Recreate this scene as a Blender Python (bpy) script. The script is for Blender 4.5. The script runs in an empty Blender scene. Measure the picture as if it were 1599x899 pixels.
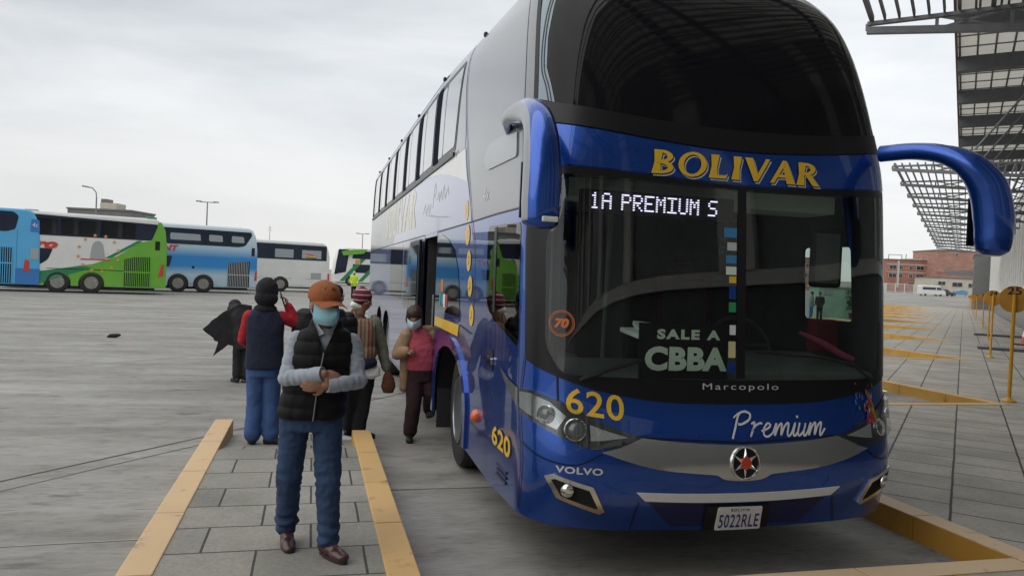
import bpy, bmesh, math, random
from bisect import bisect_right
from mathutils import Vector, Matrix, Euler, noise
from mathutils.geometry import delaunay_2d_cdt

random.seed(7)
SC = bpy.context.scene
COL = SC.collection
R = math.radians

# ------------------------------------------------------------------ camera
cam_d = bpy.data.cameras.new('camera')
cam = bpy.data.objects.new('camera', cam_d)
COL.objects.link(cam)
cam_d.sensor_width = 36.0
cam_d.lens = 26.72
cam_d.clip_start = 0.05
cam_d.clip_end = 3000
_cr = (0.966471, -0.252985, 0.043953)
_cu = (-0.03871, 0.025665, 0.998921)
_cb = (-0.25384, -0.96713, 0.015012)
cam.matrix_world = Matrix(((_cr[0], _cu[0], _cb[0], -2.574),
                           (_cr[1], _cu[1], _cb[1], -4.16),
                           (_cr[2], _cu[2], _cb[2], 1.80),
                           (0, 0, 0, 1)))
SC.camera = cam

# ------------------------------------------------------------------ sky (overcast), sun, exposure
SUN_EL, SUN_ROT = R(52), R(250)
world = bpy.data.worlds.new('World')
SC.world = world
world.use_nodes = True
wt = world.node_tree
wn, wl = wt.nodes, wt.links
wn.clear()
w_out = wn.new('ShaderNodeOutputWorld')
w_bg = wn.new('ShaderNodeBackground')
w_bg.inputs['Strength'].default_value = 0.1
w_sky = wn.new('ShaderNodeTexSky')
w_sky.sky_type = 'NISHITA'
w_sky.sun_disc = False
w_sky.sun_elevation = SUN_EL
w_sky.sun_rotation = SUN_ROT
w_sky.altitude = 3700
w_tc = wn.new('ShaderNodeTexCoord')
w_map = wn.new('ShaderNodeMapping')
w_map.inputs['Scale'].default_value = (1.0, 1.0, 4.2)
w_n1 = wn.new('ShaderNodeTexNoise')
w_n1.inputs['Scale'].default_value = 1.7
w_n1.inputs['Detail'].default_value = 7
w_n1.inputs['Roughness'].default_value = 0.55
w_n1.inputs['Distortion'].default_value = 0.4
w_ramp = wn.new('ShaderNodeValToRGB')
w_ramp.color_ramp.elements[0].position = 0.30
w_ramp.color_ramp.elements[0].color = (0.55, 0.585, 0.62, 1)
w_ramp.color_ramp.elements[1].position = 0.68
w_ramp.color_ramp.elements[1].color = (0.855, 0.872, 0.884, 1)
# brightness rises to the right of the picture and a faint warm rim at the horizon
w_sep = wn.new('ShaderNodeSeparateXYZ')
w_dx = wn.new('ShaderNodeMapRange')
w_dx.inputs['From Min'].default_value = -0.5
w_dx.inputs['From Max'].default_value = 0.9
w_dx.inputs['To Min'].default_value = 0.90
w_dx.inputs['To Max'].default_value = 1.15
w_hz = wn.new('ShaderNodeMapRange')
w_hz.inputs['From Min'].default_value = 0.0
w_hz.inputs['From Max'].default_value = 0.22
w_hz.inputs['To Min'].default_value = 0.75
w_hz.inputs['To Max'].default_value = 0.0
w_mh = wn.new('ShaderNodeMix'); w_mh.data_type = 'RGBA'
w_mh.inputs['B'].default_value = (0.76, 0.735, 0.690, 1)
w_mul = wn.new('ShaderNodeVectorMath'); w_mul.operation = 'SCALE'
w_sc = wn.new('ShaderNodeVectorMath'); w_sc.operation = 'SCALE'
w_sc.inputs['Scale'].default_value = 11.1
w_mix = wn.new('ShaderNodeMix'); w_mix.data_type = 'RGBA'
w_mix.inputs['Factor'].default_value = 0.93
wl.new(w_tc.outputs['Generated'], w_map.inputs['Vector'])
wl.new(w_map.outputs['Vector'], w_n1.inputs['Vector'])
wl.new(w_n1.outputs['Fac'], w_ramp.inputs['Fac'])
wl.new(w_tc.outputs['Generated'], w_sep.inputs['Vector'])
wl.new(w_sep.outputs['X'], w_dx.inputs['Value'])
wl.new(w_sep.outputs['Z'], w_hz.inputs['Value'])
wl.new(w_hz.outputs['Result'], w_mh.inputs['Factor'])
wl.new(w_ramp.outputs['Color'], w_mh.inputs['A'])
wl.new(w_mh.outputs['Result'], w_mul.inputs[0])
wl.new(w_dx.outputs['Result'], w_mul.inputs['Scale'])
wl.new(w_mul.outputs['Vector'], w_sc.inputs[0])
wl.new(w_sky.outputs['Color'], w_mix.inputs['A'])
wl.new(w_sc.outputs['Vector'], w_mix.inputs['B'])
wl.new(w_mix.outputs['Result'], w_bg.inputs['Color'])
wl.new(w_bg.outputs['Background'], w_out.inputs['Surface'])

sun_d = bpy.data.lights.new('sun', 'SUN')
sun_d.energy = 1.5
sun_d.angle = R(85)
sun_d.color = (1.0, 0.96, 0.90)
sun = bpy.data.objects.new('sun', sun_d)
COL.objects.link(sun)
_sd = Vector((math.sin(SUN_ROT) * math.cos(SUN_EL), math.cos(SUN_ROT) * math.cos(SUN_EL), math.sin(SUN_EL)))
sun.rotation_euler = _sd.to_track_quat('Z', 'Y').to_euler()
sun.location = (0, 0, 40)

SC.view_settings.view_transform = 'Standard'
SC.view_settings.look = 'None'
SC.view_settings.exposure = 0.06
SC.view_settings.gamma = 1.0
SC.render.engine = 'CYCLES'
SC.cycles.max_bounces = 8
SC.cycles.transparent_max_bounces = 12

# ------------------------------------------------------------------ materials
def mat(name, col, rough=0.5, metal=0.0, coat=0.0, spec=0.5, noise_sc=0, noise_amt=0.0, bump_sc=0, bump=0.0,
        emit=0.0, stretch=None, coord='Object', detail=5, rough_var=0.0):
    m = bpy.data.materials.new(name)
    m.use_nodes = True
    nt = m.node_tree
    p = nt.nodes['Principled BSDF']
    p.inputs['Base Color'].default_value = (*col, 1)
    p.inputs['Roughness'].default_value = rough
    p.inputs['Metallic'].default_value = metal
    p.inputs['Coat Weight'].default_value = coat
    p.inputs['Coat Roughness'].default_value = 0.04
    p.inputs['Specular IOR Level'].default_value = spec
    if emit:
        p.inputs['Emission Color'].default_value = (*col, 1)
        p.inputs['Emission Strength'].default_value = emit
    if noise_amt or bump:
        tc = nt.nodes.new('ShaderNodeTexCoord')
        src = tc.outputs[coord]
        if stretch:
            mp = nt.nodes.new('ShaderNodeMapping')
            mp.inputs['Scale'].default_value = stretch
            nt.links.new(src, mp.inputs['Vector'])
            src = mp.outputs['Vector']
    if noise_amt:
        n = nt.nodes.new('ShaderNodeTexNoise')
        n.inputs['Scale'].default_value = noise_sc
        n.inputs['Detail'].default_value = detail
        n.inputs['Roughness'].default_value = 0.6
        nt.links.new(src, n.inputs['Vector'])
        rp = nt.nodes.new('ShaderNodeValToRGB')
        rp.color_ramp.elements[0].position = 0.3
        rp.color_ramp.elements[1].position = 0.7
        rp.color_ramp.elements[0].color = (*[max(0, c * (1 - noise_amt)) for c in col], 1)
        rp.color_ramp.elements[1].color = (*[min(1, c * (1 + noise_amt)) for c in col], 1)
        nt.links.new(n.outputs['Fac'], rp.inputs['Fac'])
        nt.links.new(rp.outputs['Color'], p.inputs['Base Color'])
        if rough_var:
            mr = nt.nodes.new('ShaderNodeMapRange')
            mr.inputs['From Min'].default_value = 0.3
            mr.inputs['From Max'].default_value = 0.7
            mr.inputs['To Min'].default_value = max(0.0, rough - rough_var)
            mr.inputs['To Max'].default_value = min(1.0, rough + rough_var)
            nt.links.new(n.outputs['Fac'], mr.inputs['Value'])
            nt.links.new(mr.outputs['Result'], p.inputs['Roughness'])
    if bump:
        b = nt.nodes.new('ShaderNodeTexNoise')
        b.inputs['Scale'].default_value = bump_sc
        b.inputs['Detail'].default_value = 6
        nt.links.new(src, b.inputs['Vector'])
        bn = nt.nodes.new('ShaderNodeBump')
        bn.inputs['Strength'].default_value = bump
        bn.inputs['Distance'].default_value = 0.02
        nt.links.new(b.outputs['Fac'], bn.inputs['Height'])
        nt.links.new(bn.outputs['Normal'], p.inputs['Normal'])
    return m

def glass_mat(name, tint, ior=1.5, refl=1.0):
    m = bpy.data.materials.new(name)
    m.use_nodes = True
    nt = m.node_tree
    nt.nodes.remove(nt.nodes['Principled BSDF'])
    out = nt.nodes['Material Output']
    tr = nt.nodes.new('ShaderNodeBsdfTransparent'); tr.inputs['Color'].default_value = (*tint, 1)
    gl = nt.nodes.new('ShaderNodeBsdfGlossy'); gl.inputs['Roughness'].default_value = 0.015
    gl.inputs['Color'].default_value = (refl, refl, refl, 1)
    lw = nt.nodes.new('ShaderNodeLayerWeight'); lw.inputs['Blend'].default_value = 0.5
    pw = nt.nodes.new('ShaderNodeMath'); pw.operation = 'POWER'; pw.inputs[1].default_value = 5.0
    fr = nt.nodes.new('ShaderNodeMath'); fr.operation = 'MULTIPLY_ADD'; fr.inputs[1].default_value = 0.94 - ior * 0.02
    fr.inputs[2].default_value = ((ior - 1) / (ior + 1)) ** 2 * 1.6
    nt.links.new(lw.outputs['Facing'], pw.inputs[0]); nt.links.new(pw.outputs['Value'], fr.inputs[0])
    mx = nt.nodes.new('ShaderNodeMixShader')
    nt.links.new(fr.outputs['Value'], mx.inputs['Fac'])
    nt.links.new(tr.outputs['BSDF'], mx.inputs[1])
    nt.links.new(gl.outputs['BSDF'], mx.inputs[2])
    nt.links.new(mx.outputs['Shader'], out.inputs['Surface'])
    return m

M = {}
def addm(key, *a, **k):
    M[key] = mat(key, *a, **k)

def bus_paint(name, col, rough, metal):
    """clear-coated paint with a film of road dust on the lower panels"""
    m = bpy.data.materials.new(name); m.use_nodes = True
    nt = m.node_tree; N, L = nt.nodes, nt.links; p = N['Principled BSDF']
    p.inputs['Metallic'].default_value = metal
    p.inputs['Coat Weight'].default_value = 1.0; p.inputs['Coat Roughness'].default_value = 0.03
    tc = N.new('ShaderNodeTexCoord'); sp = N.new('ShaderNodeSeparateXYZ')
    L.new(tc.outputs['Object'], sp.inputs['Vector'])
    n = N.new('ShaderNodeTexNoise'); n.inputs['Scale'].default_value = 2.6; n.inputs['Detail'].default_value = 9; n.inputs['Roughness'].default_value = 0.65
    L.new(tc.outputs['Object'], n.inputs['Vector'])
    mr = N.new('ShaderNodeMapRange'); mr.inputs['From Min'].default_value = 0.95; mr.inputs['From Max'].default_value = 0.30
    mr.inputs['To Min'].default_value = 0.0; mr.inputs['To Max'].default_value = 1.0
    L.new(sp.outputs['Z'], mr.inputs['Value'])
    r = N.new('ShaderNodeMapRange'); r.inputs['From Min'].default_value = 0.38; r.inputs['From Max'].default_value = 0.72; r.inputs['To Max'].default_value = 0.22
    L.new(n.outputs['Fac'], r.inputs['Value'])
    mu = N.new('ShaderNodeMath'); mu.operation = 'MULTIPLY'
    L.new(mr.outputs['Result'], mu.inputs[0]); L.new(r.outputs['Result'], mu.inputs[1])
    ad = N.new('ShaderNodeMath'); ad.operation = 'MULTIPLY_ADD'; ad.inputs[1].default_value = 0.06
    L.new(r.outputs['Result'], ad.inputs[0]); L.new(mu.outputs['Value'], ad.inputs[2])
    x = N.new('ShaderNodeMix'); x.data_type = 'RGBA'
    x.inputs['A'].default_value = (*col, 1); x.inputs['B'].default_value = (0.07, 0.065, 0.07, 1)
    L.new(ad.outputs['Value'], x.inputs['Factor']); L.new(x.outputs['Result'], p.inputs['Base Color'])
    rr = N.new('ShaderNodeMath'); rr.operation = 'MULTIPLY_ADD'; rr.inputs[1].default_value = 0.4; rr.inputs[2].default_value = rough
    L.new(ad.outputs['Value'], rr.inputs[0]); L.new(rr.outputs['Value'], p.inputs['Roughness'])
    cw = N.new('ShaderNodeMath'); cw.operation = 'MULTIPLY_ADD'; cw.inputs[1].default_value = 0.30; cw.inputs[2].default_value = 0.02
    L.new(ad.outputs['Value'], cw.inputs[0]); L.new(cw.outputs['Value'], p.inputs['Coat Roughness'])
    return m
M['paint_blue'] = bus_paint('paint_blue', (0.009, 0.078, 0.42), 0.27, 0.72)
addm('lamp_grey', (0.36, 0.37, 0.36), rough=0.3, coat=0.6, noise_sc=60, noise_amt=0.25)
addm('board_black', (0.004, 0.004, 0.004), rough=0.95, spec=0.1)
addm('paint_blue_dark', (0.006, 0.016, 0.085), rough=0.4, metal=0.3, coat=0.6)
addm('paint_blue_sky_sheen', (0.15, 0.18, 0.42), rough=0.22, metal=0.15, coat=1.0, noise_sc=2, noise_amt=0.06)  # blue side paint with the grazing sky reflection put into its colour
addm('paint_silver', (0.33, 0.34, 0.355), rough=0.30, metal=0.2, coat=0.6, noise_sc=1.3, noise_amt=0.05)
addm('paint_grey', (0.25, 0.26, 0.275), rough=0.30, metal=0.2, coat=0.6, noise_sc=1.3, noise_amt=0.05)
addm('paint_white', (0.74, 0.74, 0.72), rough=0.35, coat=0.6, noise_sc=2, noise_amt=0.05)
addm('black_trim', (0.011, 0.011, 0.012), rough=0.32, spec=0.35)
addm('black_rubber', (0.016, 0.016, 0.017), rough=0.75, noise_sc=9, noise_amt=0.3)
addm('tyre_rubber', (0.022, 0.021, 0.020), rough=0.85, noise_sc=14, noise_amt=0.35, bump_sc=40, bump=0.2)
addm('dark_void', (0.010, 0.010, 0.011), rough=0.9)
addm('dark_glass', (0.006, 0.007, 0.009), rough=0.03, spec=0.9, coat=0.5)
addm('tint_glass', (0.008, 0.008, 0.010), rough=0.06, spec=0.22)
addm('glass_sky_sheen', (0.16, 0.24, 0.30), rough=0.08, spec=0.6, coat=0.6)
addm('chrome', (0.66, 0.65, 0.62), rough=0.17, metal=0.9, noise_sc=5, noise_amt=0.06)
addm('bright_chrome', (0.80, 0.80, 0.80), rough=0.08, metal=1.0)
addm('alloy', (0.34, 0.36, 0.40), rough=0.3, metal=0.9, noise_sc=12, noise_amt=0.2)
addm('yellow_paint', (0.82, 0.51, 0.03), rough=0.4, coat=0.3, noise_sc=8, noise_amt=0.05)
addm('pale_yellow', (0.66, 0.58, 0.30), rough=0.3, coat=0.6)
addm('white_decal', (0.75, 0.75, 0.75), rough=0.45)
addm('grey_decal', (0.58, 0.59, 0.61), rough=0.4)
addm('orange_lamp', (0.72, 0.12, 0.02), rough=0.2, coat=0.6)
addm('orange_decal', (0.62, 0.16, 0.04), rough=0.5)
addm('red_badge', (0.55, 0.06, 0.03), rough=0.35, coat=0.4)
addm('sign_white', (0.74, 0.82, 0.72), rough=0.6)
addm('plate_white', (0.72, 0.72, 0.70), rough=0.5, noise_sc=25, noise_amt=0.06)
addm('plate_blue', (0.03, 0.035, 0.20), rough=0.5)
addm('led', (0.82, 0.74, 1.0), emit=1.25)
addm('cab_dark', (0.034, 0.037, 0.035), rough=0.75, noise_sc=6, noise_amt=0.25)
addm('cab_grey', (0.10, 0.112, 0.106), rough=0.7, noise_sc=4, noise_amt=0.15)
addm('cab_pale', (0.58, 0.64, 0.57), rough=0.8, noise_sc=3, noise_amt=0.1)
addm('maroon', (0.12, 0.008, 0.014), rough=0.8)
addm('pink_cloth', (0.30, 0.045, 0.10), rough=0.85)
addm('lamp_reflector', (0.46, 0.48, 0.48), rough=0.18, metal=0.85)
addm('lamp_lens', (0.10, 0.11, 0.105), rough=0.04, spec=0.9, coat=1.0)
addm('lamp_housing', (0.020, 0.021, 0.023), rough=0.3, coat=0.5)
M['windscreen'] = glass_mat('windscreen', (0.76, 0.83, 0.79), ior=1.5)
M['cab_glass'] = glass_mat('cab_glass', (0.55, 0.62, 0.60), ior=1.6)
M['lamp_glass'] = glass_mat('lamp_glass', (0.86, 0.88, 0.88), ior=1.45)

# ------------------------------------------------------------------ scene bookkeeping
def tag(o, label=None, cat=None, group=None, kind=None):
    if label: o['label'] = label
    if cat: o['category'] = cat
    if group: o['group'] = group
    if kind: o['kind'] = kind
    return o

def thing(name, label, cat, loc=(0, 0, 0), rotz=0.0, group=None):
    o = bpy.data.objects.new(name, None)
    o.empty_display_size = 0.3
    COL.objects.link(o)
    o.location = loc
    o.rotation_euler = (0, 0, rotz)
    return tag(o, label, cat, group)

def copy_tree(o, parent=None):
    c = o.copy()
    COL.objects.link(c)
    c.parent = parent
    for ch in list(o.children):
        copy_tree(ch, c)
    return c

def link_mesh(name, me, parent=None):
    o = bpy.data.objects.new(name, me)
    COL.objects.link(o)
    if parent is not None:
        o.parent = parent
    return o

class MB:
    """collects shapes and links them as one mesh object"""
    def __init__(self):
        self.v, self.f, self.mi, self.mats = [], [], [], []
        self.sm = []
    def mid(self, m):
        if m not in self.mats: self.mats.append(m)
        return self.mats.index(m)
    def raw(self, verts, faces, m, smooth=False):
        b = len(self.v); k = self.mid(m)
        self.v += [tuple(p) for p in verts]
        for f in faces:
            self.f.append([b + i for i in f]); self.mi.append(k); self.sm.append(smooth)
        return self
    def box(self, c, s, m, rot=None, taper=1.0):
        hx, hy, hz = s[0] / 2, s[1] / 2, s[2] / 2
        vs = []
        for z in (-1, 1):
            t = taper if z > 0 else 1
            for x, y in ((-1, -1), (1, -1), (1, 1), (-1, 1)):
                vs.append(Vector((x * hx * t, y * hy * t, z * hz)))
        if rot is not None:
            rm = rot if isinstance(rot, Matrix) else Euler(rot).to_matrix()
            vs = [rm @ q for q in vs]
        vs = [q + Vector(c) for q in vs]
        return self.raw(vs, [(3, 2, 1, 0), (4, 5, 6, 7), (0, 1, 5, 4), (1, 2, 6, 5), (2, 3, 7, 6), (3, 0, 4, 7)], m)
    def bar(self, a, b, w, h, m, up=(0, 0, 1)):
        a, b = Vector(a), Vector(b); d = (b - a); L = d.length
        if L < 1e-6: return self
        d.normalize(); upv = Vector(up)
        if abs(d.dot(upv)) > 0.98: upv = Vector((1, 0, 0))
        s = d.cross(upv).normalized(); t = s.cross(d)
        rm = Matrix((s, d, t)).transposed()
        return self.box((a + b) / 2, (w, L, h), m, rm)
    def tube(self, pts, rad, m, n=10, cap=True, sx=1.0, upv=(0, 0, 1)):
        pts = [Vector(p) for p in pts]
        if not hasattr(rad, '__len__'): rad = [rad] * len(pts)
        rings = []
        prev = None
        for i, p in enumerate(pts):
            d = (pts[min(i + 1, len(pts) - 1)] - pts[max(i - 1, 0)]).normalized()
            if prev is None:
                u = Vector(upv)
                if abs(u.dot(d)) > 0.95: u = Vector((1, 0, 0))
                a = d.cross(u).normalized()
            else:
                a = (prev - d * prev.dot(d)).normalized()
            prev = a
            b = d.cross(a)
            r = rad[i]
            ra, rb = (r if hasattr(r, '__len__') else (r * sx, r))
            rings.append([p + a * (math.cos(2 * math.pi * k / n) * ra) + b * (math.sin(2 * math.pi * k / n) * rb) for k in range(n)])
        vs = [q for rg in rings for q in rg]
        fs = []
        for i in range(len(rings) - 1):
            for k in range(n):
                fs.append((i * n + k, i * n + (k + 1) % n, (i + 1) * n + (k + 1) % n, (i + 1) * n + k))
        if cap:
            fs.append(tuple(range(n))[::-1]); fs.append(tuple((len(rings) - 1) * n + k for k in range(n)))
        return self.raw(vs, fs, m, True)
    def lathe(self, prof, m, c=(0, 0, 0), axis='Z', n=24):
        vs, fs = [], []
        for r, h in prof:
            for k in range(n):
                a = 2 * math.pi * k / n
                x, y = math.cos(a) * r, math.sin(a) * r
                p = {'Z': (x, y, h), 'Y': (x, h, -y), 'X': (h, x, y)}[axis]
                vs.append((p[0] + c[0], p[1] + c[1], p[2] + c[2]))
        for i in range(len(prof) - 1):
            for k in range(n):
                fs.append((i * n + k, i * n + (k + 1) % n, (i + 1) * n + (k + 1) % n, (i + 1) * n + k))
        fs.append(tuple(range(n))[::-1]); fs.append(tuple((len(prof) - 1) * n + k for k in range(n)))
        return self.raw(vs, fs, m, True)
    def prism(self, poly, y0, y1, m, fr=None):
        """poly in (x, z), extruded along y; fr maps (x, y, z) to 3D"""
        n = len(poly)
        area = sum(poly[i][0] * poly[(i + 1) % n][1] - poly[(i + 1) % n][0] * poly[i][1] for i in range(n))
        if area < 0: poly = poly[::-1]
        vs = [(x, y0, z) for x, z in poly] + [(x, y1, z) for x, z in poly]
        if fr: vs = [fr(*q) for q in vs]
        fs = [tuple(range(n)), tuple(range(2 * n - 1, n - 1, -1))]
        for i in range(n):
            j = (i + 1) % n
            fs.append((i, n + i, n + j, j))
        return self.raw(vs, fs, m)
    def build(self, name, parent=None, bevel=0, smooth_angle=None):
        me = bpy.data.meshes.new(name)
        me.from_pydata(self.v, [], self.f)
        for m in self.mats: me.materials.append(m)
        me.polygons.foreach_set('material_index', self.mi)
        me.polygons.foreach_set('use_smooth', self.sm)
        me.update()
        bm = bmesh.new(); bm.from_mesh(me)
        bmesh.ops.recalc_face_normals(bm, faces=bm.faces)
        if bevel:
            es = [e for e in bm.edges if len(e.link_faces) == 2 and e.calc_face_angle(0) > 0.6]
            bmesh.ops.bevel(bm, geom=es, offset=bevel, segments=2, affect='EDGES', profile=0.6)
        if smooth_angle is not None:
            for e in bm.edges:
                e.smooth = not (len(e.link_faces) == 2 and e.calc_face_angle(0) > smooth_angle)
            for f in bm.faces: f.smooth = True
        else:
            for e in bm.edges:
                if len(e.link_faces) == 2 and e.calc_face_angle(0) > 0.7: e.smooth = False
        bm.to_mesh(me); bm.free()
        return link_mesh(name, me, parent)

def text2d(body, size=1.0, shear=0.0, bold=0.0, space=1.0, cut=0.05):
    """triangulated outlines of a line of text, centred on the origin"""
    cu = bpy.data.curves.new('t', 'FONT')
    cu.body = body; cu.size = size; cu.shear = shear; cu.offset = bold; cu.space_character = space
    cu.resolution_u = 4
    o = bpy.data.objects.new('t', cu); COL.objects.link(o)
    dg = bpy.context.evaluated_depsgraph_get(); dg.update()
    me = bpy.data.meshes.new_from_object(o.evaluated_get(dg))
    bpy.data.objects.remove(o); bpy.data.curves.remove(cu)
    bm = bmesh.new(); bm.from_mesh(me); bpy.data.meshes.remove(me)
    bmesh.ops.triangulate(bm, faces=bm.faces)
    xs = [v.co.x for v in bm.verts]; ys = [v.co.y for v in bm.verts]
    x0, x1, y0, y1 = min(xs), max(xs), min(ys), max(ys)
    if cut:
        x = x0 + cut
        while x < x1:
            bmesh.ops.bisect_plane(bm, geom=list(bm.verts) + list(bm.edges) + list(bm.faces), plane_co=(x, 0, 0), plane_no=(1, 0, 0))
            x += cut
    cx, cy = (x0 + x1) / 2, (y0 + y1) / 2
    bm.verts.index_update()
    vs = [(v.co.x - cx, v.co.y - cy) for v in bm.verts]
    fs = [tuple(v.index for v in f.verts) for f in bm.faces]
    bm.free()
    return vs, fs, x1 - x0, y1 - y0

def fit(t, w, h):
    """scale a text2d result to width w and height h"""
    vs, fs, tw, th = t
    return [(x * w / tw, y * h / th) for x, y in vs], fs

# ================================================================== GROUND
def node_mat(name):
    m = bpy.data.materials.new(name); m.use_nodes = True
    nt = m.node_tree
    return m, nt, nt.nodes['Principled BSDF']

def concrete_lot():
    m, nt, p = node_mat('lot_concrete')
    N, L = nt.nodes, nt.links
    tc = N.new('ShaderNodeTexCoord')
    def ns(scale, detail, stretch=None, rot=0.0, rough=0.6):
        n = N.new('ShaderNodeTexNoise'); n.inputs['Scale'].default_value = scale
        n.inputs['Detail'].default_value = detail; n.inputs['Roughness'].default_value = rough
        mp = N.new('ShaderNodeMapping'); mp.inputs['Scale'].default_value = stretch or (1, 1, 1)
        mp.inputs['Rotation'].default_value = (0, 0, rot)
        L.new(tc.outputs['Object'], mp.inputs['Vector']); L.new(mp.outputs['Vector'], n.inputs['Vector'])
        return n
    big = ns(0.16, 6, (1, 2.2, 1), 0.5)
    mid = ns(0.9, 7, (0.5, 2.0, 1), 0.05)
    fine = ns(26, 4, (0.22, 3.0, 1), 0.03)
    grit = ns(160, 2)
    def ramp(n, a, b, ca, cb):
        r = N.new('ShaderNodeValToRGB')
        r.color_ramp.elements[0].position = a; r.color_ramp.elements[1].position = b
        r.color_ramp.elements[0].color = (*ca, 1); r.color_ramp.elements[1].color = (*cb, 1)
        L.new(n.outputs['Fac'], r.inputs['Fac']); return r
    def mul(a, b, fac):
        x = N.new('ShaderNodeMix'); x.data_type = 'RGBA'; x.blend_type = 'MULTIPLY'
        x.inputs['Factor'].default_value = fac
        L.new(a, x.inputs['A']); L.new(b, x.inputs['B']); return x.outputs['Result']
    c = ramp(big, 0.30, 0.68, (0.285, 0.278, 0.258), (0.415, 0.407, 0.382)).outputs['Color']
    c = mul(c, ramp(mid, 0.32, 0.60, (0.58, 0.56, 0.52), (1, 1, 1)).outputs['Color'], 0.8)
    c = mul(c, ramp(fine, 0.34, 0.60, (0.66, 0.66, 0.65), (1, 1, 1)).outputs['Color'], 0.8)
    c = mul(c, ramp(grit, 0.35, 0.6, (0.75, 0.75, 0.75), (1, 1, 1)).outputs['Color'], 0.6)
    # oil drips and tyre marks
    oil = ns(1.7, 3, (0.7, 1.6, 1), 0.9)
    c = mul(c, ramp(oil, 0.29, 0.36, (0.42, 0.41, 0.40), (1, 1, 1)).outputs['Color'], 0.75)
    fl = ns(7.5, 5, (0.45, 2.6, 1), 0.12, 0.7)
    c = mul(c, ramp(fl, 0.33, 0.40, (0.52, 0.51, 0.49), (1, 1, 1)).outputs['Color'], 0.8)
    fl2 = ns(3.1, 6, (0.8, 1.6, 1), 0.7, 0.72)
    c = mul(c, ramp(fl2, 0.34, 0.50, (0.68, 0.67, 0.655), (1, 1, 1)).outputs['Color'], 0.85)
    L.new(c, p.inputs['Base Color'])
    p.inputs['Roughness'].default_value = 0.82
    bp = N.new('ShaderNodeBump'); bp.inputs['Strength'].default_value = 0.35; bp.inputs['Distance'].default_value = 0.01
    L.new(fine.outputs['Fac'], bp.inputs['Height']); L.new(bp.outputs['Normal'], p.inputs['Normal'])
    return m

def paving(name, rot, bw, rh, c1, c2, mortar, loc=(0, 0, 0), mort=(0.06, 0.057, 0.05)):
    m, nt, p = node_mat(name)
    N, L = nt.nodes, nt.links
    tc = N.new('ShaderNodeTexCoord')
    mp = N.new('ShaderNodeMapping'); mp.inputs['Rotation'].default_value = (0, 0, rot); mp.inputs['Location'].default_value = loc
    wob = N.new('ShaderNodeTexNoise'); wob.inputs['Scale'].default_value = 2.2
    add = N.new('ShaderNodeVectorMath'); add.operation = 'MULTIPLY_ADD'
    add.inputs[1].default_value = (0.012, 0.012, 0)
    L.new(tc.outputs['Object'], mp.inputs['Vector'])
    L.new(tc.outputs['Object'], wob.inputs['Vector'])
    L.new(wob.outputs['Color'], add.inputs[0]); L.new(mp.outputs['Vector'], add.inputs[2])
    br = N.new('ShaderNodeTexBrick')
    br.inputs['Scale'].default_value = 1.0
    br.inputs['Brick Width'].default_value = bw
    br.inputs['Row Height'].default_value = rh
    br.inputs['Mortar Size'].default_value = mortar
    br.inputs['Mortar Smooth'].default_value = 0.25
    br.inputs['Bias'].default_value = 0.0
    br.inputs['Color1'].default_value = (*c1, 1)
    br.inputs['Color2'].default_value = (*c2, 1)
    br.inputs['Mortar'].default_value = (*mort, 1)
    L.new(add.outputs['Vector'], br.inputs['Vector'])
    n1 = N.new('ShaderNodeTexNoise'); n1.inputs['Scale'].default_value = 1.6; n1.inputs['Detail'].default_value = 8
    n2 = N.new('ShaderNodeTexNoise'); n2.inputs['Scale'].default_value = 45; n2.inputs['Detail'].default_value = 4
    L.new(tc.outputs['Object'], n1.inputs['Vector']); L.new(tc.outputs['Object'], n2.inputs['Vector'])
    c = br.outputs['Color']
    for n, a, b, lo, f in ((n1, 0.32, 0.66, 0.62, 0.8), (n2, 0.32, 0.62, 0.72, 0.7)):
        r = N.new('ShaderNodeValToRGB')
        r.color_ramp.elements[0].position = a; r.color_ramp.elements[1].position = b
        r.color_ramp.elements[0].color = (lo, lo, lo * 0.97, 1); r.color_ramp.elements[1].color = (1, 1, 1, 1)
        L.new(n.outputs['Fac'], r.inputs['Fac'])
        x = N.new('ShaderNodeMix'); x.data_type = 'RGBA'; x.blend_type = 'MULTIPLY'; x.inputs['Factor'].default_value = f
        L.new(c, x.inputs['A']); L.new(r.outputs['Color'], x.inputs['B']); c = x.outputs['Result']
    L.new(c, p.inputs['Base Color'])
    p.inputs['Roughness'].default_value = 0.78
    sb = N.new('ShaderNodeMath'); sb.operation = 'MULTIPLY_ADD'; sb.inputs[1].default_value = -1.0
    s2 = N.new('ShaderNodeMath'); s2.operation = 'MULTIPLY'; s2.inputs[1].default_value = 0.12
    L.new(n2.outputs['Fac'], s2.inputs[0])
    L.new(br.outputs['Fac'], sb.inputs[0]); L.new(s2.outputs['Value'], sb.inputs[2])
    bp = N.new('ShaderNodeBump'); bp.inputs['Strength'].default_value = 0.5; bp.inputs['Distance'].default_value = 0.012
    L.new(sb.outputs['Value'], bp.inputs['Height']); L.new(bp.outputs['Normal'], p.inputs['Normal'])
    return m

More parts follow.
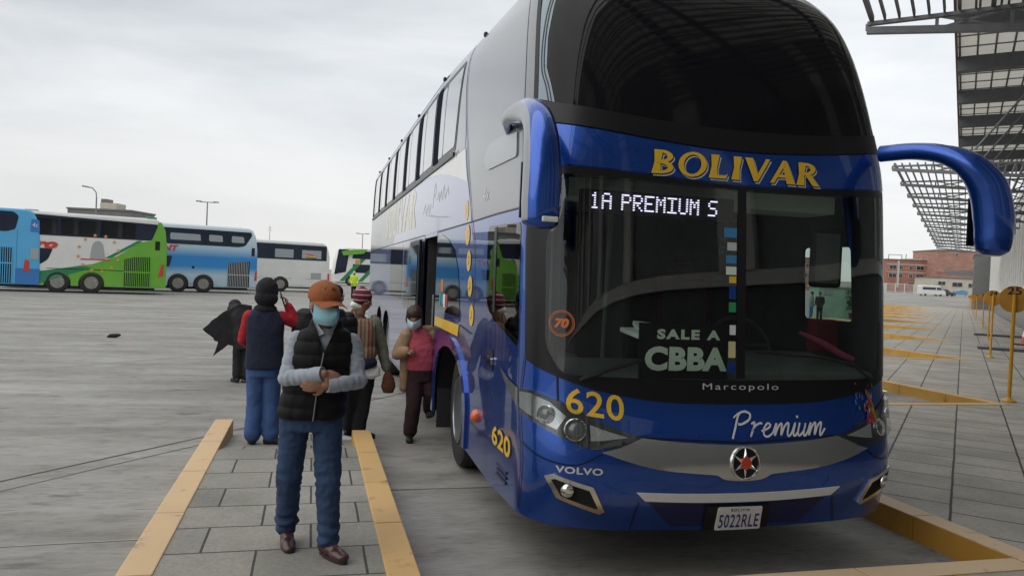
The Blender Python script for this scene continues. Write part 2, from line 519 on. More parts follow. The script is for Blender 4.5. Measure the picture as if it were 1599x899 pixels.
def worn_paint(name, paint, under, lo=0.40, hi=0.52, sc=5.0, top_pale=0.0):
    m, nt, p = node_mat(name)
    N, L = nt.nodes, nt.links
    tc = N.new('ShaderNodeTexCoord')
    n = N.new('ShaderNodeTexNoise'); n.inputs['Scale'].default_value = sc; n.inputs['Detail'].default_value = 9; n.inputs['Roughness'].default_value = 0.68
    n2 = N.new('ShaderNodeTexNoise'); n2.inputs['Scale'].default_value = 1.3; n2.inputs['Detail'].default_value = 5
    L.new(tc.outputs['Object'], n.inputs['Vector']); L.new(tc.outputs['Object'], n2.inputs['Vector'])
    r = N.new('ShaderNodeValToRGB')
    r.color_ramp.elements[0].position = lo - 0.14; r.color_ramp.elements[1].position = hi - 0.14
    r.color_ramp.elements[0].color = (*under, 1); r.color_ramp.elements[1].color = (*paint, 1)
    L.new(n.outputs['Fac'], r.inputs['Fac'])
    r2 = N.new('ShaderNodeValToRGB')
    r2.color_ramp.elements[0].position = 0.3; r2.color_ramp.elements[1].position = 0.65
    r2.color_ramp.elements[0].color = (0.70, 0.68, 0.66, 1); r2.color_ramp.elements[1].color = (1, 1, 1, 1)
    L.new(n2.outputs['Fac'], r2.inputs['Fac'])
    x = N.new('ShaderNodeMix'); x.data_type = 'RGBA'; x.blend_type = 'MULTIPLY'; x.inputs['Factor'].default_value = 0.85
    L.new(r.outputs['Color'], x.inputs['A']); L.new(r2.outputs['Color'], x.inputs['B'])
    L.new(x.outputs['Result'], p.inputs['Base Color'])
    n3 = N.new('ShaderNodeTexNoise'); n3.inputs['Scale'].default_value = 3.2; n3.inputs['Detail'].default_value = 8; n3.inputs['Roughness'].default_value = 0.75
    L.new(tc.outputs['Object'], n3.inputs['Vector'])
    r3 = N.new('ShaderNodeValToRGB'); r3.color_ramp.elements[0].position = 0.33; r3.color_ramp.elements[1].position = 0.42
    r3.color_ramp.elements[0].color = (0.50, 0.48, 0.46, 1); r3.color_ramp.elements[1].color = (1, 1, 1, 1)
    L.new(n3.outputs['Fac'], r3.inputs['Fac'])
    x3 = N.new('ShaderNodeMix'); x3.data_type = 'RGBA'; x3.blend_type = 'MULTIPLY'; x3.inputs['Factor'].default_value = 0.8
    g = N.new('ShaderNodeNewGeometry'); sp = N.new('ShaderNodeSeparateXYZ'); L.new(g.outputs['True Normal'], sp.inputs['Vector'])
    st = N.new('ShaderNodeMath'); st.operation = 'MULTIPLY'; st.inputs[1].default_value = top_pale
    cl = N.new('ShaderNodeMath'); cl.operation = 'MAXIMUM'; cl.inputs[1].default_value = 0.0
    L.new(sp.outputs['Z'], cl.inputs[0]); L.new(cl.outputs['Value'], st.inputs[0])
    x2 = N.new('ShaderNodeMix'); x2.data_type = 'RGBA'; x2.inputs['B'].default_value = (0.68, 0.52, 0.35, 1)  # pale tone mixed in the more a face points upwards
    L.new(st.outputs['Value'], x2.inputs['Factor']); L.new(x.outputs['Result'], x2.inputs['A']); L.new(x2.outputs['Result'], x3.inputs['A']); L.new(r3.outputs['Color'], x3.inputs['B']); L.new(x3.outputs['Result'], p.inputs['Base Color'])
    p.inputs['Roughness'].default_value = 0.7
    bp = N.new('ShaderNodeBump'); bp.inputs['Strength'].default_value = 0.25; bp.inputs['Distance'].default_value = 0.006
    L.new(n.outputs['Fac'], bp.inputs['Height']); L.new(bp.outputs['Normal'], p.inputs['Normal'])
    return m

M['lot'] = concrete_lot()
TH = math.atan2(0.7019, 0.7123)           # direction of the terminal front, from +x
M['pave_main'] = paving('platform_paving', -TH, 0.50, 0.57, (0.50, 0.465, 0.41), (0.42, 0.392, 0.345), 0.011, loc=(0.1, 0.0, 0), mort=(0.06, 0.055, 0.048))
M['pave_finger'] = paving('island_paving', 0.0, 0.60, 0.432, (0.36, 0.345, 0.30), (0.29, 0.28, 0.243), 0.008, loc=(0.12, 0.04, 0))
M['kerb_paint'] = worn_paint('kerb_paint', (0.62, 0.40, 0.17), (0.36, 0.31, 0.25), sc=4.0, top_pale=0.45, lo=0.43, hi=0.50)
M['kerb_paint_new'] = worn_paint('kerb_paint_orange', (0.60, 0.345, 0.075), (0.42, 0.32, 0.19), sc=3.0, lo=0.36, hi=0.48, top_pale=0.30)
M['kerb_worn'] = worn_paint('kerb_paint_worn', (0.52, 0.27, 0.035), (0.36, 0.24, 0.12), sc=3.0, lo=0.36, hi=0.48, top_pale=0.85)
M['joint'] = mat('joint_tar', (0.07, 0.066, 0.06), rough=0.9, noise_sc=20, noise_amt=0.4)
M['joint_pale'] = mat('joint_pale', (0.36, 0.35, 0.32), rough=0.9, noise_sc=6, noise_amt=0.2)

mb = MB()
mb.raw([(-1500, -1500, 0), (1500, -1500, 0), (1500, 1500, 0), (-1500, 1500, 0)], [(0, 1, 2, 3)], M['lot'])
tag(mb.build('ground'), kind='structure')

def strip(name, a, b, w, m, z=0.004, wig=0.015):
    mb = MB(); a = Vector((*a, z)); b = Vector((*b, z))
    d = (b - a); n = max(2, int(d.length / 0.5)); s = Vector((-d.y, d.x, 0)).normalized()
    vs = []
    for i in range(n + 1):
        p = a.lerp(b, i / n) + s * (noise.noise(Vector((i * 0.7, a.x, a.y))) * wig)
        ww = w * (0.8 + 0.4 * noise.noise(Vector((i * 1.3, b.x, 3))))
        vs += [p - s * ww / 2, p + s * ww / 2]
    mb.raw(vs, [(2 * i, 2 * i + 1, 2 * i + 3, 2 * i + 2) for i in range(n)], m)
    return tag(mb.build(name), kind='structure')
strip('pavement_joint', (-8.2, -1.35), (3.3, 12.6), 0.024, M['joint'])
strip('pavement_joint', (-8.0, -1.55), (-3.6, 3.85), 0.012, M['joint'], z=0.003)
strip('pavement_joint', (-9.0, 0.95), (-3.55, 1.15), 0.018, M['joint_pale'], z=0.004)
strip('pavement_joint', (-9.0, 0.30), (-3.55, 0.42), 0.010, M['joint'], z=0.004)
strip('pavement_joint', (-12, 3.9), (-2.0, 14.4), 0.03, M['joint_pale'], z=0.004)
strip('pavement_joint', (-1.93, 2.1), (1.7, 2.1), 0.016, M['joint'])
strip('pavement_joint', (-12, 18.5), (2.0, 18.9), 0.05, M['joint_pale'])
strip('pavement_joint', (-22, 27.5), (0.0, 27.2), 0.06, M['joint'])
strip('pavement_joint', (-3.4, 7.6), (-1.3, 7.75), 0.018, M['joint'])

# ------------------------------------------------------------------ raised platform with its saw-tooth front
AP = [(-3.50, -6.2), (1.75, -0.38), (7.65, 5.31), (13.9, 12.0), (19.9, 18.6)]
while len(AP) < 15:
    AP.append((AP[-1][0] + 6.2, AP[-1][1] + 6.6))
TIP = [4.27, 9.5, 15.5, 22.0] + [a[1] + 9.8 for a in AP[4:]]
FW = 1.55
PZ = 0.17
pts = [(-3.5, -30.0)]
pts = [(-1.95, -0.38), (1.75, -0.38)]
for k in range(1, len(AP) - 1):
    ax, ay = AP[k]
    pts += [(ax, TIP[k]), (ax + FW, TIP[k]), (ax + FW, AP[k + 1][1]), (AP[k + 1][0], AP[k + 1][1])]
pts += [(140, 120), (200, 60), (20, -80), (-60, -60), (-20, -22), (-3.5, -6.2), (-3.5, -0.38)]
_v, _e, _f, *_ = delaunay_2d_cdt([Vector(p) for p in pts], [(i, (i + 1) % len(pts)) for i in range(len(pts))], [], 1, 1e-5)
mb = MB().raw([(p.x, p.y, PZ) for p in _v], _f, M['pave_main'])
tag(mb.build('platform'), kind='structure')
# the island between two bays: level, then a ramp down at its end
mb = MB()
x0, x1 = -3.5, -1.95
prof = [(-0.38, PZ), (2.9, PZ), (3.55, 0.06), (4.3, 0.006)]
for i in range(len(prof) - 1):
    (ya, za), (yb, zb) = prof[i], prof[i + 1]
    mb.raw([(x0, ya, za), (x1, ya, za), (x1, yb, zb), (x0, yb, zb)], [(0, 1, 2, 3)], M['pave_finger'])
tag(mb.build('island'), kind='structure')

def kerb(a, b, m, inner, h=PZ + 0.008, w=0.18, seg=1.02):
    """a run of kerb stones from a to b; inner points to the side the stones lie on"""
    mb = MB(); a = Vector((*a, 0)); b = Vector((*b, 0)); d = b - a; Ln = d.length; d.normalize()
    n = max(1, round(Ln / seg)); st = Ln / n
    s = Vector((*inner, 0)).normalized()
    ang = math.atan2(d.y, d.x)
    for i in range(n):
        c = a + d * (st * (i + 0.5)) + s * (w / 2)
        j = 0.004 * noise.noise(Vector((c.x * 3, c.y * 3, 1)))
        mb.box((c.x + s.x * j, c.y + s.y * j, h / 2 - 0.04 + j * 0.6), (st - 0.008, w, h + 0.08), m, (0, 0, ang + j * 0.6))
    return tag(mb.build('kerb', bevel=0.008), kind='structure')
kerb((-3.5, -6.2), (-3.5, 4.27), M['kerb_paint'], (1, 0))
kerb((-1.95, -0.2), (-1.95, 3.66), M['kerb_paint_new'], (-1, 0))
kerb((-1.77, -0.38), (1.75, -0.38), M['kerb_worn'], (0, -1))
for k in range(1, len(AP) - 1):
    ax, ay = AP[k]
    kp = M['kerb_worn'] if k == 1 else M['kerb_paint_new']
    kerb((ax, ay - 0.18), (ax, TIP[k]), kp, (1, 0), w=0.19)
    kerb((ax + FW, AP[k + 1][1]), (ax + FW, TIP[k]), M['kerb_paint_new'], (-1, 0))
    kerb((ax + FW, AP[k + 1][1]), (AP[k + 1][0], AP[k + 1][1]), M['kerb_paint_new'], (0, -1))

# ================================================================== TERMINAL (u along the front, v towards it)
U = Vector((0.7123, 0.7019, 0)); V = Vector((0.7019, -0.7123, 0))
CU, CV = -4.753, 1.156
def T(u, v, z):                      # u, v measured from beside the camera
    return U * (u + CU) + V * (v + CV) + Vector((0, 0, z))
addm('steel_grey', (0.20, 0.205, 0.215), rough=0.5, metal=0.2, noise_sc=3, noise_amt=0.12)
addm('steel_dark', (0.12, 0.126, 0.136), rough=0.5, metal=0.2, noise_sc=3, noise_amt=0.15)
addm('edge_trim', (0.16, 0.07, 0.06), rough=0.6)
M['roof_sheet'], _nt, _p = node_mat('roof_sheet')
_p.inputs['Base Color'].default_value = (0.55, 0.54, 0.49, 1); _p.inputs['Roughness'].default_value = 0.7
_tl = _nt.nodes.new('ShaderNodeBsdfTranslucent'); _tl.inputs['Color'].default_value = (0.62, 0.60, 0.53, 1)
_mx = _nt.nodes.new('ShaderNodeMixShader'); _mx.inputs['Fac'].default_value = 0.42
_nt.links.new(_p.outputs['BSDF'], _mx.inputs[1]); _nt.links.new(_tl.outputs['BSDF'], _mx.inputs[2]); _nt.links.new(_mx.outputs['Shader'], _nt.nodes['Material Output'].inputs['Surface'])
addm('column_white', (0.78, 0.77, 0.73), rough=0.6, noise_sc=2, noise_amt=0.1)
addm('facade_dark', (0.075, 0.078, 0.08), rough=0.25, spec=0.6, noise_sc=0.8, noise_amt=0.2)
addm('facade_glass', (0.20, 0.21, 0.21), rough=0.15, spec=0.7, noise_sc=0.7, noise_amt=0.25)
addm('concrete_grey', (0.16, 0.16, 0.155), rough=0.8, noise_sc=0.7, noise_amt=0.12)

def tbox(mb, u0, u1, v0, v1, z0, z1, m):
    vs = [T(u, v, z) for z in (z0, z1) for u, v in ((u0, v0), (u1, v0), (u1, v1), (u0, v1))]
    mb.raw(vs, [(0, 1, 2, 3), (7, 6, 5, 4), (4, 5, 1, 0), (5, 6, 2, 1), (6, 7, 3, 2), (7, 4, 0, 3)], m)

rt = thing('canopy_roof', 'high flat terminal roof with pale panels between dark beams, along the white columns', 'roof', T(10, 1, 0))
def into(o, root):
    o.parent = root
    o.matrix_parent_inverse = root.matrix_basis.inverted()
    return o
def inv_fix(mb, root):
    off = root.location
    mb.v = [(p[0] - off.x, p[1] - off.y, p[2] - off.z) for p in mb.v]
    return mb
RZ = 8.5
mb = MB(); mb.raw([T(-45, -0.46, RZ + 0.11), T(45.5, -0.46, RZ + 0.11), T(45.5, 5.4, RZ + 0.11), T(-45, 5.4, RZ + 0.11)], [(0, 1, 2, 3)], M['roof_sheet']); inv_fix(mb, rt).build('roof_sheet', rt)
mb = MB(); tbox(mb, -45, 45.5, -0.50, -0.45, RZ - 0.06, RZ + 0.22, M['edge_trim']); inv_fix(mb, rt).build('edge_trim', rt)
mb = MB()
for i in range(14):
    v = -0.42 + i * 0.42
    tbox(mb, -45, 45.4, v, v + 0.05, RZ + 0.06, RZ + 0.105, M['steel_grey'])
inv_fix(mb, rt).build('purlins', rt)
mb = MB()
for i in range(66):
    u = -20 + i * 1.0
    if u < 45: tbox(mb, u, u + 0.05, -0.44, 5.4, RZ + 0.07, RZ + 0.095, M['steel_grey'])
inv_fix(mb, rt).build('battens', rt)
for i in range(14):
    u = 45.0 - i * 4.05
    mb = MB(); tbox(mb, u - 0.16, u + 0.16, -0.44, 5.4, RZ - 0.42, RZ - 0.03, M['steel_dark'])
    inv_fix(mb, rt).build('beam', rt)

def pergola(label, u0, u1, vo, vi, z, step, slat, dz_in=0.42):
    root = thing('steel_pergola', label, 'pergola', T(u0, vo, 0), group=None)
    mb = MB()
    v = vo
    while v < vi:
        thick = 0.07 if abs(((v - vo) / slat) % 8) < 0.5 else 0.035
        tbox(mb, u0, u1, v, v + thick, z - 0.02, z + 0.06, M['steel_grey'])
        v += slat
    inv_fix(mb, root).build('slats', root)
    u = u1 if u0 < 0 else u0
    while u0 - 0.1 <= u <= u1 + 0.1:
        mb = MB()
        a, b = T(u, vo - 0.03, z - 0.06), T(u, vi, z - 0.06)
        a2, b2 = T(u, vo - 0.03, z - 0.17), T(u, vi, z - 0.17 - dz_in)
        mb.bar(a, b, 0.09, 0.06, M['steel_grey'])
        mb.bar(a2, b2, 0.10, 0.11, M['steel_grey'])
        n = 4
        for i in range(n + 1):
            t = i / n
            mb.bar(a.lerp(b, t), a2.lerp(b2, t), 0.05, 0.05, M['steel_grey'], up=tuple(U))
            if 0 < i < n:
                t2 = (i + 1) / n
                mb.bar(a.lerp(b, t), a2.lerp(b2, t2), 0.035, 0.05, M['steel_grey'], up=tuple(U))
                mb.bar(a2.lerp(b2, t), a.lerp(b, t2), 0.045, 0.05, M['steel_grey'], up=tuple(U))
        inv_fix(mb, root).build('truss', root)
        u += (-step if u0 < 0 else step)
    return root
pergola('grey steel slatted pergola above the mirror, ending in a cross-braced truss', -32, 13.95, -1.56, 2.5, 6.34, 4.4, 0.215)
pergola('long slatted steel pergola receding behind the right mirror', 29.7, 80.5, -2.32, 2.5, 6.3, 4.2, 0.24)
pergola('short far pergola end in front of the tall brick building', 128, 150, -2.6, 2.5, 5.6, 5.0, 0.5)
for i in range(12):
    u = 26.8 + i * 4.05
    mb = MB(); a, b = T(u, 0.10, 6.25), T(u, 1.75, 9.35 if False else 8.42)
    base = T(u, 0.10, 0)
    mb.tube([a, b], 0.035, M['steel_grey'], n=6)
    o = mb.build('tie_rod'); tag(o, 'slanting steel tie rod in the row below the high terminal roof', 'tie rod', 'tie rods under the terminal roof')

bt = thing('terminal_building', 'terminal building front with white columns over dark lower walling', 'building', T(30, 2.9, 0))
mb = MB(); tbox(mb, -45, 114, 2.86, 3.2, PZ, 2.35, M['facade_dark']); inv_fix(mb, bt).build('lower_wall', bt)
mb = MB(); tbox(mb, -45, 114, 2.95, 3.2, 2.35, 8.9, M['facade_glass']); inv_fix(mb, bt).build('glazing', bt)
mb = MB(); tbox(mb, -45, 114, 3.2, 14, PZ, 9.0, M['concrete_grey']); inv_fix(mb, bt).build('hall', bt)
mb = MB(); tbox(mb, -45, 114, 2.74, 2.95, 2.28, 2.46, M['column_white']); inv_fix(mb, bt).build('sill_band', bt)
for i in range(62):
    u = -38 + i * 2.45
    mb = MB(); tbox(mb, u, u + 0.40, 2.70, 2.945, 2.46, 8.4, M['column_white'])
    inv_fix(mb, bt).build('column', bt)
mb = MB(); tbox(mb, 0, 12, 0, 4, PZ, 7.0, M['concrete_grey'])
bk = thing('gate_block', 'plain grey block closing the far end of the terminal, beside the brick buildings', 'building', T(116, 1.0, 0))
mb = MB(); tbox(mb, 116, 128, 1.0, 4.6, PZ, 7.2, M['concrete_grey']); inv_fix(mb, bk).build('wall', bk)
mb = MB(); tbox(mb, 115.95, 128.1, 0.92, 4.7, 7.2, 7.4, M['steel_dark']); inv_fix(mb, bk).build('coping', bk)

# ------------------------------------------------------------------ numbered stop signs
addm('sign_ochre', (0.44, 0.21, 0.018), rough=0.5, noise_sc=7, noise_amt=0.12)
addm('pole_yellow', (0.60, 0.31, 0.02), rough=0.45, noise_sc=9, noise_amt=0.15)
addm('digit_black', (0.012, 0.011, 0.010), rough=0.6)
DIST = [14.9, 24.8, 35.3, 48.0, 62.0, 77.0, 92.0, 108.0, 124.0, 140.0]
sgn = [(8.14, 5.43), (15.34, 12.52), (22.9, 19.7), (31.8, 28.4)]
for i in range(10):
    num = 25 - i
    if i < 4: px, py = sgn[i]
    else:
        q = U * (DIST[i] + CU) + V * (0.80 + CV); px, py = q.x, q.y
    lab = ('round ochre stop sign numbered %d on a yellow pole, ' % num) + ('nearest of the row' if i == 0 else 'next one behind number %d' % (num + 1))
    r = thing('stop_sign', lab, 'sign', (px, py, PZ), math.atan2(U.y, U.x), 'numbered bay signs along the platform')
    mb = MB(); mb.tube([(0, 0, 0.02), (0, 0, 1.70)], 0.028, M['pole_yellow'], n=10); mb.build('pole', r)
    mb = MB(); mb.lathe([(0.10, 0.0), (0.10, 0.02), (0.05, 0.05), (0.03, 0.07)], M['pole_yellow'], n=14); mb.build('base_plate', r)
    mb = MB(); mb.lathe([(0.205, 0.032), (0.212, 0.038), (0.212, 0.046), (0.205, 0.052)], M['sign_ochre'], c=(0, 0, 1.62), axis='X', n=32); mb.build('disc', r)
    vs, fs = fit(text2d(str(num), 1.0, bold=0.02, cut=0), 0.19, 0.125)
    mb = MB(); mb.raw([(0.028, -x, 1.755 + y) for x, y in vs], fs, M['digit_black']); mb.build('number', r)

# traffic cone and rubber ramps by the signs
addm('cone_red', (0.50, 0.10, 0.06), rough=0.6, noise_sc=6, noise_amt=0.15)
cn = thing('traffic_cone', 'red traffic cone standing behind the number 25 sign', 'cone', (21.85, 17.05, PZ))
mb = MB(); mb.lathe([(0.26, 0.05), (0.24, 0.06), (0.09, 0.95), (0.06, 0.98)], M['cone_red'], n=20); mb.build('cone_body', cn)
mb = MB(); mb.lathe([(0.205, 0.30), (0.171, 0.50)], M['plate_white'], n=20); mb.build('stripe', cn)
mb = MB(); mb.box((0, 0, 0.025), (0.62, 0.62, 0.05), M['black_rubber']); mb.build('base', cn)
for k, (u, lab) in enumerate(((28.0, 'dark low ramp strip across the pavement behind sign 24'), (38.0, 'dark low ramp strip across the pavement farther off, behind sign 23'))):
    mb = MB(); tbox(mb, u, u + 1.3, 0.45, 2.6, PZ + 0.003, PZ + 0.09, M['facade_dark'])
    tag(mb.build('ramp_strip', bevel=0.01), lab, 'ramp')

# ================================================================== THE DOUBLE-DECK COACH
# its skin is S(s, z): s runs round the nose (0 = middle of the front, negative = door side), z is height
DEP = 0.44
_N = 1200
_xs = [1.3 * i / _N for i in range(_N + 1)]
_ys = [DEP * (1 - math.sqrt(max(0.0, 1 - (i / _N) ** 5))) for i in range(_N + 1)]
_ss = [0.0]
for i in range(_N):
    _ss.append(_ss[-1] + math.hypot(_xs[i + 1] - _xs[i], _ys[i + 1] - _ys[i]))
SF = _ss[-1]
YC = [(0.0, 0.03), (0.3, -0.01), (0.7, -0.08), (1.1, 0.0), (1.5, 0.03), (2.2, 0.08), (2.5, 0.11), (2.9, 0.21), (3.3, 0.335), (3.67, 0.50), (3.9, 0.68), (4.08, 0.95), (4.2, 1.4)]
WF = [(0.0, 1.275), (0.4, 1.305), (1.0, 1.31), (2.6, 1.31), (3.0, 1.285), (3.4, 1.25), (3.7, 1.20), (3.9, 1.12), (4.06, 0.98), (4.2, 0.6)]
WS = [(0.0, 1.275), (0.4, 1.305), (1.0, 1.31), (2.6, 1.31), (3.0, 1.30), (3.5, 1.285), (3.8, 1.265), (3.95, 1.23), (4.08, 1.12), (4.15, .95), (4.2, .6)]
def spl(tab, z):
    zs = [a for a, b in tab]; vs = [b for a, b in tab]
    z = min(max(z, zs[0]), zs[-1])
    i = max(0, min(len(zs) - 2, bisect_right(zs, z) - 1))
    h = zs[i + 1] - zs[i]; t = (z - zs[i]) / h
    def m(k):
        if k == 0: return (vs[1] - vs[0]) / (zs[1] - zs[0])
        if k == len(zs) - 1: return (vs[-1] - vs[-2]) / (zs[-1] - zs[-2])
        a = (vs[k] - vs[k - 1]) / (zs[k] - zs[k - 1]); b = (vs[k + 1] - vs[k]) / (zs[k + 1] - zs[k])
        return 0 if a * b <= 0 else 2 * a * b / (a + b)
    return (2 * t ** 3 - 3 * t * t + 1) * vs[i] + (t ** 3 - 2 * t * t + t) * h * m(i) + (-2 * t ** 3 + 3 * t * t) * vs[i + 1] + (t ** 3 - t * t) * h * m(i + 1)
def S(s, z):
    a = abs(s); sg = 1 if s >= 0 else -1
    if a < SF:
        i = max(0, min(_N - 1, bisect_right(_ss, a) - 1))
        t = (a - _ss[i]) / (_ss[i + 1] - _ss[i])
        X = _xs[i] + t * (_xs[i + 1] - _xs[i]); Y = _ys[i] + t * (_ys[i + 1] - _ys[i])
    else:
        X = 1.3; Y = DEP + a - SF
    fade = min(1.0, max(0.0, 1 - (Y - DEP) / 4.0))
    return Vector((sg * X * (spl(WF, z) * fade + spl(WS, z) * (1 - fade)) / 1.3, Y + spl(YC, z) * fade, z))
def SN(s, z, off=0.0):
    p = S(s, z)
    if not off: return p
    e = 0.012
    z0, z1 = max(0.0, z - e), min(4.2, z + e)
    n = (S(s + e, z) - S(s - e, z)).cross(S(s, z1) - S(s, z0)).normalized()
    return p + n * off
SIDE = DEP - SF                       # y on the side = |s| + SIDE  (behind the raked nose)
def sy(y): return -(y - SIDE)         # s of a point of the door side

def dens(poly, st):
    out = []
    for i, a in enumerate(poly):
        b = poly[(i + 1) % len(poly)]
        near = 0.9 < abs(a[0]) < 1.6 or 0.9 < abs(b[0]) < 1.6 or (a[0] < -1.2) != (b[0] < -1.2) or (a[0] < 1.2) != (b[0] < 1.2)
        q = min(st, 0.025) if near and abs(b[0] - a[0]) > 0.004 else st
        n = max(1, int(math.ceil(math.hypot(b[0] - a[0], b[1] - a[1]) / q)))
        out += [(a[0] + (b[0] - a[0]) * k / n, a[1] + (b[1] - a[1]) * k / n) for k in range(n)]
    return out
def smooth_poly(poly, it=2):
    for _ in range(it):
        q = []
        for i, a in enumerate(poly):
            b = poly[(i + 1) % len(poly)]
            q += [(a[0] * .75 + b[0] * .25, a[1] * .75 + b[1] * .25), (a[0] * .25 + b[0] * .75, a[1] * .25 + b[1] * .75)]
        poly = q
    return poly
def round_poly(poly, r=0.05, n=5):
    out = []
    L = len(poly)
    for i in range(L):
        p0, p, p1 = [Vector(poly[(i + k) % L]) for k in (-1, 0, 1)]
        d0, d1 = (p0 - p), (p1 - p)
        rr = min(r, d0.length * 0.45, d1.length * 0.45)
        a, b = p + d0.normalized() * rr, p + d1.normalized() * rr
        for k in range(n + 1):
            t = k / n
            q = a * (1 - t) ** 2 + p * 2 * t * (1 - t) + b * t * t
            out.append((q.x, q.y))
    return out

def inside(x, y, poly):
    c = False; j = len(poly) - 1
    for i in range(len(poly)):
        (xi, yi), (xj, yj) = poly[i], poly[j]
        if (yi > y) != (yj > y) and x < (xj - xi) * (y - yi) / (yj - yi) + xi: c = not c
        j = i
    return c
def patch(mb, poly, m, off=0.0025, step=0.06, holes=(), flat_step=0.35, thick=0.0, fn=None):
    fn = fn or SN
    loops = [dens(poly, step)] + [dens(h, step) for h in holes]
    vs, es = [], []
    for lp in loops:
        b = len(vs); vs += [Vector(p) for p in lp]
        es += [(b + i, b + (i + 1) % len(lp)) for i in range(len(lp))]
    smin, smax = min(p[0] for p in loops[0]), max(p[0] for p in loops[0])
    zmin, zmax = min(p[1] for p in loops[0]), max(p[1] for p in loops[0])
    nb = len(vs)
    cell = {}
    for p in vs[:nb]: cell.setdefault((int(p.x // step), int(p.y // step)), []).append(p)
    def near(x, z):
        ci, cj = int(x // step), int(z // step)
        for i in (-1, 0, 1):
            for j in (-1, 0, 1):
                for q in cell.get((ci + i, cj + j), ()):
                    if (q.x - x) ** 2 + (q.y - z) ** 2 < (0.3 * step) ** 2: return True
        return False
    s = smin + step * 0.5
    while s < smax:
        z = zmin + step * 0.5
        while z < zmax:
            if not near(s, z): vs.append(Vector((s, z)))
            z += step
        s += min(step, 0.028) if 0.95 < abs(s) < 1.55 else step if -1.8 < s < 1.8 else (max(step, 0.16) if abs(s) < 5.2 else flat_step)
    ov, oe, of, *_ = delaunay_2d_cdt(vs, es, [], 1, 1e-6)
    def keep(f):
        x, y = sum(ov[i].x for i in f) / len(f), sum(ov[i].y for i in f) / len(f)
        return inside(x, y, loops[0]) and not any(inside(x, y, h) for h in loops[1:])
    of = [f for f in of if keep(f)]
    b = [fn(p.x, p.y, off) for p in ov]
    mb.raw(b, [tuple(f) for f in of], m, True)
    if thick:
        for lp in loops:
            t0 = [fn(p[0], p[1], off) for p in lp]; t1 = [fn(p[0], p[1], off - thick) for p in lp]
            n = len(lp)
            mb.raw(t0 + t1, [(i, (i + 1) % n, n + (i + 1) % n, n + i) for i in range(n)], m, False)
    return mb
def skin(name, poly, m, parent, **k):
    return patch(MB(), poly, m, **k).build(name, parent)
def skin_text(name, body, s, z, w, h, m, parent, off=0.006, rise=0.0, **k):
    vs, fs = fit(text2d(body, 1.0, **k), w, h)
    mb = MB(); mb.raw([SN(s + x, z + y + rise * x, off) for x, y in vs], fs, m)
    return mb.build(name, parent)
def ribbon(mb, line, w, m, off=0.006, n=6, fn=None):
    """a brush stroke of width w along Catmull-Rom points (s, z[, w])"""
    fn = fn or SN
    P = [Vector(p[:2]) for p in line]; P = [P[0] * 2 - P[1]] + P + [P[-1] * 2 - P[-2]]
    pts = []
    for i in range(1, len(P) - 2):
        for k in range(n):
            t = k / n
            pts.append(0.5 * ((2 * P[i]) + (P[i + 1] - P[i - 1]) * t + (2 * P[i - 1] - 5 * P[i] + 4 * P[i + 1] - P[i + 2]) * t * t + (3 * P[i] - P[i - 1] - 3 * P[i + 1] + P[i + 2]) * t ** 3))
    pts.append(P[-2])
    vs = []
    for i, p in enumerate(pts):
        d = (pts[min(i + 1, len(pts) - 1)] - pts[max(i - 1, 0)])
        d = d.normalized() if d.length > 1e-9 else Vector((1, 0))
        q = Vector((-d.y, d.x)) * w / 2
        vs += [fn(p.x + q.x, p.y + q.y, off), fn(p.x - q.x, p.y - q.y, off)]
    mb.raw(vs, [(2 * i, 2 * i + 1, 2 * i + 3, 2 * i + 2) for i in range(len(pts) - 1)], m)
    return mb
def crv(pts, n=6):
    """Catmull-Rom curve through pts"""
    P = [Vector(p) for p in pts]; P = [P[0] * 2 - P[1]] + P + [P[-1] * 2 - P[-2]]
    out = []
    for i in range(1, len(P) - 2):
        for k in range(n):
            t = k / n
            q = 0.5 * ((2 * P[i]) + (P[i + 1] - P[i - 1]) * t + (2 * P[i - 1] - 5 * P[i] + 4 * P[i + 1] - P[i + 2]) * t * t + (3 * P[i] - P[i - 1] - 3 * P[i + 1] + P[i + 2]) * t ** 3)
            out.append((q.x, q.y))
    return out + [(P[-2].x, P[-2].y)]
def disc_poly(s, z, rs, rz=None, n=28):
    rz = rz or rs
    return [(s + rs * math.cos(2 * math.pi * k / n), z + rz * math.sin(2 * math.pi * k / n)) for k in range(n)]
def mir(poly): return [(-a, b) for a, b in poly][::-1]

BUS = thing('coach', 'large blue double-deck coach with yellow lettering parked nose-on, passengers stepping off at its side', 'bus', (0, 0, 0))
SEND = sy(13.6)
# openings in the skin
WSO = round_poly([(-1.235, 1.40), (-1.13, 1.235), (-0.55, 1.225), (0, 1.22), (0.55, 1.225), (1.13, 1.235), (1.235, 1.40), (1.245, 2.0), (1.17, 2.44), (0.6, 2.41), (0, 2.40), (-0.6, 2.41), (-1.17, 2.44), (-1.245, 2.0)], 0.06)
CABW = round_poly([(-1.50, 1.36), (-2.28, 1.50), (-2.46, 1.62), (-2.46, 2.17), (-1.50, 2.15)], 0.05)
CABL = round_poly([(1.66, 1.575), (2.26, 1.57), (2.27, 2.135), (1.68, 2.13)], 0.04)
DOOR = [(-5.85, 0.40), (-4.92, 0.40), (-4.92, 2.20), (-5.85, 2.20)]
def arch(yc, hw, top, zb=0.30):
    s0 = sy(yc)
    return [(s0 - hw, zb)] + [(s0 - hw * math.cos(math.pi * k / 16), 0.56 + (top - 0.56) * math.sin(math.pi * k / 16) ** 0.7) for k in range(17)] + [(s0 + hw, zb)]
bottom = [(SEND, 0.36), (sy(9.95) - 1.6, 0.36)]
def arch_pts(s0, hw, top):            # going towards the nose along the sill
    return [(s0 - hw, 0.36)] + [(s0 - hw * math.cos(math.pi * k / 16), 0.52 + (top - 0.52) * math.sin(math.pi * k / 16) ** 0.7) for k in range(17)] + [(s0 + hw, 0.36)]
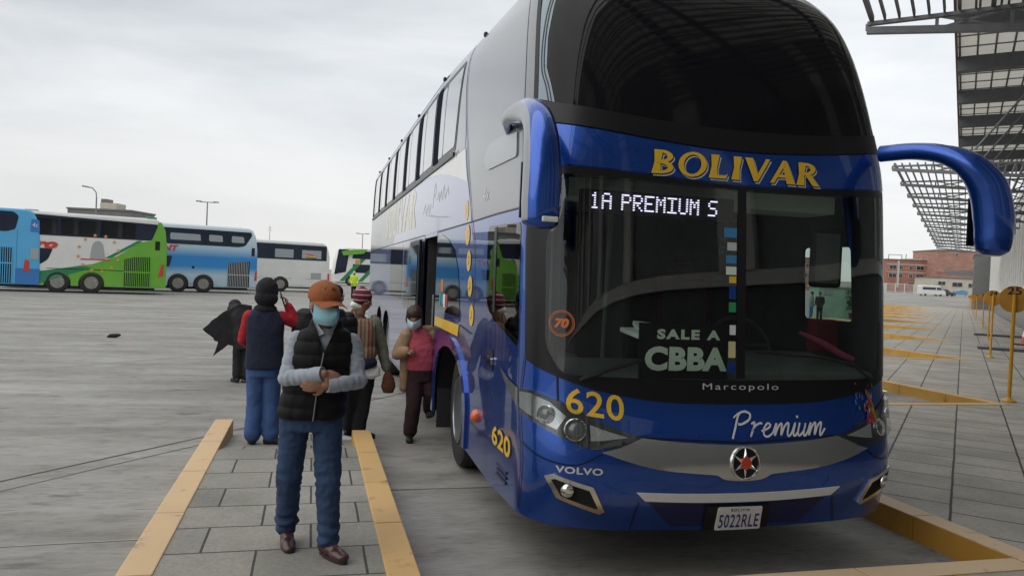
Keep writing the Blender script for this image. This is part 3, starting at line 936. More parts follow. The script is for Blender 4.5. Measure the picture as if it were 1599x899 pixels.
AF = sy(2.86); AR1 = sy(9.25); AR2 = sy(10.65)
lo = [(SEND, 0.36)] + arch_pts(AR2, 0.66, 1.12) + arch_pts(AR1, 0.66, 1.12)
lo += [(-5.85, 0.36), (-5.85, 2.20), (-4.92, 2.20), (-4.92, 0.36)] + arch_pts(AF, 0.80, 1.12)
lo += [(-2.2, 0.325), (-1.43, 0.35), (-1.0, 0.335), (-0.2, 0.315), (0.2, 0.315), (1.0, 0.335), (1.43, 0.35), (2.2, 0.325)]
lo += [(-a, b) for a, b in arch_pts(AF, 0.80, 1.12)][::-1] + [(-a, b) for a, b in arch_pts(AR1, 0.66, 1.12)][::-1] + [(-a, b) for a, b in arch_pts(AR2, 0.66, 1.12)][::-1] + [(-SEND, 0.36)]
outer = lo + [(-SEND, 4.2), (SEND, 4.2)]
mb = MB()
patch(mb, outer, M['paint_blue'], off=0.0, step=0.07, holes=[WSO, CABW, CABL], flat_step=0.5)
# roof and tail
n = 60
ss = [SF * 1.0 * i / 12 for i in range(13)] + [SF + (-SEND - SF) * i / 24 for i in range(1, 25)]
vs = []
for s in ss: vs += [S(-s, 4.2), S(s, 4.2)]
mb.raw(vs, [(2 * i, 2 * i + 1, 2 * i + 3, 2 * i + 2) for i in range(len(ss) - 1)], M['paint_white'], True)
zs = [0.36 + 3.84 * i / 30 for i in range(31)]
vs = []
for z in zs: vs += [S(SEND, z), S(-SEND, z)]
mb.raw(vs, [(2 * i, 2 * i + 1, 2 * i + 3, 2 * i + 2) for i in range(30)], M['paint_silver'])
mb.build('body', BUS)
mb = MB(); mb.box((0, 8.0, 0.42), (2.3, 11.0, 0.06), M['dark_void']); mb.box((0, 1.2, 0.40), (2.2, 1.5, 0.06), M['dark_void'])
mb.build('underside', BUS)

# --- wheel wells, wheels
def wheel(parent, x, y, r=0.53, w=0.30, turn=0.0, face=-1, rim=None):
    mb = MB()
    mb.lathe([(0.31, -0.10), (0.33, -0.145), (r - 0.05, -0.15), (r - 0.012, -0.13), (r, -0.10), (r - 0.006, -0.05), (r, -0.045), (r, 0.045), (r - 0.006, 0.05), (r, 0.10), (r - 0.012, 0.13), (r - 0.05, 0.15), (0.33, 0.145), (0.31, 0.10)], M['tyre_rubber'], axis='X', n=40)
    tb = mb.build('wheel', parent)
    tb.location = (x, y, r); tb.rotation_euler = (0, 0, turn)
    mb = MB(); f = face
    pr = [(0.312, 0.146 * f), (0.300, 0.152 * f), (0.285, 0.12 * f), (0.255, 0.07 * f), (0.20, 0.06 * f), (0.15, 0.075 * f), (0.10, 0.11 * f), (0.075, 0.135 * f), (0.05, 0.142 * f), (0.001, 0.145 * f)]
    mb.lathe(pr, rim or M['alloy'], axis='X', n=36)
    for k in range(10):
        a = 2 * math.pi * k / 10
        mb.box((0.075 * f, math.cos(a) * 0.178, math.sin(a) * 0.178), (0.05, 0.026, 0.026), rim or M['bright_chrome'], (a, 0, 0))
        mb.box((0.092 * f, math.cos(a + .3) * 0.262, math.sin(a + .3) * 0.262), (0.03, 0.045, 0.05), M['dark_void'], (a + .3, 0, 0))
    mb.build('rim', tb)
    return tb
for sx in (-1, 1):
    wheel(BUS, sx * 1.06, 2.86, turn=R(-3) , face=sx)
    for y in (9.25, 10.65): wheel(BUS, sx * 1.10, y, face=sx)
for (yc, hw) in ((2.86, 0.80), (9.25, 0.66), (10.65, 0.66)):
    for sx in (-1, 1):
        mb = MB()
        n = 16; vs = []
        for k in range(n + 1):
            a = math.pi * k / n
            y = yc - (hw + 0.02) * math.cos(a); z = 0.52 + 0.62 * math.sin(a) ** 0.7
            vs += [(sx * 1.285, y, z), (sx * 0.72, y, z)]
        mb.raw(vs, [(2 * i, 2 * i + 1, 2 * i + 3, 2 * i + 2) for i in range(n)], M['dark_void'], True)
        mb.box((sx * 0.71, yc, 0.75), (0.02, 2 * hw + 0.04, 0.9), M['dark_void'])
        mb.build('wheel_well', BUS)
for sx in (-1, 1):
    mb = MB(); mb.box((sx * 1.12, 3.56, 0.42), (0.34, 0.015, 0.40), M['black_rubber']); mb.build('mud_flap', BUS)
# flared lip round the front arch
lp = [(AF - 0.80 * math.cos(math.pi * k / 20), 0.52 + 0.60 * math.sin(math.pi * k / 20) ** 0.7) for k in range(21)]
lq = [(AF - 0.89 * math.cos(math.pi * k / 20), 0.52 + 0.70 * math.sin(math.pi * k / 20) ** 0.7) for k in range(21)]
lip = [(AF - 0.80, 0.37)] + lp + [(AF + 0.80, 0.37), (AF + 0.90, 0.37)] + lq[::-1] + [(AF - 0.90, 0.37)]
skin('arch_lip', lip, M['paint_blue'], BUS, off=0.022, thick=0.022, step=0.05)

# --- livery and panels of the door side
def poly_side(name, poly, m, off=0.0022, **k): return skin(name, poly, m, BUS, off=off, **k)
bseam = [(-2.94, 1.99), (-3.07, 2.24), (-3.27, 2.67), (-3.51, 3.12), (-3.66, 3.55), (-3.72, 3.98)]
poly_side('cab_panel', [(-1.475, 2.245), (-3.055, 2.245)] + bseam[2:] + [(-1.475, 3.98)], M['paint_grey'])
poly_side('corner_strip', [(-1.355, 2.46), (-1.462, 2.245), (-1.462, 4.02), (-1.36, 4.02)], M['paint_silver'], off=0.006)
poly_side('corner_gasket', [(-1.325, 2.92), (-1.36, 2.75), (-1.36, 4.02), (-1.325, 4.02)], M['black_trim'], off=0.010)
rear_s = SEND + 0.03
poly_side('window_band', [(-3.55, 2.93), (-3.56, 3.08)] + [(-3.72, 3.55), (-3.78, 3.94)] + [(rear_s, 3.94), (rear_s, 2.93)], M['paint_silver'])
poly_side('roof_edge', [(-1.5, 4.0), (rear_s, 4.0), (rear_s, 4.19), (-1.5, 4.19)], M['paint_white'])
swo = [(-3.30, 2.72), (-3.60, 2.80), (-4.1, 2.875), (-4.9, 2.915), (-6.2, 2.93), (-6.2, 2.925)]
poly_side('swoosh', [(-3.33, 2.60), (-3.52, 2.925), (-6.4, 2.925), (-5.6, 2.89), (-4.9, 2.845), (-4.35, 2.78), (-3.85, 2.70)], M['paint_white'], off=0.004)
poly_side('livery_panel', [(-3.09, 2.245), (-3.31, 2.60), (-3.5, 2.925), (-8.4, 2.925), (-9.6, 2.245)], M['paint_blue_sky_sheen'], off=0.0026)
poly_side('livery_panel', [(-9.62, 2.245), (-8.42, 2.925), (rear_s, 2.925), (rear_s, 2.245)], M['paint_silver'], off=0.0026)
poly_side('flank', [(-5.87, 0.42), (-5.87, 2.235), (rear_s, 2.235), (rear_s, 1.15), (AR2 - 0.75, 1.15)] + [(AR2 - 0.70, 1.17), (AR1 + 0.70, 1.17), (AR1 + 0.78, 1.0), (AR1 + 0.80, 0.42)], M['paint_blue_sky_sheen'], off=0.0024)
poly_side('stripe', [(-4.88, 1.255), (-4.86, 1.355), (-3.50, 1.352), (-3.54, 1.25)], M['yellow_paint'], off=0.005)
# dark panes of the lower deck, door leaf and the arc window ahead of the door
arcw = [(-4.90, 1.42), (-4.90, 2.20), (-4.62, 2.20), (-4.2, 2.13), (-3.85, 2.02), (-3.62, 1.82), (-3.53, 1.60), (-3.52, 1.42)]
poly_side('lower_pane', arcw, M['dark_glass'], off=0.004)
poly_side('lower_pane', [(-7.9, 1.30), (-5.95, 1.30), (-5.95, 2.20), (-7.9, 2.20)], M['dark_glass'], off=0.004)
poly_side('lower_pane', [(-9.9, 1.40), (-8.1, 1.40), (-8.1, 2.20), (-9.9, 2.20)], M['dark_glass'], off=0.004)
for j, (cc, zz, hh) in enumerate((('orange_decal', 1.62, .12), ('white_decal', 1.50, .09))):
    poly_side('window_sticker', [(-4.55 + j * .1, zz), (-4.40 + j * .1, zz), (-4.40 + j * .1, zz + hh), (-4.55 + j * .1, zz + hh)], M[cc], off=0.006)
M['sticker_green'] = mat('sticker_green', (0.03, 0.30, 0.10), rough=0.5)
M['sticker_red'] = mat('sticker_red', (0.45, 0.03, 0.04), rough=0.5)
M['sticker_blue'] = mat('sticker_blue', (0.05, 0.25, 0.50), rough=0.5)
for j, k in enumerate(('sticker_blue', 'sticker_green', 'white_decal', 'sticker_red')):
    poly_side('window_sticker', [(-4.62 + j * .13, 1.47), (-4.52 + j * .13, 1.47), (-4.52 + j * .13, 1.60), (-4.62 + j * .13, 1.60)], M[k], off=0.0065)
# upper windows
addm('open_gap', (0.012, 0.014, 0.028), rough=0.95, spec=0.05)
yw = 2.98
for i in range(7):
    y0, y1 = 2.98 + i * 1.49, 2.98 + i * 1.49 + 1.44
    def ss_(y, z):                         # the first pane leans with the nose
        return sy(y) - 0.0
    f0 = 0.16 if i == 0 else 0.0
    po = round_poly([(sy(y0 + 0.0), 2.975), (sy(y1), 2.975), (sy(y1), 3.86), (sy(y0 - f0), 3.86)][::-1], 0.07)
    fr = poly_side('upper_window', po, M['black_trim'], off=0.006)
    pi = round_poly([(sy(y0 + 0.06), 3.03), (sy(y0 + 0.76), 3.03), (sy(y0 + 0.76), 3.80), (sy(y0 + 0.06 - f0), 3.80)][::-1], 0.05)
    a = patch(MB(), pi, M['pane_sky'] if 'pane_sky' in M else M.setdefault('pane_sky', mat('pane_sky', (0.20, 0.21, 0.22), rough=0.08, metal=0.15, coat=1.0)), off=0.009).build('pane', fr)
    pj = round_poly([(sy(y0 + 0.80), 3.03), (sy(y0 + 1.09), 3.03), (sy(y0 + 1.09), 3.78), (sy(y0 + 0.80), 3.78)][::-1], 0.04)
    patch(MB(), pj, M['pane_sky'], off=0.0085).build('sliding_pane', fr)
    pk = [(sy(y0 + 1.10), 3.0), (sy(y0 + 1.43), 3.0), (sy(y0 + 1.43), 3.83), (sy(y0 + 1.10), 3.83)][::-1]
    patch(MB(), pk, M['open_gap'], off=0.0105).build('open_gap', fr)
mb = MB(); mb.bar(S(sy(3.0), 2.95) + Vector((-.012, 0, 0)), S(sy(13.4), 2.95) + Vector((-.012, 0, 0)), 0.02, 0.035, M['black_trim']); mb.build('window_rail', BUS)
# far side: the same bands, plainer
for nm, po, m in (('cab_panel', [(-1.475, 2.245), (-3.055, 2.245)] + bseam[2:] + [(-1.475, 3.98)], 'paint_grey'),
                  ('window_band', [(-3.55, 2.93), (-3.78, 3.94), (rear_s, 3.94), (rear_s, 2.93)], 'dark_glass'),
                  ('roof_edge', [(-1.5, 4.0), (rear_s, 4.0), (rear_s, 4.19), (-1.5, 4.19)], 'paint_white'),
                  ('livery_panel', [(-3.09, 2.245), (-3.5, 2.925), (rear_s, 2.925), (rear_s, 2.245)], 'paint_blue_sky_sheen')):
    skin(nm, mir(po), M[m], BUS, off=0.004)
# seams
def seam(line, w=0.012, off=0.0075): ribbon(MB(), line, w, M['black_trim'], off=off, n=4).build('panel_seam', BUS)
seam([(-2.9, 1.55), (-2.94, 1.99), (-3.07, 2.24), (-3.27, 2.67), (-3.51, 3.12), (-3.66, 3.55), (-3.72, 3.98)], 0.022)
seam([(-1.47, 2.24), (-2.2, 2.245), (-3.06, 2.24), (-4.0, 2.238), (-4.9, 2.235)], 0.010)
seam([(-5.9, 2.24), (-8, 2.24), (-11, 2.24), (-14.6, 2.24)], 0.010)
seam([(-1.468, 2.25), (-1.468, 2.9), (-1.468, 3.5), (-1.468, 4.0)], 0.010)
seam([(-1.437, 0.38), (-1.44, 0.7), (-1.452, 1.0), (-1.40, 1.30)], 0.010)
seam([(-2.37, 0.34), (-2.39, 0.80), (-2.41, 1.17), (-2.44, 1.48)], 0.007)
seam([(-2.37, 0.62), (-3.0, 0.62)], 0.006)
seam([(-2.95, 1.32), (-3.5, 1.36), (-2.5, 1.30)][:2], 0.008)
seam([(-1.155, 1.225), (-1.15, 1.1), (-1.142, 1.01)], 0.010)
seam([(1.155, 1.225), (1.15, 1.1), (1.142, 1.01)], 0.010)
for f in (1, -1):
    seam([(f * 1.44, 0.80), (f * 1.25, 0.735), (f * 1.05, 0.72), (f * 0.90, 0.79)], 0.006)
    seam([(f * 0.66, 0.885), (f * 0.3, 0.866), (0, 0.85)], 0.010)
    seam([(f * 0.70, 0.335), (f * 0.66, 0.50)], 0.006)
# marker lamps along the roof edge
for i in range(6):
    mb = MB(); p = SN(sy(2.2 + i * 2.15), 3.985, 0.015)
    mb.lathe([(0.020, -0.03), (0.021, -0.01), (0.016, 0.008), (0.005, 0.014)], M['black_trim'], c=tuple(p), n=12); mb.build('roof_lamp', BUS)
# yellow lettering of the side, script, numerals
mb = MB()
for q in ([(-5.35, 2.52), (-5.25, 2.78), (-5.15, 2.70), (-5.25, 2.62), (-5.05, 2.60), (-4.95, 2.66), (-4.9, 2.56), (-4.78, 2.66), (-4.7, 2.56), (-4.6, 2.70), (-4.52, 2.56), (-4.38, 2.66), (-4.3, 2.58)],
          [(-6.1, 2.50), (-5.95, 2.60), (-5.85, 2.48), (-5.7, 2.58), (-5.6, 2.48), (-5.5, 2.58)]):
    ribbon(mb, q, 0.022, M['white_decal'], off=0.0042)
mb.build('side_script', BUS)
for z, s in ((2.35, -3.32), (2.135, -3.24), (1.915, -3.155), (1.705, -3.065), (1.47, -2.97)):
    mb = MB(); patch(mb, disc_poly(s, z, 0.088), M['yellow_paint'], off=0.005, step=0.05)
    ribbon(mb, [(s - .03, z - .03), (s + .02, z), (s - .01, z + .04)], 0.012, M['paint_blue'], off=0.0062)
    mb.build('round_emblem', BUS)
skin_text('side_number', '620', -1.91, 0.70, 0.50, 0.135, M['yellow_paint'], BUS, off=0.008, bold=0.025)
skin_text('maker_badge', '4x', -2.55, 2.42, 0.20, 0.10, M['white_decal'], BUS, off=0.0045)
skin_text('side_script', 'leito', -4.15, 2.955, 0.5, 0.09, M['grey_decal'], BUS, off=0.0062, shear=0.3)
# handle, side marker, vents
h = skin('door_handle', round_poly([(-2.30, 1.12), (-2.17, 1.12), (-2.17, 1.27), (-2.30, 1.27)], 0.03), M['dark_void'], BUS, off=0.004)
patch(MB(), round_poly([(-2.31, 1.165), (-2.16, 1.165), (-2.16, 1.215), (-2.31, 1.215)], 0.015), M['bright_chrome'], off=0.022, thick=0.018, step=0.03).build('lever', h)
mb = MB(); p = SN(-2.70, 0.713, 0.0)
mb.lathe([(0.052, -0.005), (0.05, 0.02), (0.035, 0.04), (0.01, 0.05)], M['orange_lamp'], c=(p.x, p.y, p.z), axis='X', n=16)
mb.v = [(2 * p.x - a, b, c) for a, b, c in mb.v]
mb.build('side_marker', BUS)
mb = MB()
for z in (0.455, 0.49, 0.525):
    patch(mb, [(-1.98, z - .010), (-1.72, z - .010), (-1.72, z + .010), (-1.98, z + .010)], M['paint_blue_dark'], off=0.010, thick=0.008, step=0.1)
mb.build('vent_slats', BUS)

for po in (CABW, CABL):
    g = skin('side_glass', po, M['cab_glass'], BUS, off=0.004)
    s0 = -2.18
    if po is CABW: patch(MB(), [(s0 - .035, 1.54), (s0 + .035, 1.54), (s0 + .035, 2.15), (s0 - .035, 2.15)], M['black_trim'], off=0.007).build('glass_rail', g)
# --- passenger doorway
mb = MB()
ya, yb = -SIDE * 0 + (4.92 + SIDE), (5.85 + SIDE)
ya, yb = 4.92 + SIDE, 5.85 + SIDE
mb.box((-0.62, yb + 0.01, 1.3), (1.3, 0.02, 1.9), M['cab_dark']); mb.box((-0.62, ya - 0.01, 1.3), (1.3, 0.02, 1.9), M['cab_dark'])
mb.box((0.02, (ya + yb) / 2, 1.3), (0.02, yb - ya, 1.9), M['cab_dark']); mb.box((-0.62, (ya + yb) / 2, 2.22), (1.3, yb - ya, 0.02), M['cab_dark'])
for k in range(3): mb.box((-1.1 + 0.30 * k + 0.16, (ya + yb) / 2, 0.42 + 0.13 * k), (0.34, yb - ya - 0.02, 0.26 * 1), M['cab_grey'])
mb.build('door_well', BUS)
mb = MB(); mb.tube([(-1.20, ya + 0.10, 0.75), (-1.20, ya + 0.10, 1.75)], 0.016, M['sign_white'], n=8); mb.tube([(-1.20, yb - 0.10, 0.85), (-1.20, yb - 0.10, 1.55)], 0.016, M['alloy'], n=8); mb.build('grab_rail', BUS)
mb = MB(); mb.box((-1.36, yb + 0.45, 1.30), (0.035, 0.88, 1.78), M['black_trim']); dl = mb.build('door_leaf', BUS, bevel=0.012)
mb = MB(); mb.box((-1.382, yb + 0.45, 1.50), (0.006, 0.70, 1.25), M['dark_glass']); mb.build('door_pane', dl)

# --- FRONT: black mask, header, glass
mask = crv([(-1.40, 1.30), (-1.155, 1.215), (-0.87, 1.14), (-0.49, 1.087), (0, 1.076), (0.49, 1.087), (0.87, 1.14), (1.155, 1.215), (1.40, 1.30)]) + [(1.425, 2.0)] + crv([(1.395, 2.48), (1.19, 2.488), (0.6, 2.452), (0, 2.43), (-0.6, 2.452), (-1.19, 2.488), (-1.395, 2.48)]) + [(-1.425, 2.0)]
skin('windscreen_mask', mask, M['black_trim'], BUS, off=0.003, holes=[round_poly(WSO, 0.01, 1)])
glo = [(a * 0.998, b) for a, b in WSO]
skin('windscreen', WSO, M['windscreen'], BUS, off=0.006)
skin('windscreen_divider', [(-0.030, 1.23), (0.030, 1.23), (0.030, 2.40), (-0.030, 2.40)], M['black_trim'], BUS, off=0.009)
hb = crv([(-1.335, 2.50), (-1.19, 2.495), (-0.6, 2.458), (0, 2.437), (0.6, 2.458), (1.19, 2.495), (1.335, 2.50)]) + crv([(1.335, 2.765), (1.19, 2.748), (0.6, 2.672), (0, 2.640), (-0.6, 2.672), (-1.19, 2.748), (-1.335, 2.765)])
skin('header_panel', hb, M['paint_blue'], BUS, off=0.005)
# upper screen
ub = crv([(-1.36, 2.775), (-1.19, 2.755), (-0.6, 2.68), (0, 2.648), (0.6, 2.68), (1.19, 2.755), (1.36, 2.775)]) + crv([(1.36, 2.93), (1.19, 2.885), (0.65, 2.81), (0, 2.785), (-0.65, 2.81), (-1.19, 2.885), (-1.36, 2.93)])
skin('upper_sill', ub, M['black_trim'], BUS, off=0.010, thick=0.008)
ug = [(-1.355, 2.925), (-1.19, 2.88), (-0.65, 2.805), (0, 2.78), (0.65, 2.805), (1.19, 2.88), (1.355, 2.925), (1.35, 3.4), (1.32, 3.8), (1.25, 3.98), (0.8, 4.08), (0, 4.10), (-0.8, 4.08), (-1.25, 3.98), (-1.32, 3.8), (-1.35, 3.4)]
skin('upper_windscreen', ug, M['tint_glass'], BUS, off=0.004)
for f in (1, -1):
    eg = [(-1.325, 2.925), (-1.20, 2.89), (-1.225, 3.00), (-1.262, 3.13), (-1.258, 3.34), (-1.215, 3.60), (-1.13, 3.84), (-1.0, 4.02), (-1.25, 3.975), (-1.31, 3.8), (-1.33, 3.4)]
    skin('upper_glass_edge', eg if f == 1 else mir(eg), M['glass_sky_sheen'] if f == 1 else M['tint_glass'], BUS, off=0.006)  # door-side edge: sky reflection painted in as pale blue
mb = MB()
for d in (0.014, 0.034):
    ribbon(mb, [(-1.205 - d, 2.885), (-1.230 - d, 3.00), (-1.266 - d, 3.13), (-1.262 - d, 3.34), (-1.22 - d, 3.60), (-1.135 - d, 3.84)], 0.007, M['black_trim'], off=0.009)
mb.build('glass_edge_lines', BUS)
skin('roof_front', [(-1.25, 4.0), (-0.8, 4.095), (0, 4.115), (0.8, 4.095), (1.25, 4.0), (1.45, 4.0), (1.45, 4.195), (-1.45, 4.195), (-1.45, 4.0)], M['paint_white'], BUS, off=0.008)
# lettering of the header: heavy italic capitals with a white drop edge
def bowl(cx, cz, rx, rz, a0, a1, wx, wz, n=18):
    o, q = [], []
    for k in range(n + 1):
        a = math.radians(a0 + (a1 - a0) * k / n)
        o.append((cx + rx * math.cos(a), cz + rz * math.sin(a))); q.append((cx + (rx - wx) * math.cos(a), cz + (rz - wz) * math.sin(a)))
    return o + q[::-1]
def stem(x0, z0, x1, z1, w, fl=0.045):
    xm, zm, v = (x0 + x1) / 2, (z0 + z1) / 2, w * 0.92
    return [(x0 - w / 2 - fl, z0), (x0 + w / 2 + fl, z0), (xm + v / 2, zm), (x1 + w / 2 + fl, z1), (x1 - w / 2 - fl, z1), (xm - v / 2, zm)]
GL = {'B': (0.80, [stem(0.17, 0, 0.17, 1, 0.22), bowl(0.28, 0.73, 0.40, 0.27, -90, 90, 0.19, 0.12), bowl(0.28, 0.275, 0.46, 0.275, -90, 90, 0.20, 0.13), [(0.12, 0.88), (0.30, 0.88), (0.30, 1), (0.12, 1)], [(0.12, 0.46), (0.30, 0.46), (0.30, 0.55), (0.12, 0.55)], [(0.12, 0), (0.30, 0), (0.30, 0.13), (0.12, 0.13)]]),
      'O': (1.05, [bowl(0.52, 0.5, 0.50, 0.53, 0, 360, 0.20, 0.12, 40)]),
      'L': (0.70, [stem(0.17, 0, 0.17, 1, 0.22), [(0.12, 0), (0.64, 0), (0.68, 0.22), (0.60, 0.15), (0.12, 0.14)]]),
      'I': (0.42, [stem(0.21, 0, 0.21, 1, 0.22)]),
      'V': (0.92, [[(-0.02, 1), (0.28, 1), (0.53, 0.22), (0.50, 0), (0.40, 0)], [(0.50, 0), (0.44, 0.16), (0.76, 1), (0.92, 1), (0.54, 0)]]),
      'A': (0.92, [[(0.0, 0), (0.16, 0), (0.50, 0.84), (0.56, 1), (0.40, 1)], [(0.64, 0), (0.96, 0), (0.56, 1), (0.42, 1), (0.40, 0.84)], [(0.20, 0.26), (0.72, 0.26), (0.68, 0.39), (0.25, 0.39)]]),
      'R': (0.88, [stem(0.17, 0, 0.17, 1, 0.22), bowl(0.28, 0.725, 0.42, 0.275, -90, 90, 0.20, 0.12), [(0.12, 0.88), (0.30, 0.88), (0.30, 1), (0.12, 1)], [(0.12, 0.45), (0.32, 0.45), (0.32, 0.56), (0.12, 0.56)], [(0.30, 0.48), (0.52, 0.50), (0.92, 0.0), (0.64, 0.0)]])}
def word(name, s0, z0, width, hgt, m, off, shear=0.17, gap=0.07, fall=0.0):
    tot = sum(GL[ch][0] + gap for ch in 'BOLIVAR') - gap
    k = width / tot; x = 0.0; mb = MB(); j = 0
    for ch in 'BOLIVAR':
        for po in GL[ch][1]:
            j += 1
            patch(mb, [(s0 + (x + a) * k + shear * b * hgt, z0 + b * hgt + fall * (x + a) * k) for a, b in po], m, off=off + 0.0003 * (j % 7), step=0.05 if hgt < 0.3 else 0.12)
        x += GL[ch][0] + gap
    return mb.build(name, BUS)
word('header_name_shadow', -0.615 + 0.013, 2.462 - 0.013, 1.165, 0.148, M['white_decal'], 0.008)
word('header_name_outline', -0.615 + 0.006, 2.462 - 0.006, 1.165, 0.148, M['paint_blue_dark'], 0.0105)
word('side_name', -11.05, 2.38, 4.25, 0.52, M['pale_yellow'], 0.0034)
word('header_name', -0.615, 2.462, 1.165, 0.148, M['yellow_paint'], 0.013)
skin_text('maker_name', 'Marcopolo', 0.005, 1.178, 0.52, 0.050, M['grey_decal'], BUS, off=0.008, bold=0.0, space=1.25)
skin_text('front_number', '620', -0.930, 1.068, 0.340, 0.150, M['yellow_paint'], BUS, off=0.007, bold=0.012, space=1.05, rise=-0.12)
skin_text('chassis_name', 'VOLVO', -1.033, 0.690, 0.275, 0.040, M['grey_decal'], BUS, off=0.008, bold=0.03, space=1.1)
# handwritten word
mb = MB()
def hand(q, w=0.017): ribbon(mb, [(-0.085 + (x + 0.055 * z) * 0.635, 0.874 + z * 0.142) for x, z in q], w * 0.72, M['white_decal'], off=0.009, n=7)
hand([(0.02, 0.0), (0.035, 0.5), (0.05, 0.98), (0.10, 1.12), (0.17, 1.02), (0.17, 0.78), (0.10, 0.60), (0.06, 0.60)], 0.019)
hand([(0.0, 0.86), (0.05, 1.06), (0.12, 1.15)], 0.013)
hand([(0.20, 0.60), (0.235, 0.66), (0.225, 0.3), (0.21, 0.08), (0.235, 0.45), (0.29, 0.63), (0.32, 0.60)])
hand([(0.32, 0.30), (0.39, 0.42), (0.41, 0.56), (0.375, 0.62), (0.345, 0.40), (0.355, 0.14), (0.40, 0.08), (0.45, 0.24)])
hand([(0.45, 0.24), (0.475, 0.62), (0.47, 0.12), (0.50, 0.48), (0.535, 0.60), (0.54, 0.14), (0.57, 0.50), (0.61, 0.62), (0.61, 0.18), (0.635, 0.10), (0.66, 0.26)])
hand([(0.66, 0.26), (0.685, 0.64), (0.675, 0.20), (0.695, 0.10), (0.725, 0.26)])
hand([(0.735, 0.64), (0.725, 0.26), (0.745, 0.10), (0.79, 0.32), (0.80, 0.62), (0.79, 0.18), (0.81, 0.10), (0.835, 0.26)])
hand([(0.835, 0.26), (0.86, 0.64), (0.85, 0.12), (0.88, 0.50), (0.915, 0.62), (0.915, 0.14), (0.945, 0.52), (0.98, 0.64), (0.975, 0.20), (0.99, 0.12), (1.03, 0.40)])
hand([(0.69, 0.86), (0.705, 0.92)], 0.02)
mb.build('front_script', BUS)

# --- nose: chrome blade, emblem, white bar, lamps, plate
cb = crv([(-0.905, 0.800), (-0.80, 0.828), (-0.66, 0.882)]) + crv([(-0.66, 0.882), (-0.40, 0.856), (0, 0.838), (0.40, 0.856), (0.66, 0.882)])[1:] + crv([(0.66, 0.882), (0.80, 0.828), (0.905, 0.800)])[1:] + crv([(0.905, 0.800), (0.70, 0.737), (0.50, 0.697), (0.20, 0.668)])[1:] + crv([(0.18, 0.665), (0.12, 0.637), (0, 0.628), (-0.12, 0.637), (-0.18, 0.665)]) + crv([(-0.20, 0.668), (-0.50, 0.697), (-0.70, 0.737), (-0.905, 0.800)])[:-1]
skin('chrome_blade', cb, M['chrome'], BUS, off=0.016, thick=0.014)
em = skin('front_emblem', disc_poly(0.0, 0.735, 0.098, 0.098, 36), M['black_trim'], BUS, off=0.021, thick=0.008, step=0.05)
mb = MB()
ring = [SN(0.092 * math.cos(2 * math.pi * k / 36), 0.735 + 0.092 * math.sin(2 * math.pi * k / 36), 0.021) for k in range(37)]
mb.tube(ring, 0.0085, M['bright_chrome'], n=8)
for k in range(6):
    a = math.pi / 2 + k * math.pi / 3
    c0 = (0.030 * math.cos(a + 0.5), 0.735 + 0.030 * math.sin(a + 0.5)); c1 = (0.030 * math.cos(a - 0.5), 0.735 + 0.030 * math.sin(a - 0.5))
    t = (0.090 * math.cos(a), 0.735 + 0.090 * math.sin(a))
    q = [SN(c0[0], c0[1], .0235), SN(c1[0], c1[1], .0235), SN(t[0], t[1], .0235), SN(0.05 * math.cos(a), 0.735 + 0.05 * math.sin(a), .030)]
    mb.raw(q, [(0, 1, 3), (1, 2, 3), (2, 0, 3)], M['bright_chrome'])
mb.build('emblem_star', em)
patch(MB(), disc_poly(0, 0.735, 0.036, 0.036, 6), M['red_badge'], off=0.034, thick=0.011, step=0.02).build('emblem_centre', em)
skin('bumper_bar', crv([(-0.685, 0.568), (-0.35, 0.552), (0, 0.546), (0.35, 0.552), (0.695, 0.568)]) + crv([(0.635, 0.516), (0.32, 0.498), (0, 0.492), (-0.32, 0.498), (-0.628, 0.516)]), M['white_decal'], BUS, off=0.012, thick=0.01)
skin('lower_grille', [(-0.60, 0.50), (0, 0.478), (0.60, 0.50), (0.44, 0.345), (0, 0.335), (-0.44, 0.345)], M['paint_blue_dark'], BUS, off=0.003)
pl = skin('plate_holder', [(-0.225, 0.322), (0.205, 0.322), (0.205, 0.472), (-0.225, 0.472)], M['black_trim'], BUS, off=0.020, thick=0.02)
mb = MB(); patch(mb, round_poly([(-0.155, 0.318), (0.155, 0.318), (0.150, 0.468), (-0.150, 0.468)], 0.012), M['plate_white'], off=0.026, step=0.05, thick=0.004); plate = mb.build('number_plate', pl)
def ptext(body, z, w, h, m, **k):
    vs, fs = fit(text2d(body, 1.0, **k), w, h)
    return [SN(x, z + y, 0.029) for x, y in vs], fs, M[m]
mb = MB(); mb.raw(*ptext('5022RLE', 0.378, 0.272, 0.088, 'plate_blue', bold=0.01, space=1.1)); mb.raw(*ptext('BOLIVIA', 0.450, 0.125, 0.018, 'digit_black', bold=0.02, space=1.4))
mb.v = mb.v; o = mb.build('plate_text', BUS); o.name = 'plate_lettering'

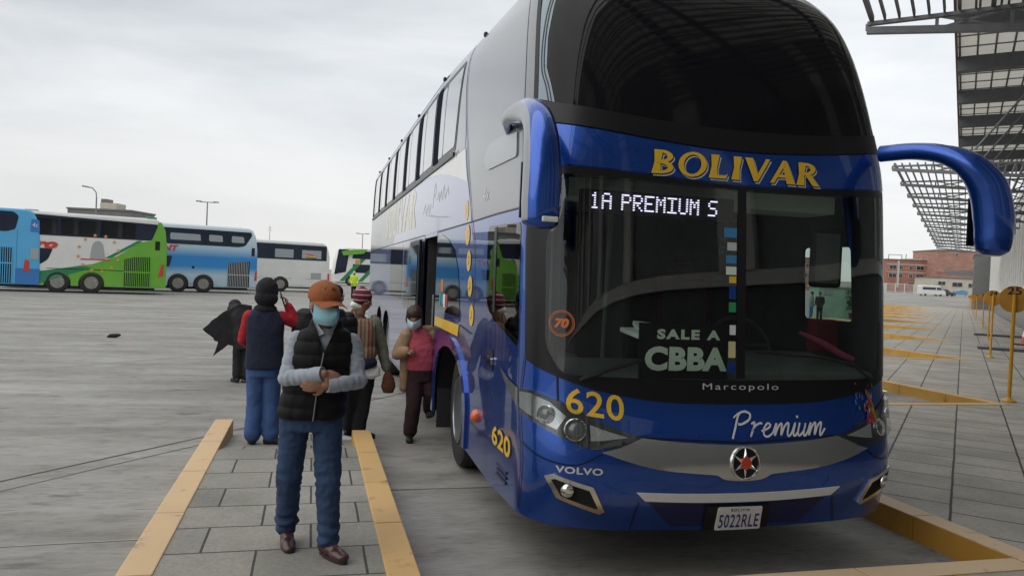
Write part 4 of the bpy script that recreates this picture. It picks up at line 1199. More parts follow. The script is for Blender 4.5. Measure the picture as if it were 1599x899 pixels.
hp = [(-2.00, 1.216), (-1.90, 1.165), (-1.53, 1.123), (-1.31, 1.127), (-1.155, 1.088), (-0.893, 0.965), (-0.66, 0.882), (-0.80, 0.825), (-0.955, 0.808), (-1.122, 0.860), (-1.285, 0.928), (-1.46, 0.985), (-1.60, 1.02), (-1.80, 1.10)]
for f in (1, -1):
    def P(q): return q if f == 1 else mir(q)
    tail = [(-2.00, 1.216), (-1.92, 1.185), (-1.70, 1.135), (-1.475, 1.112), (-1.475, 0.995), (-1.62, 1.035), (-1.82, 1.115)]
    front = [(-1.462, 1.118), (-1.31, 1.122), (-1.155, 1.084), (-0.893, 0.962), (-0.662, 0.880), (-0.80, 0.828), (-0.955, 0.812), (-1.122, 0.864), (-1.285, 0.932), (-1.462, 0.986)]
    hl = skin('headlight', P(front), M['lamp_housing'], BUS, off=0.005, step=0.05)
    patch(MB(), P(tail), M['lamp_reflector'], off=0.008, step=0.05).build('lamp_tail', hl)
    mb = MB()
    patch(mb, P([(-1.45, 1.095), (-1.33, 1.10), (-1.20, 1.065), (-1.10, 0.99), (-1.16, 0.91), (-1.28, 0.95), (-1.45, 1.0)]), M['lamp_reflector'], off=0.008, step=0.05)
    patch(mb, P([(-0.965, 0.950), (-0.88, 0.922), (-0.745, 0.884), (-0.90, 0.864), (-0.965, 0.860)]), M['lamp_grey'], off=0.008, step=0.05)
    mb.build('lamp_reflector', hl)
    for (s, z, r) in ((-1.225, 0.990, 0.058 if f == 1 else 0.035), (-1.050, 0.918, 0.067 if f == 1 else 0.056)):
        s *= f
        c = SN(s, z, 0.012); nrm = (SN(s, z, 0.1) - SN(s, z, 0.0)).normalized()
        mb = MB()
        q = nrm.to_track_quat('X', 'Z').to_matrix()
        for prof, mm in (([(r, -0.01), (r, 0.008), (r * 0.90, 0.014), (r * 0.8, 0.004), (r * 0.72, -0.004)], 'bright_chrome'), ([(r * 0.72, -0.003), (r * 0.62, 0.002), (r * 0.45, 0.010), (r * 0.2, 0.014), (0.002, 0.015)], 'lamp_lens')):
            t = MB(); t.lathe(prof, M[mm], axis='X', n=28)
            mb.raw([q @ Vector(p) + c for p in t.v], t.f, M[mm], True)
        mb.build('projector', hl)
    patch(MB(), P(front), M['lamp_glass'], off=0.034, step=0.05, thick=0.028).build('lamp_cover', hl)
    # fog lamp in its chrome frame
    fo = [(-1.235, 0.640), (-1.18, 0.660), (-0.945, 0.600), (-0.865, 0.450), (-0.895, 0.435), (-1.15, 0.518)]
    fi = [(-1.19, 0.625), (-1.165, 0.632), (-0.965, 0.578), (-0.905, 0.470), (-0.915, 0.466), (-1.125, 0.533)]
    fg = skin('fog_lamp', P(fi), M['dark_void'], BUS, off=0.004, step=0.04)
    mb = MB(); patch(mb, P(fo), M['chrome'], off=0.016, thick=0.016, step=0.04, holes=[P(fi)]); mb.build('lamp_frame', fg)
    s, z = -1.09 * f, 0.572
    c = SN(s, z, 0.012); nrm = (SN(s, z, 0.1) - SN(s, z, 0.0)).normalized(); q = nrm.to_track_quat('X', 'Z').to_matrix()
    t = MB(); t.lathe([(0.040, 0.0), (0.042, 0.012), (0.036, 0.022), (0.02, 0.030), (0.003, 0.033)], M['bright_chrome'], axis='X', n=20)
    mb = MB(); mb.raw([q @ Vector(p) + c for p in t.v], t.f, M['bright_chrome'], True); mb.build('lamp', fg)
# rainbow splash near the right headlamp
mb = MB(); rs = random.Random(11)
cols = [mat('splash_%s' % 'abcdef'[k], q, rough=0.35) for k, q in enumerate(((0.55, 0.05, 0.02), (0.75, 0.34, 0.02), (0.75, 0.60, 0.05), (0.08, 0.40, 0.06), (0.45, 0.03, 0.18), (0.04, 0.22, 0.62)))]
for k, q in enumerate(([(0.93, 1.165), (0.955, 1.17), (0.99, 1.08), (1.02, 0.99), (1.03, 0.94), (0.985, 0.94), (0.965, 0.99), (0.975, 1.07)], [(0.965, 1.16), (0.985, 1.13), (1.03, 1.03), (1.055, 0.965), (1.03, 0.95), (1.0, 1.04)], [(0.95, 1.02), (0.975, 1.05), (0.985, 0.97), (0.95, 0.935), (0.925, 0.95)], [(1.04, 1.02), (1.07, 1.03), (1.075, 0.975), (1.045, 0.965)])):
    patch(mb, smooth_poly(q, 1), cols[(0, 1, 4, 3)[k]], off=0.006 + 0.0006 * k, step=0.03)
for k in range(46):
    t = rs.random(); s_, z_ = 0.93 + 0.10 * t + rs.gauss(0, 0.045), 1.17 - 0.22 * t + rs.gauss(0, 0.03)
    if s_ > 1.20 or z_ < 0.93 + max(0, s_ - 0.9) * 0.3: continue
    L_, w_ = rs.uniform(0.008, 0.035), rs.uniform(0.004, 0.010)
    patch(mb, [(s_ - w_, z_), (s_, z_ - L_ * .5), (s_ + w_, z_), (s_ - .3 * L_, z_ + L_)], cols[rs.choice((0, 1, 2, 3, 4, 5, 5, 5))], off=0.0085 + 0.0001 * k, step=0.05)
mb.build('paint_splash', BUS)

# --- round sticker, strip of stickers, wipers on the glass
mb = MB()
for r0, r1 in ((0.078, 0.073), (0.067, 0.064)):
    a = disc_poly(-1.135, 1.535, r0, n=32); b = disc_poly(-1.135, 1.535, r1, n=32)
    mb.raw([SN(p[0], p[1], 0.009) for p in a + b], [(i, (i + 1) % 32, 32 + (i + 1) % 32, 32 + i) for i in range(32)], M['orange_decal'])
vs, fs = fit(text2d('70', 1.0, bold=0.05, shear=0.2), 0.090, 0.058)
mb.raw([SN(-1.135 + x, 1.535 + y, 0.009) for x, y in vs], fs, M['orange_decal'])
mb.build('round_sticker', BUS)
for z0, z1, k, w in ((2.10, 2.16, 'sticker_blue', .055), (2.02, 2.07, 'grey_decal', .04), (1.94, 1.99, 'sticker_blue', .045), (1.87, 1.92, 'sign_white', .045), (1.82, 1.86, 'yellow_paint', .03), (1.72, 1.80, 'paint_blue', .03), (1.64, 1.70, 'sticker_green', .03), (1.50, 1.56, 'white_decal', .025), (1.36, 1.46, 'pale_yellow', .03), (1.27, 1.33, 'paint_blue', .035)):
    skin('glass_sticker', [(-0.04 - 1.5 * w, z0), (-0.036, z0), (-0.036, z1), (-0.04 - 1.5 * w, z1)], M[k], BUS, off=0.0075, step=0.1)
for q, w in (([(-1.02, 1.205), (-0.85, 1.275), (-0.66, 1.335)], 0.02), ([(-1.02, 1.205), (-0.98, 1.225), (-0.9, 1.255)], 0.03), ([(0.98, 1.225), (0.80, 1.33), (0.55, 1.375), (0.12, 1.395)], 0.02)):
    mb = MB(); mb.tube([SN(a, b, 0.03) for a, b in q], w / 2, M['black_trim'], n=8); mb.build('wiper', BUS)

# --- cab seen through the glass
lin = MB(); patch(lin, [(-3.3, 0.9), (3.3, 0.9), (3.3, 2.55), (-3.3, 2.55)], M['cab_dark'], off=-0.035, step=0.08, holes=[WSO, CABW, CABL]); lin.build('cab_lining', BUS)
mb = MB()
mb.box((0, 1.75, 0.88), (2.3, 2.3, 0.04), M['cab_dark'])
mb.box((0, 1.95, 2.50), (2.3, 2.4, 0.04), M['cab_pale'])
mb.box((0, 0.68, 2.400), (2.0, 0.34, 0.12), M['cab_pale'])
mb.build('cab_floor', BUS)
mb = MB(); mb.box((0, 2.95, 1.65), (2.36, 0.05, 1.6), M['cab_dark']); mb.box((-0.30, 2.0, 1.62), (0.04, 1.8, 1.55), M['cab_dark']); mb.build('partition', BUS)
mb = MB()
for x0, x1, y1, zt in ((-1.12, -0.05, 0.95, 1.22), (-0.02, 1.12, 0.9, 1.30)):
    mb.raw([(x0, 0.17, 1.12), (x1, 0.17, 1.12), (x1, 0.2, zt - 0.05), (x0, 0.2, zt - 0.05), (x0, y1, zt + .03), (x1, y1, zt + .03), (x0, y1 + .15, 0.9), (x1, y1 + .15, 0.9)], [(0, 1, 2, 3), (3, 2, 5, 4), (4, 5, 7, 6)], M['cab_grey'])
mb.build('dashboard', BUS, bevel=0.02)
mb = MB(); n = 32
mb.tube([(0.62 + 0.24 * math.cos(2 * math.pi * k / n), 1.02 + 0.10 * math.sin(2 * math.pi * k / n), 1.36 + 0.20 * math.sin(2 * math.pi * k / n)) for k in range(n + 1)], 0.016, M['cab_dark'], n=8, cap=False)
mb.bar((0.40, 1.02, 1.36), (0.84, 1.02, 1.36), 0.03, 0.02, M['cab_dark']); mb.build('steering_wheel', BUS)
mb = MB()
mb.box((0.60, 1.75, 1.15), (0.5, 0.48, 0.14), M['maroon']); mb.box((0.60, 2.02, 1.48), (0.48, 0.13, 0.78), M['cab_dark']); mb.box((0.60, 2.02, 1.92), (0.26, 0.11, 0.16), M['cab_dark'])
mb.build('driver_seat', BUS, bevel=0.04)
mb = MB(); mb.box((-0.75, 1.7, 1.15), (0.46, 0.46, 0.12), M['cab_grey']); mb.box((-0.75, 1.96, 1.5), (0.44, 0.12, 0.7), M['cab_grey']); mb.build('guide_seat', BUS, bevel=0.04)
mb = MB(); mb.box((1.03, 0.62, 2.03), (0.23, 0.05, 0.42), M['black_trim'], (0, 0, R(-15))); im = mb.build('inner_mirror', BUS, bevel=0.03)
mb = MB(); mb.box((1.022, 0.588, 2.03), (0.17, 0.006, 0.36), M['cab_grey'], (0, 0, R(-15))); mb.build('mirror_glass', im)
mb = MB(); mb.box((1.02, 0.60, 1.47), (0.22, 0.10, 0.24), M['maroon']); mb.build('cushion', BUS, bevel=0.03)
mb = MB(); mb.tube([(0.72, 0.45, 1.50), (0.86, 0.40, 1.44), (1.00, 0.36, 1.36), (1.08, 0.34, 1.33)], [0.012, 0.022, 0.024, 0.018], M['pink_cloth'], n=8); mb.build('sash', BUS)
mb = MB(); mb.tube([(-1.06, 0.5, 1.0), (-1.06, 0.55, 2.4)], 0.035, M['cab_grey'], n=8); mb.tube([(-0.52, 1.0, 0.95), (-0.50, 1.0, 2.4)], 0.02, M['cab_grey'], n=8); mb.build('cab_pillar', BUS)
# lit destination matrix behind the glass
FONT = {'1': '00100 01100 00100 00100 00100 00100 01110', 'A': '01110 10001 10001 11111 10001 10001 10001', 'P': '11110 10001 10001 11110 10000 10000 10000', 'R': '11110 10001 10001 11110 10100 10010 10001', 'E': '11111 10000 10000 11110 10000 10000 11111',
        'M': '10001 11011 10101 10101 10001 10001 10001', 'I': '11111 00100 00100 00100 00100 00100 11111', 'U': '10001 10001 10001 10001 10001 10001 01110', 'S': '01111 10000 10000 01110 00001 00001 11110', ' ': '000 000 000 000 000 000 000'}
mb = MB(); mb.box((-0.44, 0.36, 2.30), (1.06, 0.06, 0.14), M['dark_void']); dm = mb.build('destination_display', BUS)
mb = MB(); x = 0.0; cells = []
for ch in '1A PREMIUM S':
    rows = FONT[ch].split()
    for j, rw in enumerate(rows):
        for i, b in enumerate(rw):
            if b == '1':
                cells += [(x + i + d, j) for d in (0, 0.5)]
    x += len(rows[0]) + 1
sc_ = 0.90 / x
for i, j in cells:
    cx_, cz_ = -0.915 + i * sc_, 2.345 - j * 0.0150
    mb.box((cx_, 0.326, cz_), (sc_ * 0.34, 0.006, 0.0085), M['led'])
mb.build('lit_dots', dm)

# --- mirrors on their swan-neck arms
def sweep_obj(name, pts, rads, m, parent, n=20, up=(0, 0, 1)):
    P = [Vector(p) for p in pts]; Q = [P[0] * 2 - P[1]] + P + [P[-1] * 2 - P[-2]]
    RR = [rads[0]] + list(rads) + [rads[-1]]
    op, orr = [], []
    for i in range(1, len(Q) - 2):
        for k in range(6):
            t = k / 6
            op.append(0.5 * ((2 * Q[i]) + (Q[i + 1] - Q[i - 1]) * t + (2 * Q[i - 1] - 5 * Q[i] + 4 * Q[i + 1] - Q[i + 2]) * t * t + (3 * Q[i] - Q[i - 1] - 3 * Q[i + 1] + Q[i + 2]) * t ** 3))
            orr.append((RR[i][0] * (1 - t) + RR[i + 1][0] * t, RR[i][1] * (1 - t) + RR[i + 1][1] * t))
    op.append(P[-1]); orr.append(rads[-1])
    mb = MB(); mb.tube(op, orr, m, n=n, upv=up)
    return mb, mb.build(name, parent)
addm('mirror_silver_sheen', (0.36, 0.37, 0.39), rough=0.4, metal=0.3, coat=0.3)  # silver of the arm; on the outer edge it paints in sky reflection
lp_ = [(-1.31, 0.95, 2.80), (-1.37, 0.72, 2.835), (-1.385, 0.42, 2.815), (-1.39, 0.12, 2.76), (-1.40, -0.10, 2.66), (-1.41, -0.22, 2.52), (-1.415, -0.27, 2.36), (-1.42, -0.29, 2.20), (-1.425, -0.30, 2.09), (-1.427, -0.30, 2.06)]
rl_ = [(0.02, 0.03), (0.045, 0.05), (0.055, 0.065), (0.07, 0.085), (0.085, 0.105), (0.098, 0.115), (0.104, 0.115), (0.106, 0.105), (0.098, 0.092), (0.055, 0.05)]
mbm, om = sweep_obj('wing_mirror', lp_, rl_, M['paint_blue'], BUS)
me = om.data; me.materials.append(M['mirror_silver_sheen'])
for p in me.polygons:
    if p.normal.x < (-0.55 if p.center.y > 0.15 else -0.84): p.material_index = 1
mb = MB(); mb.box((-1.425, -0.185, 2.27), (0.17, 0.012, 0.30), M['black_trim']); mb.build('mirror_glass', om)
mb = MB(); mb.box((-1.40, -0.40, 2.105), (0.085, 0.02, 0.028), M['sign_white'], (0, 0, 0)); mb.build('lamp_lens', om, bevel=0.006)
bp = skin('mirror_bracket', round_poly([(-2.65, 2.70), (-2.5, 2.60), (-1.6, 2.585), (-1.6, 2.78), (-2.45, 2.80)], 0.05), M['paint_silver'], BUS, off=0.012, thick=0.012)
rp_ = [(1.12, 0.22, 2.74), (1.20, 0.02, 2.735), (1.27, -0.16, 2.695), (1.355, -0.28, 2.615), (1.445, -0.335, 2.48), (1.485, -0.35, 2.30), (1.49, -0.35, 2.15), (1.487, -0.35, 2.09), (1.485, -0.35, 2.06)]
rr_ = [(0.05, 0.055), (0.055, 0.055), (0.07, 0.06), (0.095, 0.085), (0.11, 0.11), (0.112, 0.115), (0.107, 0.107), (0.092, 0.092), (0.05, 0.05)]
mbm, om = sweep_obj('wing_mirror', rp_, rr_, M['paint_blue'], BUS)
mb = MB(); mb.box((1.49, -0.24, 2.27), (0.17, 0.012, 0.30), M['black_trim']); mb.build('mirror_glass', om)

# --- cardboard sign and things lying on the dashboard
sg = thing('destination_board', 'black board with pale painted words SALE A CBBA propped behind the windscreen', 'sign', (-0.335, 0.115, 1.235))
mb = MB(); mb.box((0.0, 0, 0.15), (0.60, 0.015, 0.34), M['board_black'], (R(-4), 0, 0)); mb.build('board', sg)
mb = MB()
vs, fs = fit(text2d('SALE A', 1.0, bold=0.05, space=1.25, cut=0), 0.43, 0.062); mb.raw([(x + 0.02 , -0.012 - 0.06 * 0.0, y + 0.255) for x, y in vs], fs, M['sign_white'])
vs, fs = fit(text2d('CBBA', 1.0, bold=0.05, space=1.05, cut=0), 0.56, 0.150); mb.raw([(x + 0.01, -0.014, y + 0.105) for x, y in vs], fs, M['sign_white'])
mb.v = [(a, b - 0.010 + 0.0 * c, c) for a, b, c in mb.v]
mb.build('lettering', sg)
ppr = MB(); ppr.box((0, 0, 0), (0.34, 0.22, 0.03), M['plate_white'], (R(8), 0, R(10))); ppr.box((0.03, 0.02, 0.035), (0.26, 0.16, 0.03), M['sign_white'], (R(10), R(5), R(-14)))
o = ppr.build('paper_pile', bevel=0.006); o.location = (-0.42, 0.42, 1.47)
tag(o, 'loose white papers lying on the dashboard behind the SALE A CBBA board', 'papers')

# ================================================================== FAR YARD, OTHER COACHES, TOWN
mb = MB()
def yp(sm, w, z): return ((sm + w) / 2, (sm - w) / 2, z)
rows = [(158, -0.02), (185, 0.45), (215, 1.25), (236, 1.62), (900, 1.7)]
cols = [-110, -80, 60, 160]
vs = [yp(s, w * (1 if s < 300 else 3), (z if w not in (-110,) else -0.05)) for s, z in rows for w in cols]
mb.raw(vs, [(i * 4 + j, i * 4 + j + 1, i * 4 + j + 5, i * 4 + j + 4) for i in range(4) for j in range(3)], M['lot'], True)
tag(mb.build('terrain'), kind='structure')

def grad_mat(name, stops, z0, z1, rough=0.3):
    """livery fading with height, as sprayed on the coach"""
    m, nt, p = node_mat(name)
    N, L = nt.nodes, nt.links
    tc = N.new('ShaderNodeTexCoord'); sp = N.new('ShaderNodeSeparateXYZ'); mr = N.new('ShaderNodeMapRange'); r = N.new('ShaderNodeValToRGB')
    mr.inputs['From Min'].default_value = z0; mr.inputs['From Max'].default_value = z1
    L.new(tc.outputs['Object'], sp.inputs['Vector']); L.new(sp.outputs['Z'], mr.inputs['Value']); L.new(mr.outputs['Result'], r.inputs['Fac'])
    while len(r.color_ramp.elements) < len(stops): r.color_ramp.elements.new(0.5)
    for e, (pos, c) in zip(r.color_ramp.elements, stops): e.position = pos; e.color = (*c, 1)
    L.new(r.outputs['Color'], p.inputs['Base Color']); p.inputs['Roughness'].default_value = rough; p.inputs['Coat Weight'].default_value = 0.5
    return m
addm('far_white', (0.66, 0.66, 0.63), rough=0.4, coat=0.4, noise_sc=0.8, noise_amt=0.08)
addm('far_green', (0.13, 0.37, 0.035), rough=0.35, coat=0.5, noise_sc=1.0, noise_amt=0.08)
addm('far_deep_green', (0.02, 0.20, 0.08), rough=0.35, coat=0.5)
addm('far_sky_blue', (0.085, 0.38, 0.66), rough=0.35, coat=0.5, noise_sc=0.9, noise_amt=0.06)
addm('far_mid_blue', (0.035, 0.17, 0.48), rough=0.35, coat=0.5)
addm('far_pane', (0.018, 0.026, 0.045), rough=0.08, spec=0.7)
addm('far_pane_light', (0.30, 0.34, 0.36), rough=0.2)
addm('far_red', (0.50, 0.05, 0.035), rough=0.4)
addm('far_orange', (0.62, 0.28, 0.07), rough=0.5)
addm('far_grey', (0.32, 0.34, 0.34), rough=0.5)
M['far_blue_fade'] = grad_mat('far_blue_fade', [(0.0, (0.36, 0.50, 0.56)), (0.20, (0.42, 0.56, 0.62)), (0.34, (0.03, 0.24, 0.56)), (0.50, (0.025, 0.22, 0.54)), (0.66, (0.38, 0.54, 0.62)), (1.0, (0.60, 0.70, 0.74))], 0.35, 3.95)
ROTB = R(13)

addm('rim_dull', (0.24, 0.225, 0.20), rough=0.6, metal=0.2, noise_sc=10, noise_amt=0.3)
def far_coach(label, loc, L, H, body, wheels, rot=ROTB, roof=None):
    r = thing('parked_coach', label, 'bus', loc, rot, 'coaches parked across the yard')
    mb = MB()
    prof = [(0, 0.34), (0.02, 1.4), (0, 2.6), (-0.10, H - 0.55), (-0.30, H - 0.12), (-0.55, H), (-L + 1.1, H), (-L + 0.5, H - 0.25), (-L + 0.15, H - 1.4), (-L, 1.3), (-L + 0.05, 0.34)]
    mb.prism(prof, 0.0, 2.6, body)
    mb.build('body', r, bevel=0.10)
    if roof:
        mb = MB(); mb.box((-L / 2, 1.3, H - 0.02), (L - 1.9, 2.3, 0.10), roof); mb.build('roof', r, bevel=0.03)
    for x in wheels:
        t = wheel(r, x, 0.140, r=0.535, w=0.28, face=-1, rim=M['rim_dull']); t.rotation_euler = (0, 0, R(90))
        mb = MB(); n = 18
        ring = [(x - 0.58 * math.cos(math.pi * k / n), 0.50 + 0.59 * math.sin(math.pi * k / n)) for k in range(n + 1)]
        mb.prism([(x - 0.58, 0.33)] + ring + [(x + 0.58, 0.33)], -0.004, 0.02, M['dark_void']); mb.build('wheel_arch', r)
    mb = MB(); mb.box((-L / 2, 1.3, 0.40), (L - 1, 2.2, 0.3), M['dark_void']); mb.build('chassis', r)
    return r
def dec(r, name, poly, m, d=0.006, rnd=0.0):
    if rnd: poly = round_poly(poly, rnd)
    mb = MB(); mb.prism(poly, -d, 0.015, m); return mb.build(name, r)
def grille(r, poly, bars, frame, m_bar, n=14, z_gap=None):
    g = dec(r, 'engine_grille', poly, M['dark_void'], 0.008)
    x0, x1 = min(p[0] for p in poly), max(p[0] for p in poly)
    mb = MB()
    for k in range(n + 1):
        x = x0 + (x1 - x0) * k / n
        zs = []
        for i in range(len(poly)):
            (xa, za), (xb, zb) = poly[i], poly[(i + 1) % len(poly)]
            if (xa - x) * (xb - x) <= 0 and abs(xa - xb) > 1e-6: zs.append(za + (zb - za) * (x - xa) / (xb - xa))
        if len(zs) >= 2: mb.box((x, -0.018, (min(zs) + max(zs)) / 2), (0.035, 0.02, max(zs) - min(zs)), m_bar)
    if z_gap: mb.box(((x0 + x1) / 2, -0.02, z_gap), (x1 - x0, 0.02, 0.07), m_bar)
    mb.build('bars', g)
def lettering(r, name, body, x, z, w, h, m, d=0.022, **k):
    vs, fs = fit(text2d(body, 1.0, cut=0, **k), w, h)
    mb = MB(); mb.raw([(x + a, -d, z + b) for a, b in vs], fs, m); return mb.build(name, r)

# green and white coach
G = far_coach('white and bright green double-deck coach with a ring of orange stars on its flank', (-10.12, 39.46, 0), 13.5, 3.98, M['far_white'], (-4.92, -3.43), roof=M['far_white'])
dec(G, 'green_tail', [(0.02, 0.36), (0.03, 1.4), (0.01, 2.6), (-0.08, 3.40), (-0.28, 3.82), (-0.45, 3.80), (-0.75, 2.83), (-1.30, 2.72), (-2.3, 1.95), (-3.4, 1.50), (-4.8, 1.22), (-6.2, 0.95), (-12.5, 0.85), (-12.5, 0.40)], M['far_green'], 0.004)
dec(G, 'green_stripe', [(-1.15, 2.80), (-1.38, 2.80), (-2.9, 1.80), (-2.55, 1.85)], M['far_deep_green'], 0.009)
dec(G, 'skirt_deep_green', [(-6.2, 0.95), (-4.9, 1.20), (-3.9, 1.40), (-3.4, 1.30), (-5.7, 0.45), (-8, 0.40), (-12.4, 0.42), (-12.4, 0.86)], M['far_deep_green'], 0.0065)  # deep green area of the livery along the skirt
w = dec(G, 'window_band', [(-12.6, 2.85), (-12.6, 3.86), (-6, 3.86), (-0.42, 3.70), (-0.72, 2.83)], M['far_pane'], 0.010, 0.15)
for k in range(6):
    x = -1.5 - k * 1.75
    dec(w, 'pane', [(x, 2.92), (x - 1.6, 2.92), (x - 1.6, 3.70), (x, 3.66)], M['dark_glass'], 0.014, 0.05)
dec(G, 'lower_window', [(-7.4, 2.2), (-5.15, 2.2), (-5.35, 1.65), (-5.65, 1.40), (-7.4, 1.40)], M['far_pane'], 0.010, 0.12)
dec(G, 'side_emblem', [(-3.55, 1.72), (-2.85, 1.72), (-2.95, 2.50), (-3.10, 2.68), (-3.30, 2.68), (-3.45, 2.50)], M['far_grey'], 0.012, 0.12)
dec(G, 'red_pinstripe', [(-3.95, 1.76), (-2.6, 1.76), (-2.6, 1.70), (-3.95, 1.70)], M['far_red'], 0.016)
for k in range(12):
    a = 2 * math.pi * k / 12 + 0.2
    cx_, cz_, = -3.15 + 0.92 * math.cos(a), 2.05 + 0.92 * math.sin(a)
    st = [(cx_ + (0.11 if j % 2 == 0 else 0.045) * math.sin(j * math.pi / 5), cz_ + (0.11 if j % 2 == 0 else 0.045) * math.cos(j * math.pi / 5)) for j in range(10)]
    dec(G, 'star', st, M['far_orange'], 0.017)
lettering(G, 'flank_lettering', 'ro', -5.45, 2.35, 1.0, 0.36, M['far_red'], bold=0.06, shear=0.3)
grille(G, [(-1.98, 0.42), (-0.75, 0.42), (-0.75, 1.98), (-1.5, 1.95), (-1.98, 1.80)], 14, None, M['far_green'], 14, 1.16)
dec(G, 'air_vent', [(-0.55, 2.35), (-0.32, 2.35), (-0.32, 2.82), (-0.55, 2.82)], M['dark_void'], 0.010)
mb = MB(); mb.prism([(-0.36, 0.95), (-0.12, 1.0), (-0.10, 1.62), (-0.22, 1.62)], -0.02, 0.03, M['far_red']); mb.build('tail_lamp', G)
mb = MB()
for k in range(9): mb.box((0.035, 1.2, 1.25 + 0.14 * k), (0.03, 2.0, 0.05), M['dark_void'])
mb.build('rear_louvres', G)
mb = MB(); mb.box((-0.75, 0.9, 4.02), (0.5, 1.2, 0.16), M['far_deep_green']); mb.build('roof_fairing', G, bevel=0.04)
mb = MB(); mb.prism([(-5.4, 1.22), (-2.0, 1.22), (-2.0, 1.19), (-5.4, 1.19)], -0.011, 0.01, M['dark_void']); mb.build('flap_line', G)

# first light blue coach, cut by the picture edge
B1 = far_coach('sky blue double-deck coach at the far left, overlapping the green and white one', (-15.66, 38.13, 0), 12.5, 4.05, M['far_sky_blue'], (-7.6, -6.2), rot=R(13))
dec(B1, 'window_band', [(-12, 2.95), (-12, 3.90), (-1.15, 3.90), (-0.92, 3.70), (-1.05, 3.05), (-1.4, 2.92)], M['far_pane'], 0.010, 0.12)
dec(B1, 'skirt_stripe', [(-1.0, 0.38), (0.0, 0.38), (0.02, 1.15), (-1.0, 1.15)], M['far_mid_blue'], 0.006)
grille(B1, [(-3.2, 0.42), (-1.15, 0.42), (-1.15, 2.15), (-3.2, 2.15)], 20, None, M['far_sky_blue'], 22, 1.38)
mb = MB(); mb.prism([(-0.68, 1.0), (-0.42, 1.0), (-0.44, 1.55), (-0.62, 1.60)], -0.02, 0.03, M['far_red']); mb.build('tail_lamp', B1)
mb = MB(); mb.box((0.0, 1.3, 3.15), (0.06, 2.0, 0.75), M['far_mid_blue']); mb.box((0.03, 1.3, 2.0), (0.05, 1.6, 0.6), M['far_grey']); mb.build('rear_window', B1)
dec(B1, 'rear_corner_glass', [(-0.44, 2.95), (-0.03, 2.95), (-0.06, 3.55), (-0.40, 3.60)], M['far_mid_blue'], 0.008, 0.06)
dec(B1, 'corner_panel', [(-0.40, 1.62), (-0.06, 1.62), (-0.06, 2.15), (-0.38, 2.15)], M['far_grey'], 0.008)
dec(B1, 'panel_line', [(-0.98, 0.40), (-0.96, 0.40), (-0.96, 3.0), (-0.98, 3.0)], M['far_mid_blue'], 0.007)
lettering(B1, 'tail_lettering', '4c', -0.23, 3.30, 0.24, 0.22, M['far_white'])
mb = MB(); mb.box((-0.45, 1.3, 4.02), (0.6, 2.0, 0.14), M['far_grey']); mb.build('roof_fairing', B1, bevel=0.05)

# second blue coach, fading livery
B2 = far_coach('blue double-deck coach fading to pale blue, between the green and the plain white coach', (-5.95, 45.67, 0), 13.5, 4.05, M['far_blue_fade'], (-4.49, -3.08), roof=M['far_white'])
w = dec(B2, 'window_band', [(-12.6, 2.88), (-12.6, 3.85), (-0.40, 3.80), (-0.36, 3.6), (-0.75, 2.95), (-1.1, 2.86)], M['far_pane'], 0.010, 0.12)
for x0, x1 in ((-1.55, -0.80), (-2.85, -2.05), (-5.0, -3.3), (-7.0, -5.4)):
    dec(w, 'pane', [(x0, 3.12), (x1, 3.12), (x1 - .05, 3.50), (x0, 3.52)], M['far_pane_light'], 0.014, 0.08)
lettering(B2, 'flank_lettering', 'NT', -4.95, 2.62, 0.85, 0.36, M['far_red'], bold=0.05, shear=0.2)
dec(B2, 'lower_window', [(-7.4, 2.15), (-4.85, 2.15), (-5.0, 1.5), (-7.4, 1.4)], M['far_pane'], 0.010, 0.1)
grille(B2, [(-1.72, 0.42), (-0.45, 0.42), (-0.45, 2.02), (-1.72, 1.85)], 14, None, M['far_grey'], 13, 1.15)
dec(B2, 'air_vent', [(-0.36, 2.35), (-0.18, 2.35), (-0.18, 2.85), (-0.36, 2.85)], M['dark_void'], 0.010)
for x in (-4.49, -3.08):
    mb = MB(); n = 16
    o_ = [(x - 0.74 * math.cos(math.pi * k / n), 0.50 + 0.76 * math.sin(math.pi * k / n)) for k in range(n + 1)]
    i_ = [(x - 0.62 * math.cos(math.pi * k / n), 0.50 + 0.64 * math.sin(math.pi * k / n)) for k in range(n + 1)]
    for k in range(n): mb.prism([o_[k], o_[k + 1], i_[k + 1], i_[k]], -0.03, 0.01, M['far_blue_fade'])
    mb.build('arch_lip', B2)
mb = MB(); mb.prism([(-0.16, 0.85), (0.0, 0.85), (0.0, 1.45), (-0.10, 1.45)], -0.02, 0.03, M['far_red']); mb.build('tail_lamp', B2)
dec(B2, 'fuel_cap', [(-3.75, 1.45), (-3.62, 1.45), (-3.62, 1.58), (-3.75, 1.58)], M['dark_void'], 0.012)

# white single-deck coach
W = far_coach('plain white single-deck coach with a tricolour sticker in its dark window band', (-1.4, 53.5, 0), 11.5, 3.62, M['far_white'], (-3.5,), roof=M['far_white'])
w = dec(W, 'window_band', [(-10.8, 2.32), (-10.8, 3.45), (-0.25, 3.40), (-0.25, 2.32)], M['far_pane'], 0.010, 0.06)
dec(w, 'pane', [(-3.95, 2.45), (-2.65, 2.45), (-2.65, 3.05), (-3.95, 3.05)], M['far_pane_light'], 0.014, 0.04)
dec(w, 'pane', [(-2.05, 2.45), (-0.65, 2.45), (-0.65, 3.05), (-2.05, 3.05)], M['far_grey'], 0.014, 0.04)
for k, c in enumerate(('far_red', 'yellow_paint', 'far_deep_green')):
    dec(w, 'flag_band', [(-1.75, 2.78 - k * 0.09), (-1.20 + .1 * k, 2.72 - k * 0.09), (-1.20 + .1 * k, 2.62 - k * 0.09), (-1.75, 2.69 - k * 0.09)], M[c], 0.019)
dec(W, 'grille', [(-1.35, 0.95), (-0.62, 0.95), (-0.62, 1.42), (-1.35, 1.42)], M['far_grey'], 0.010)
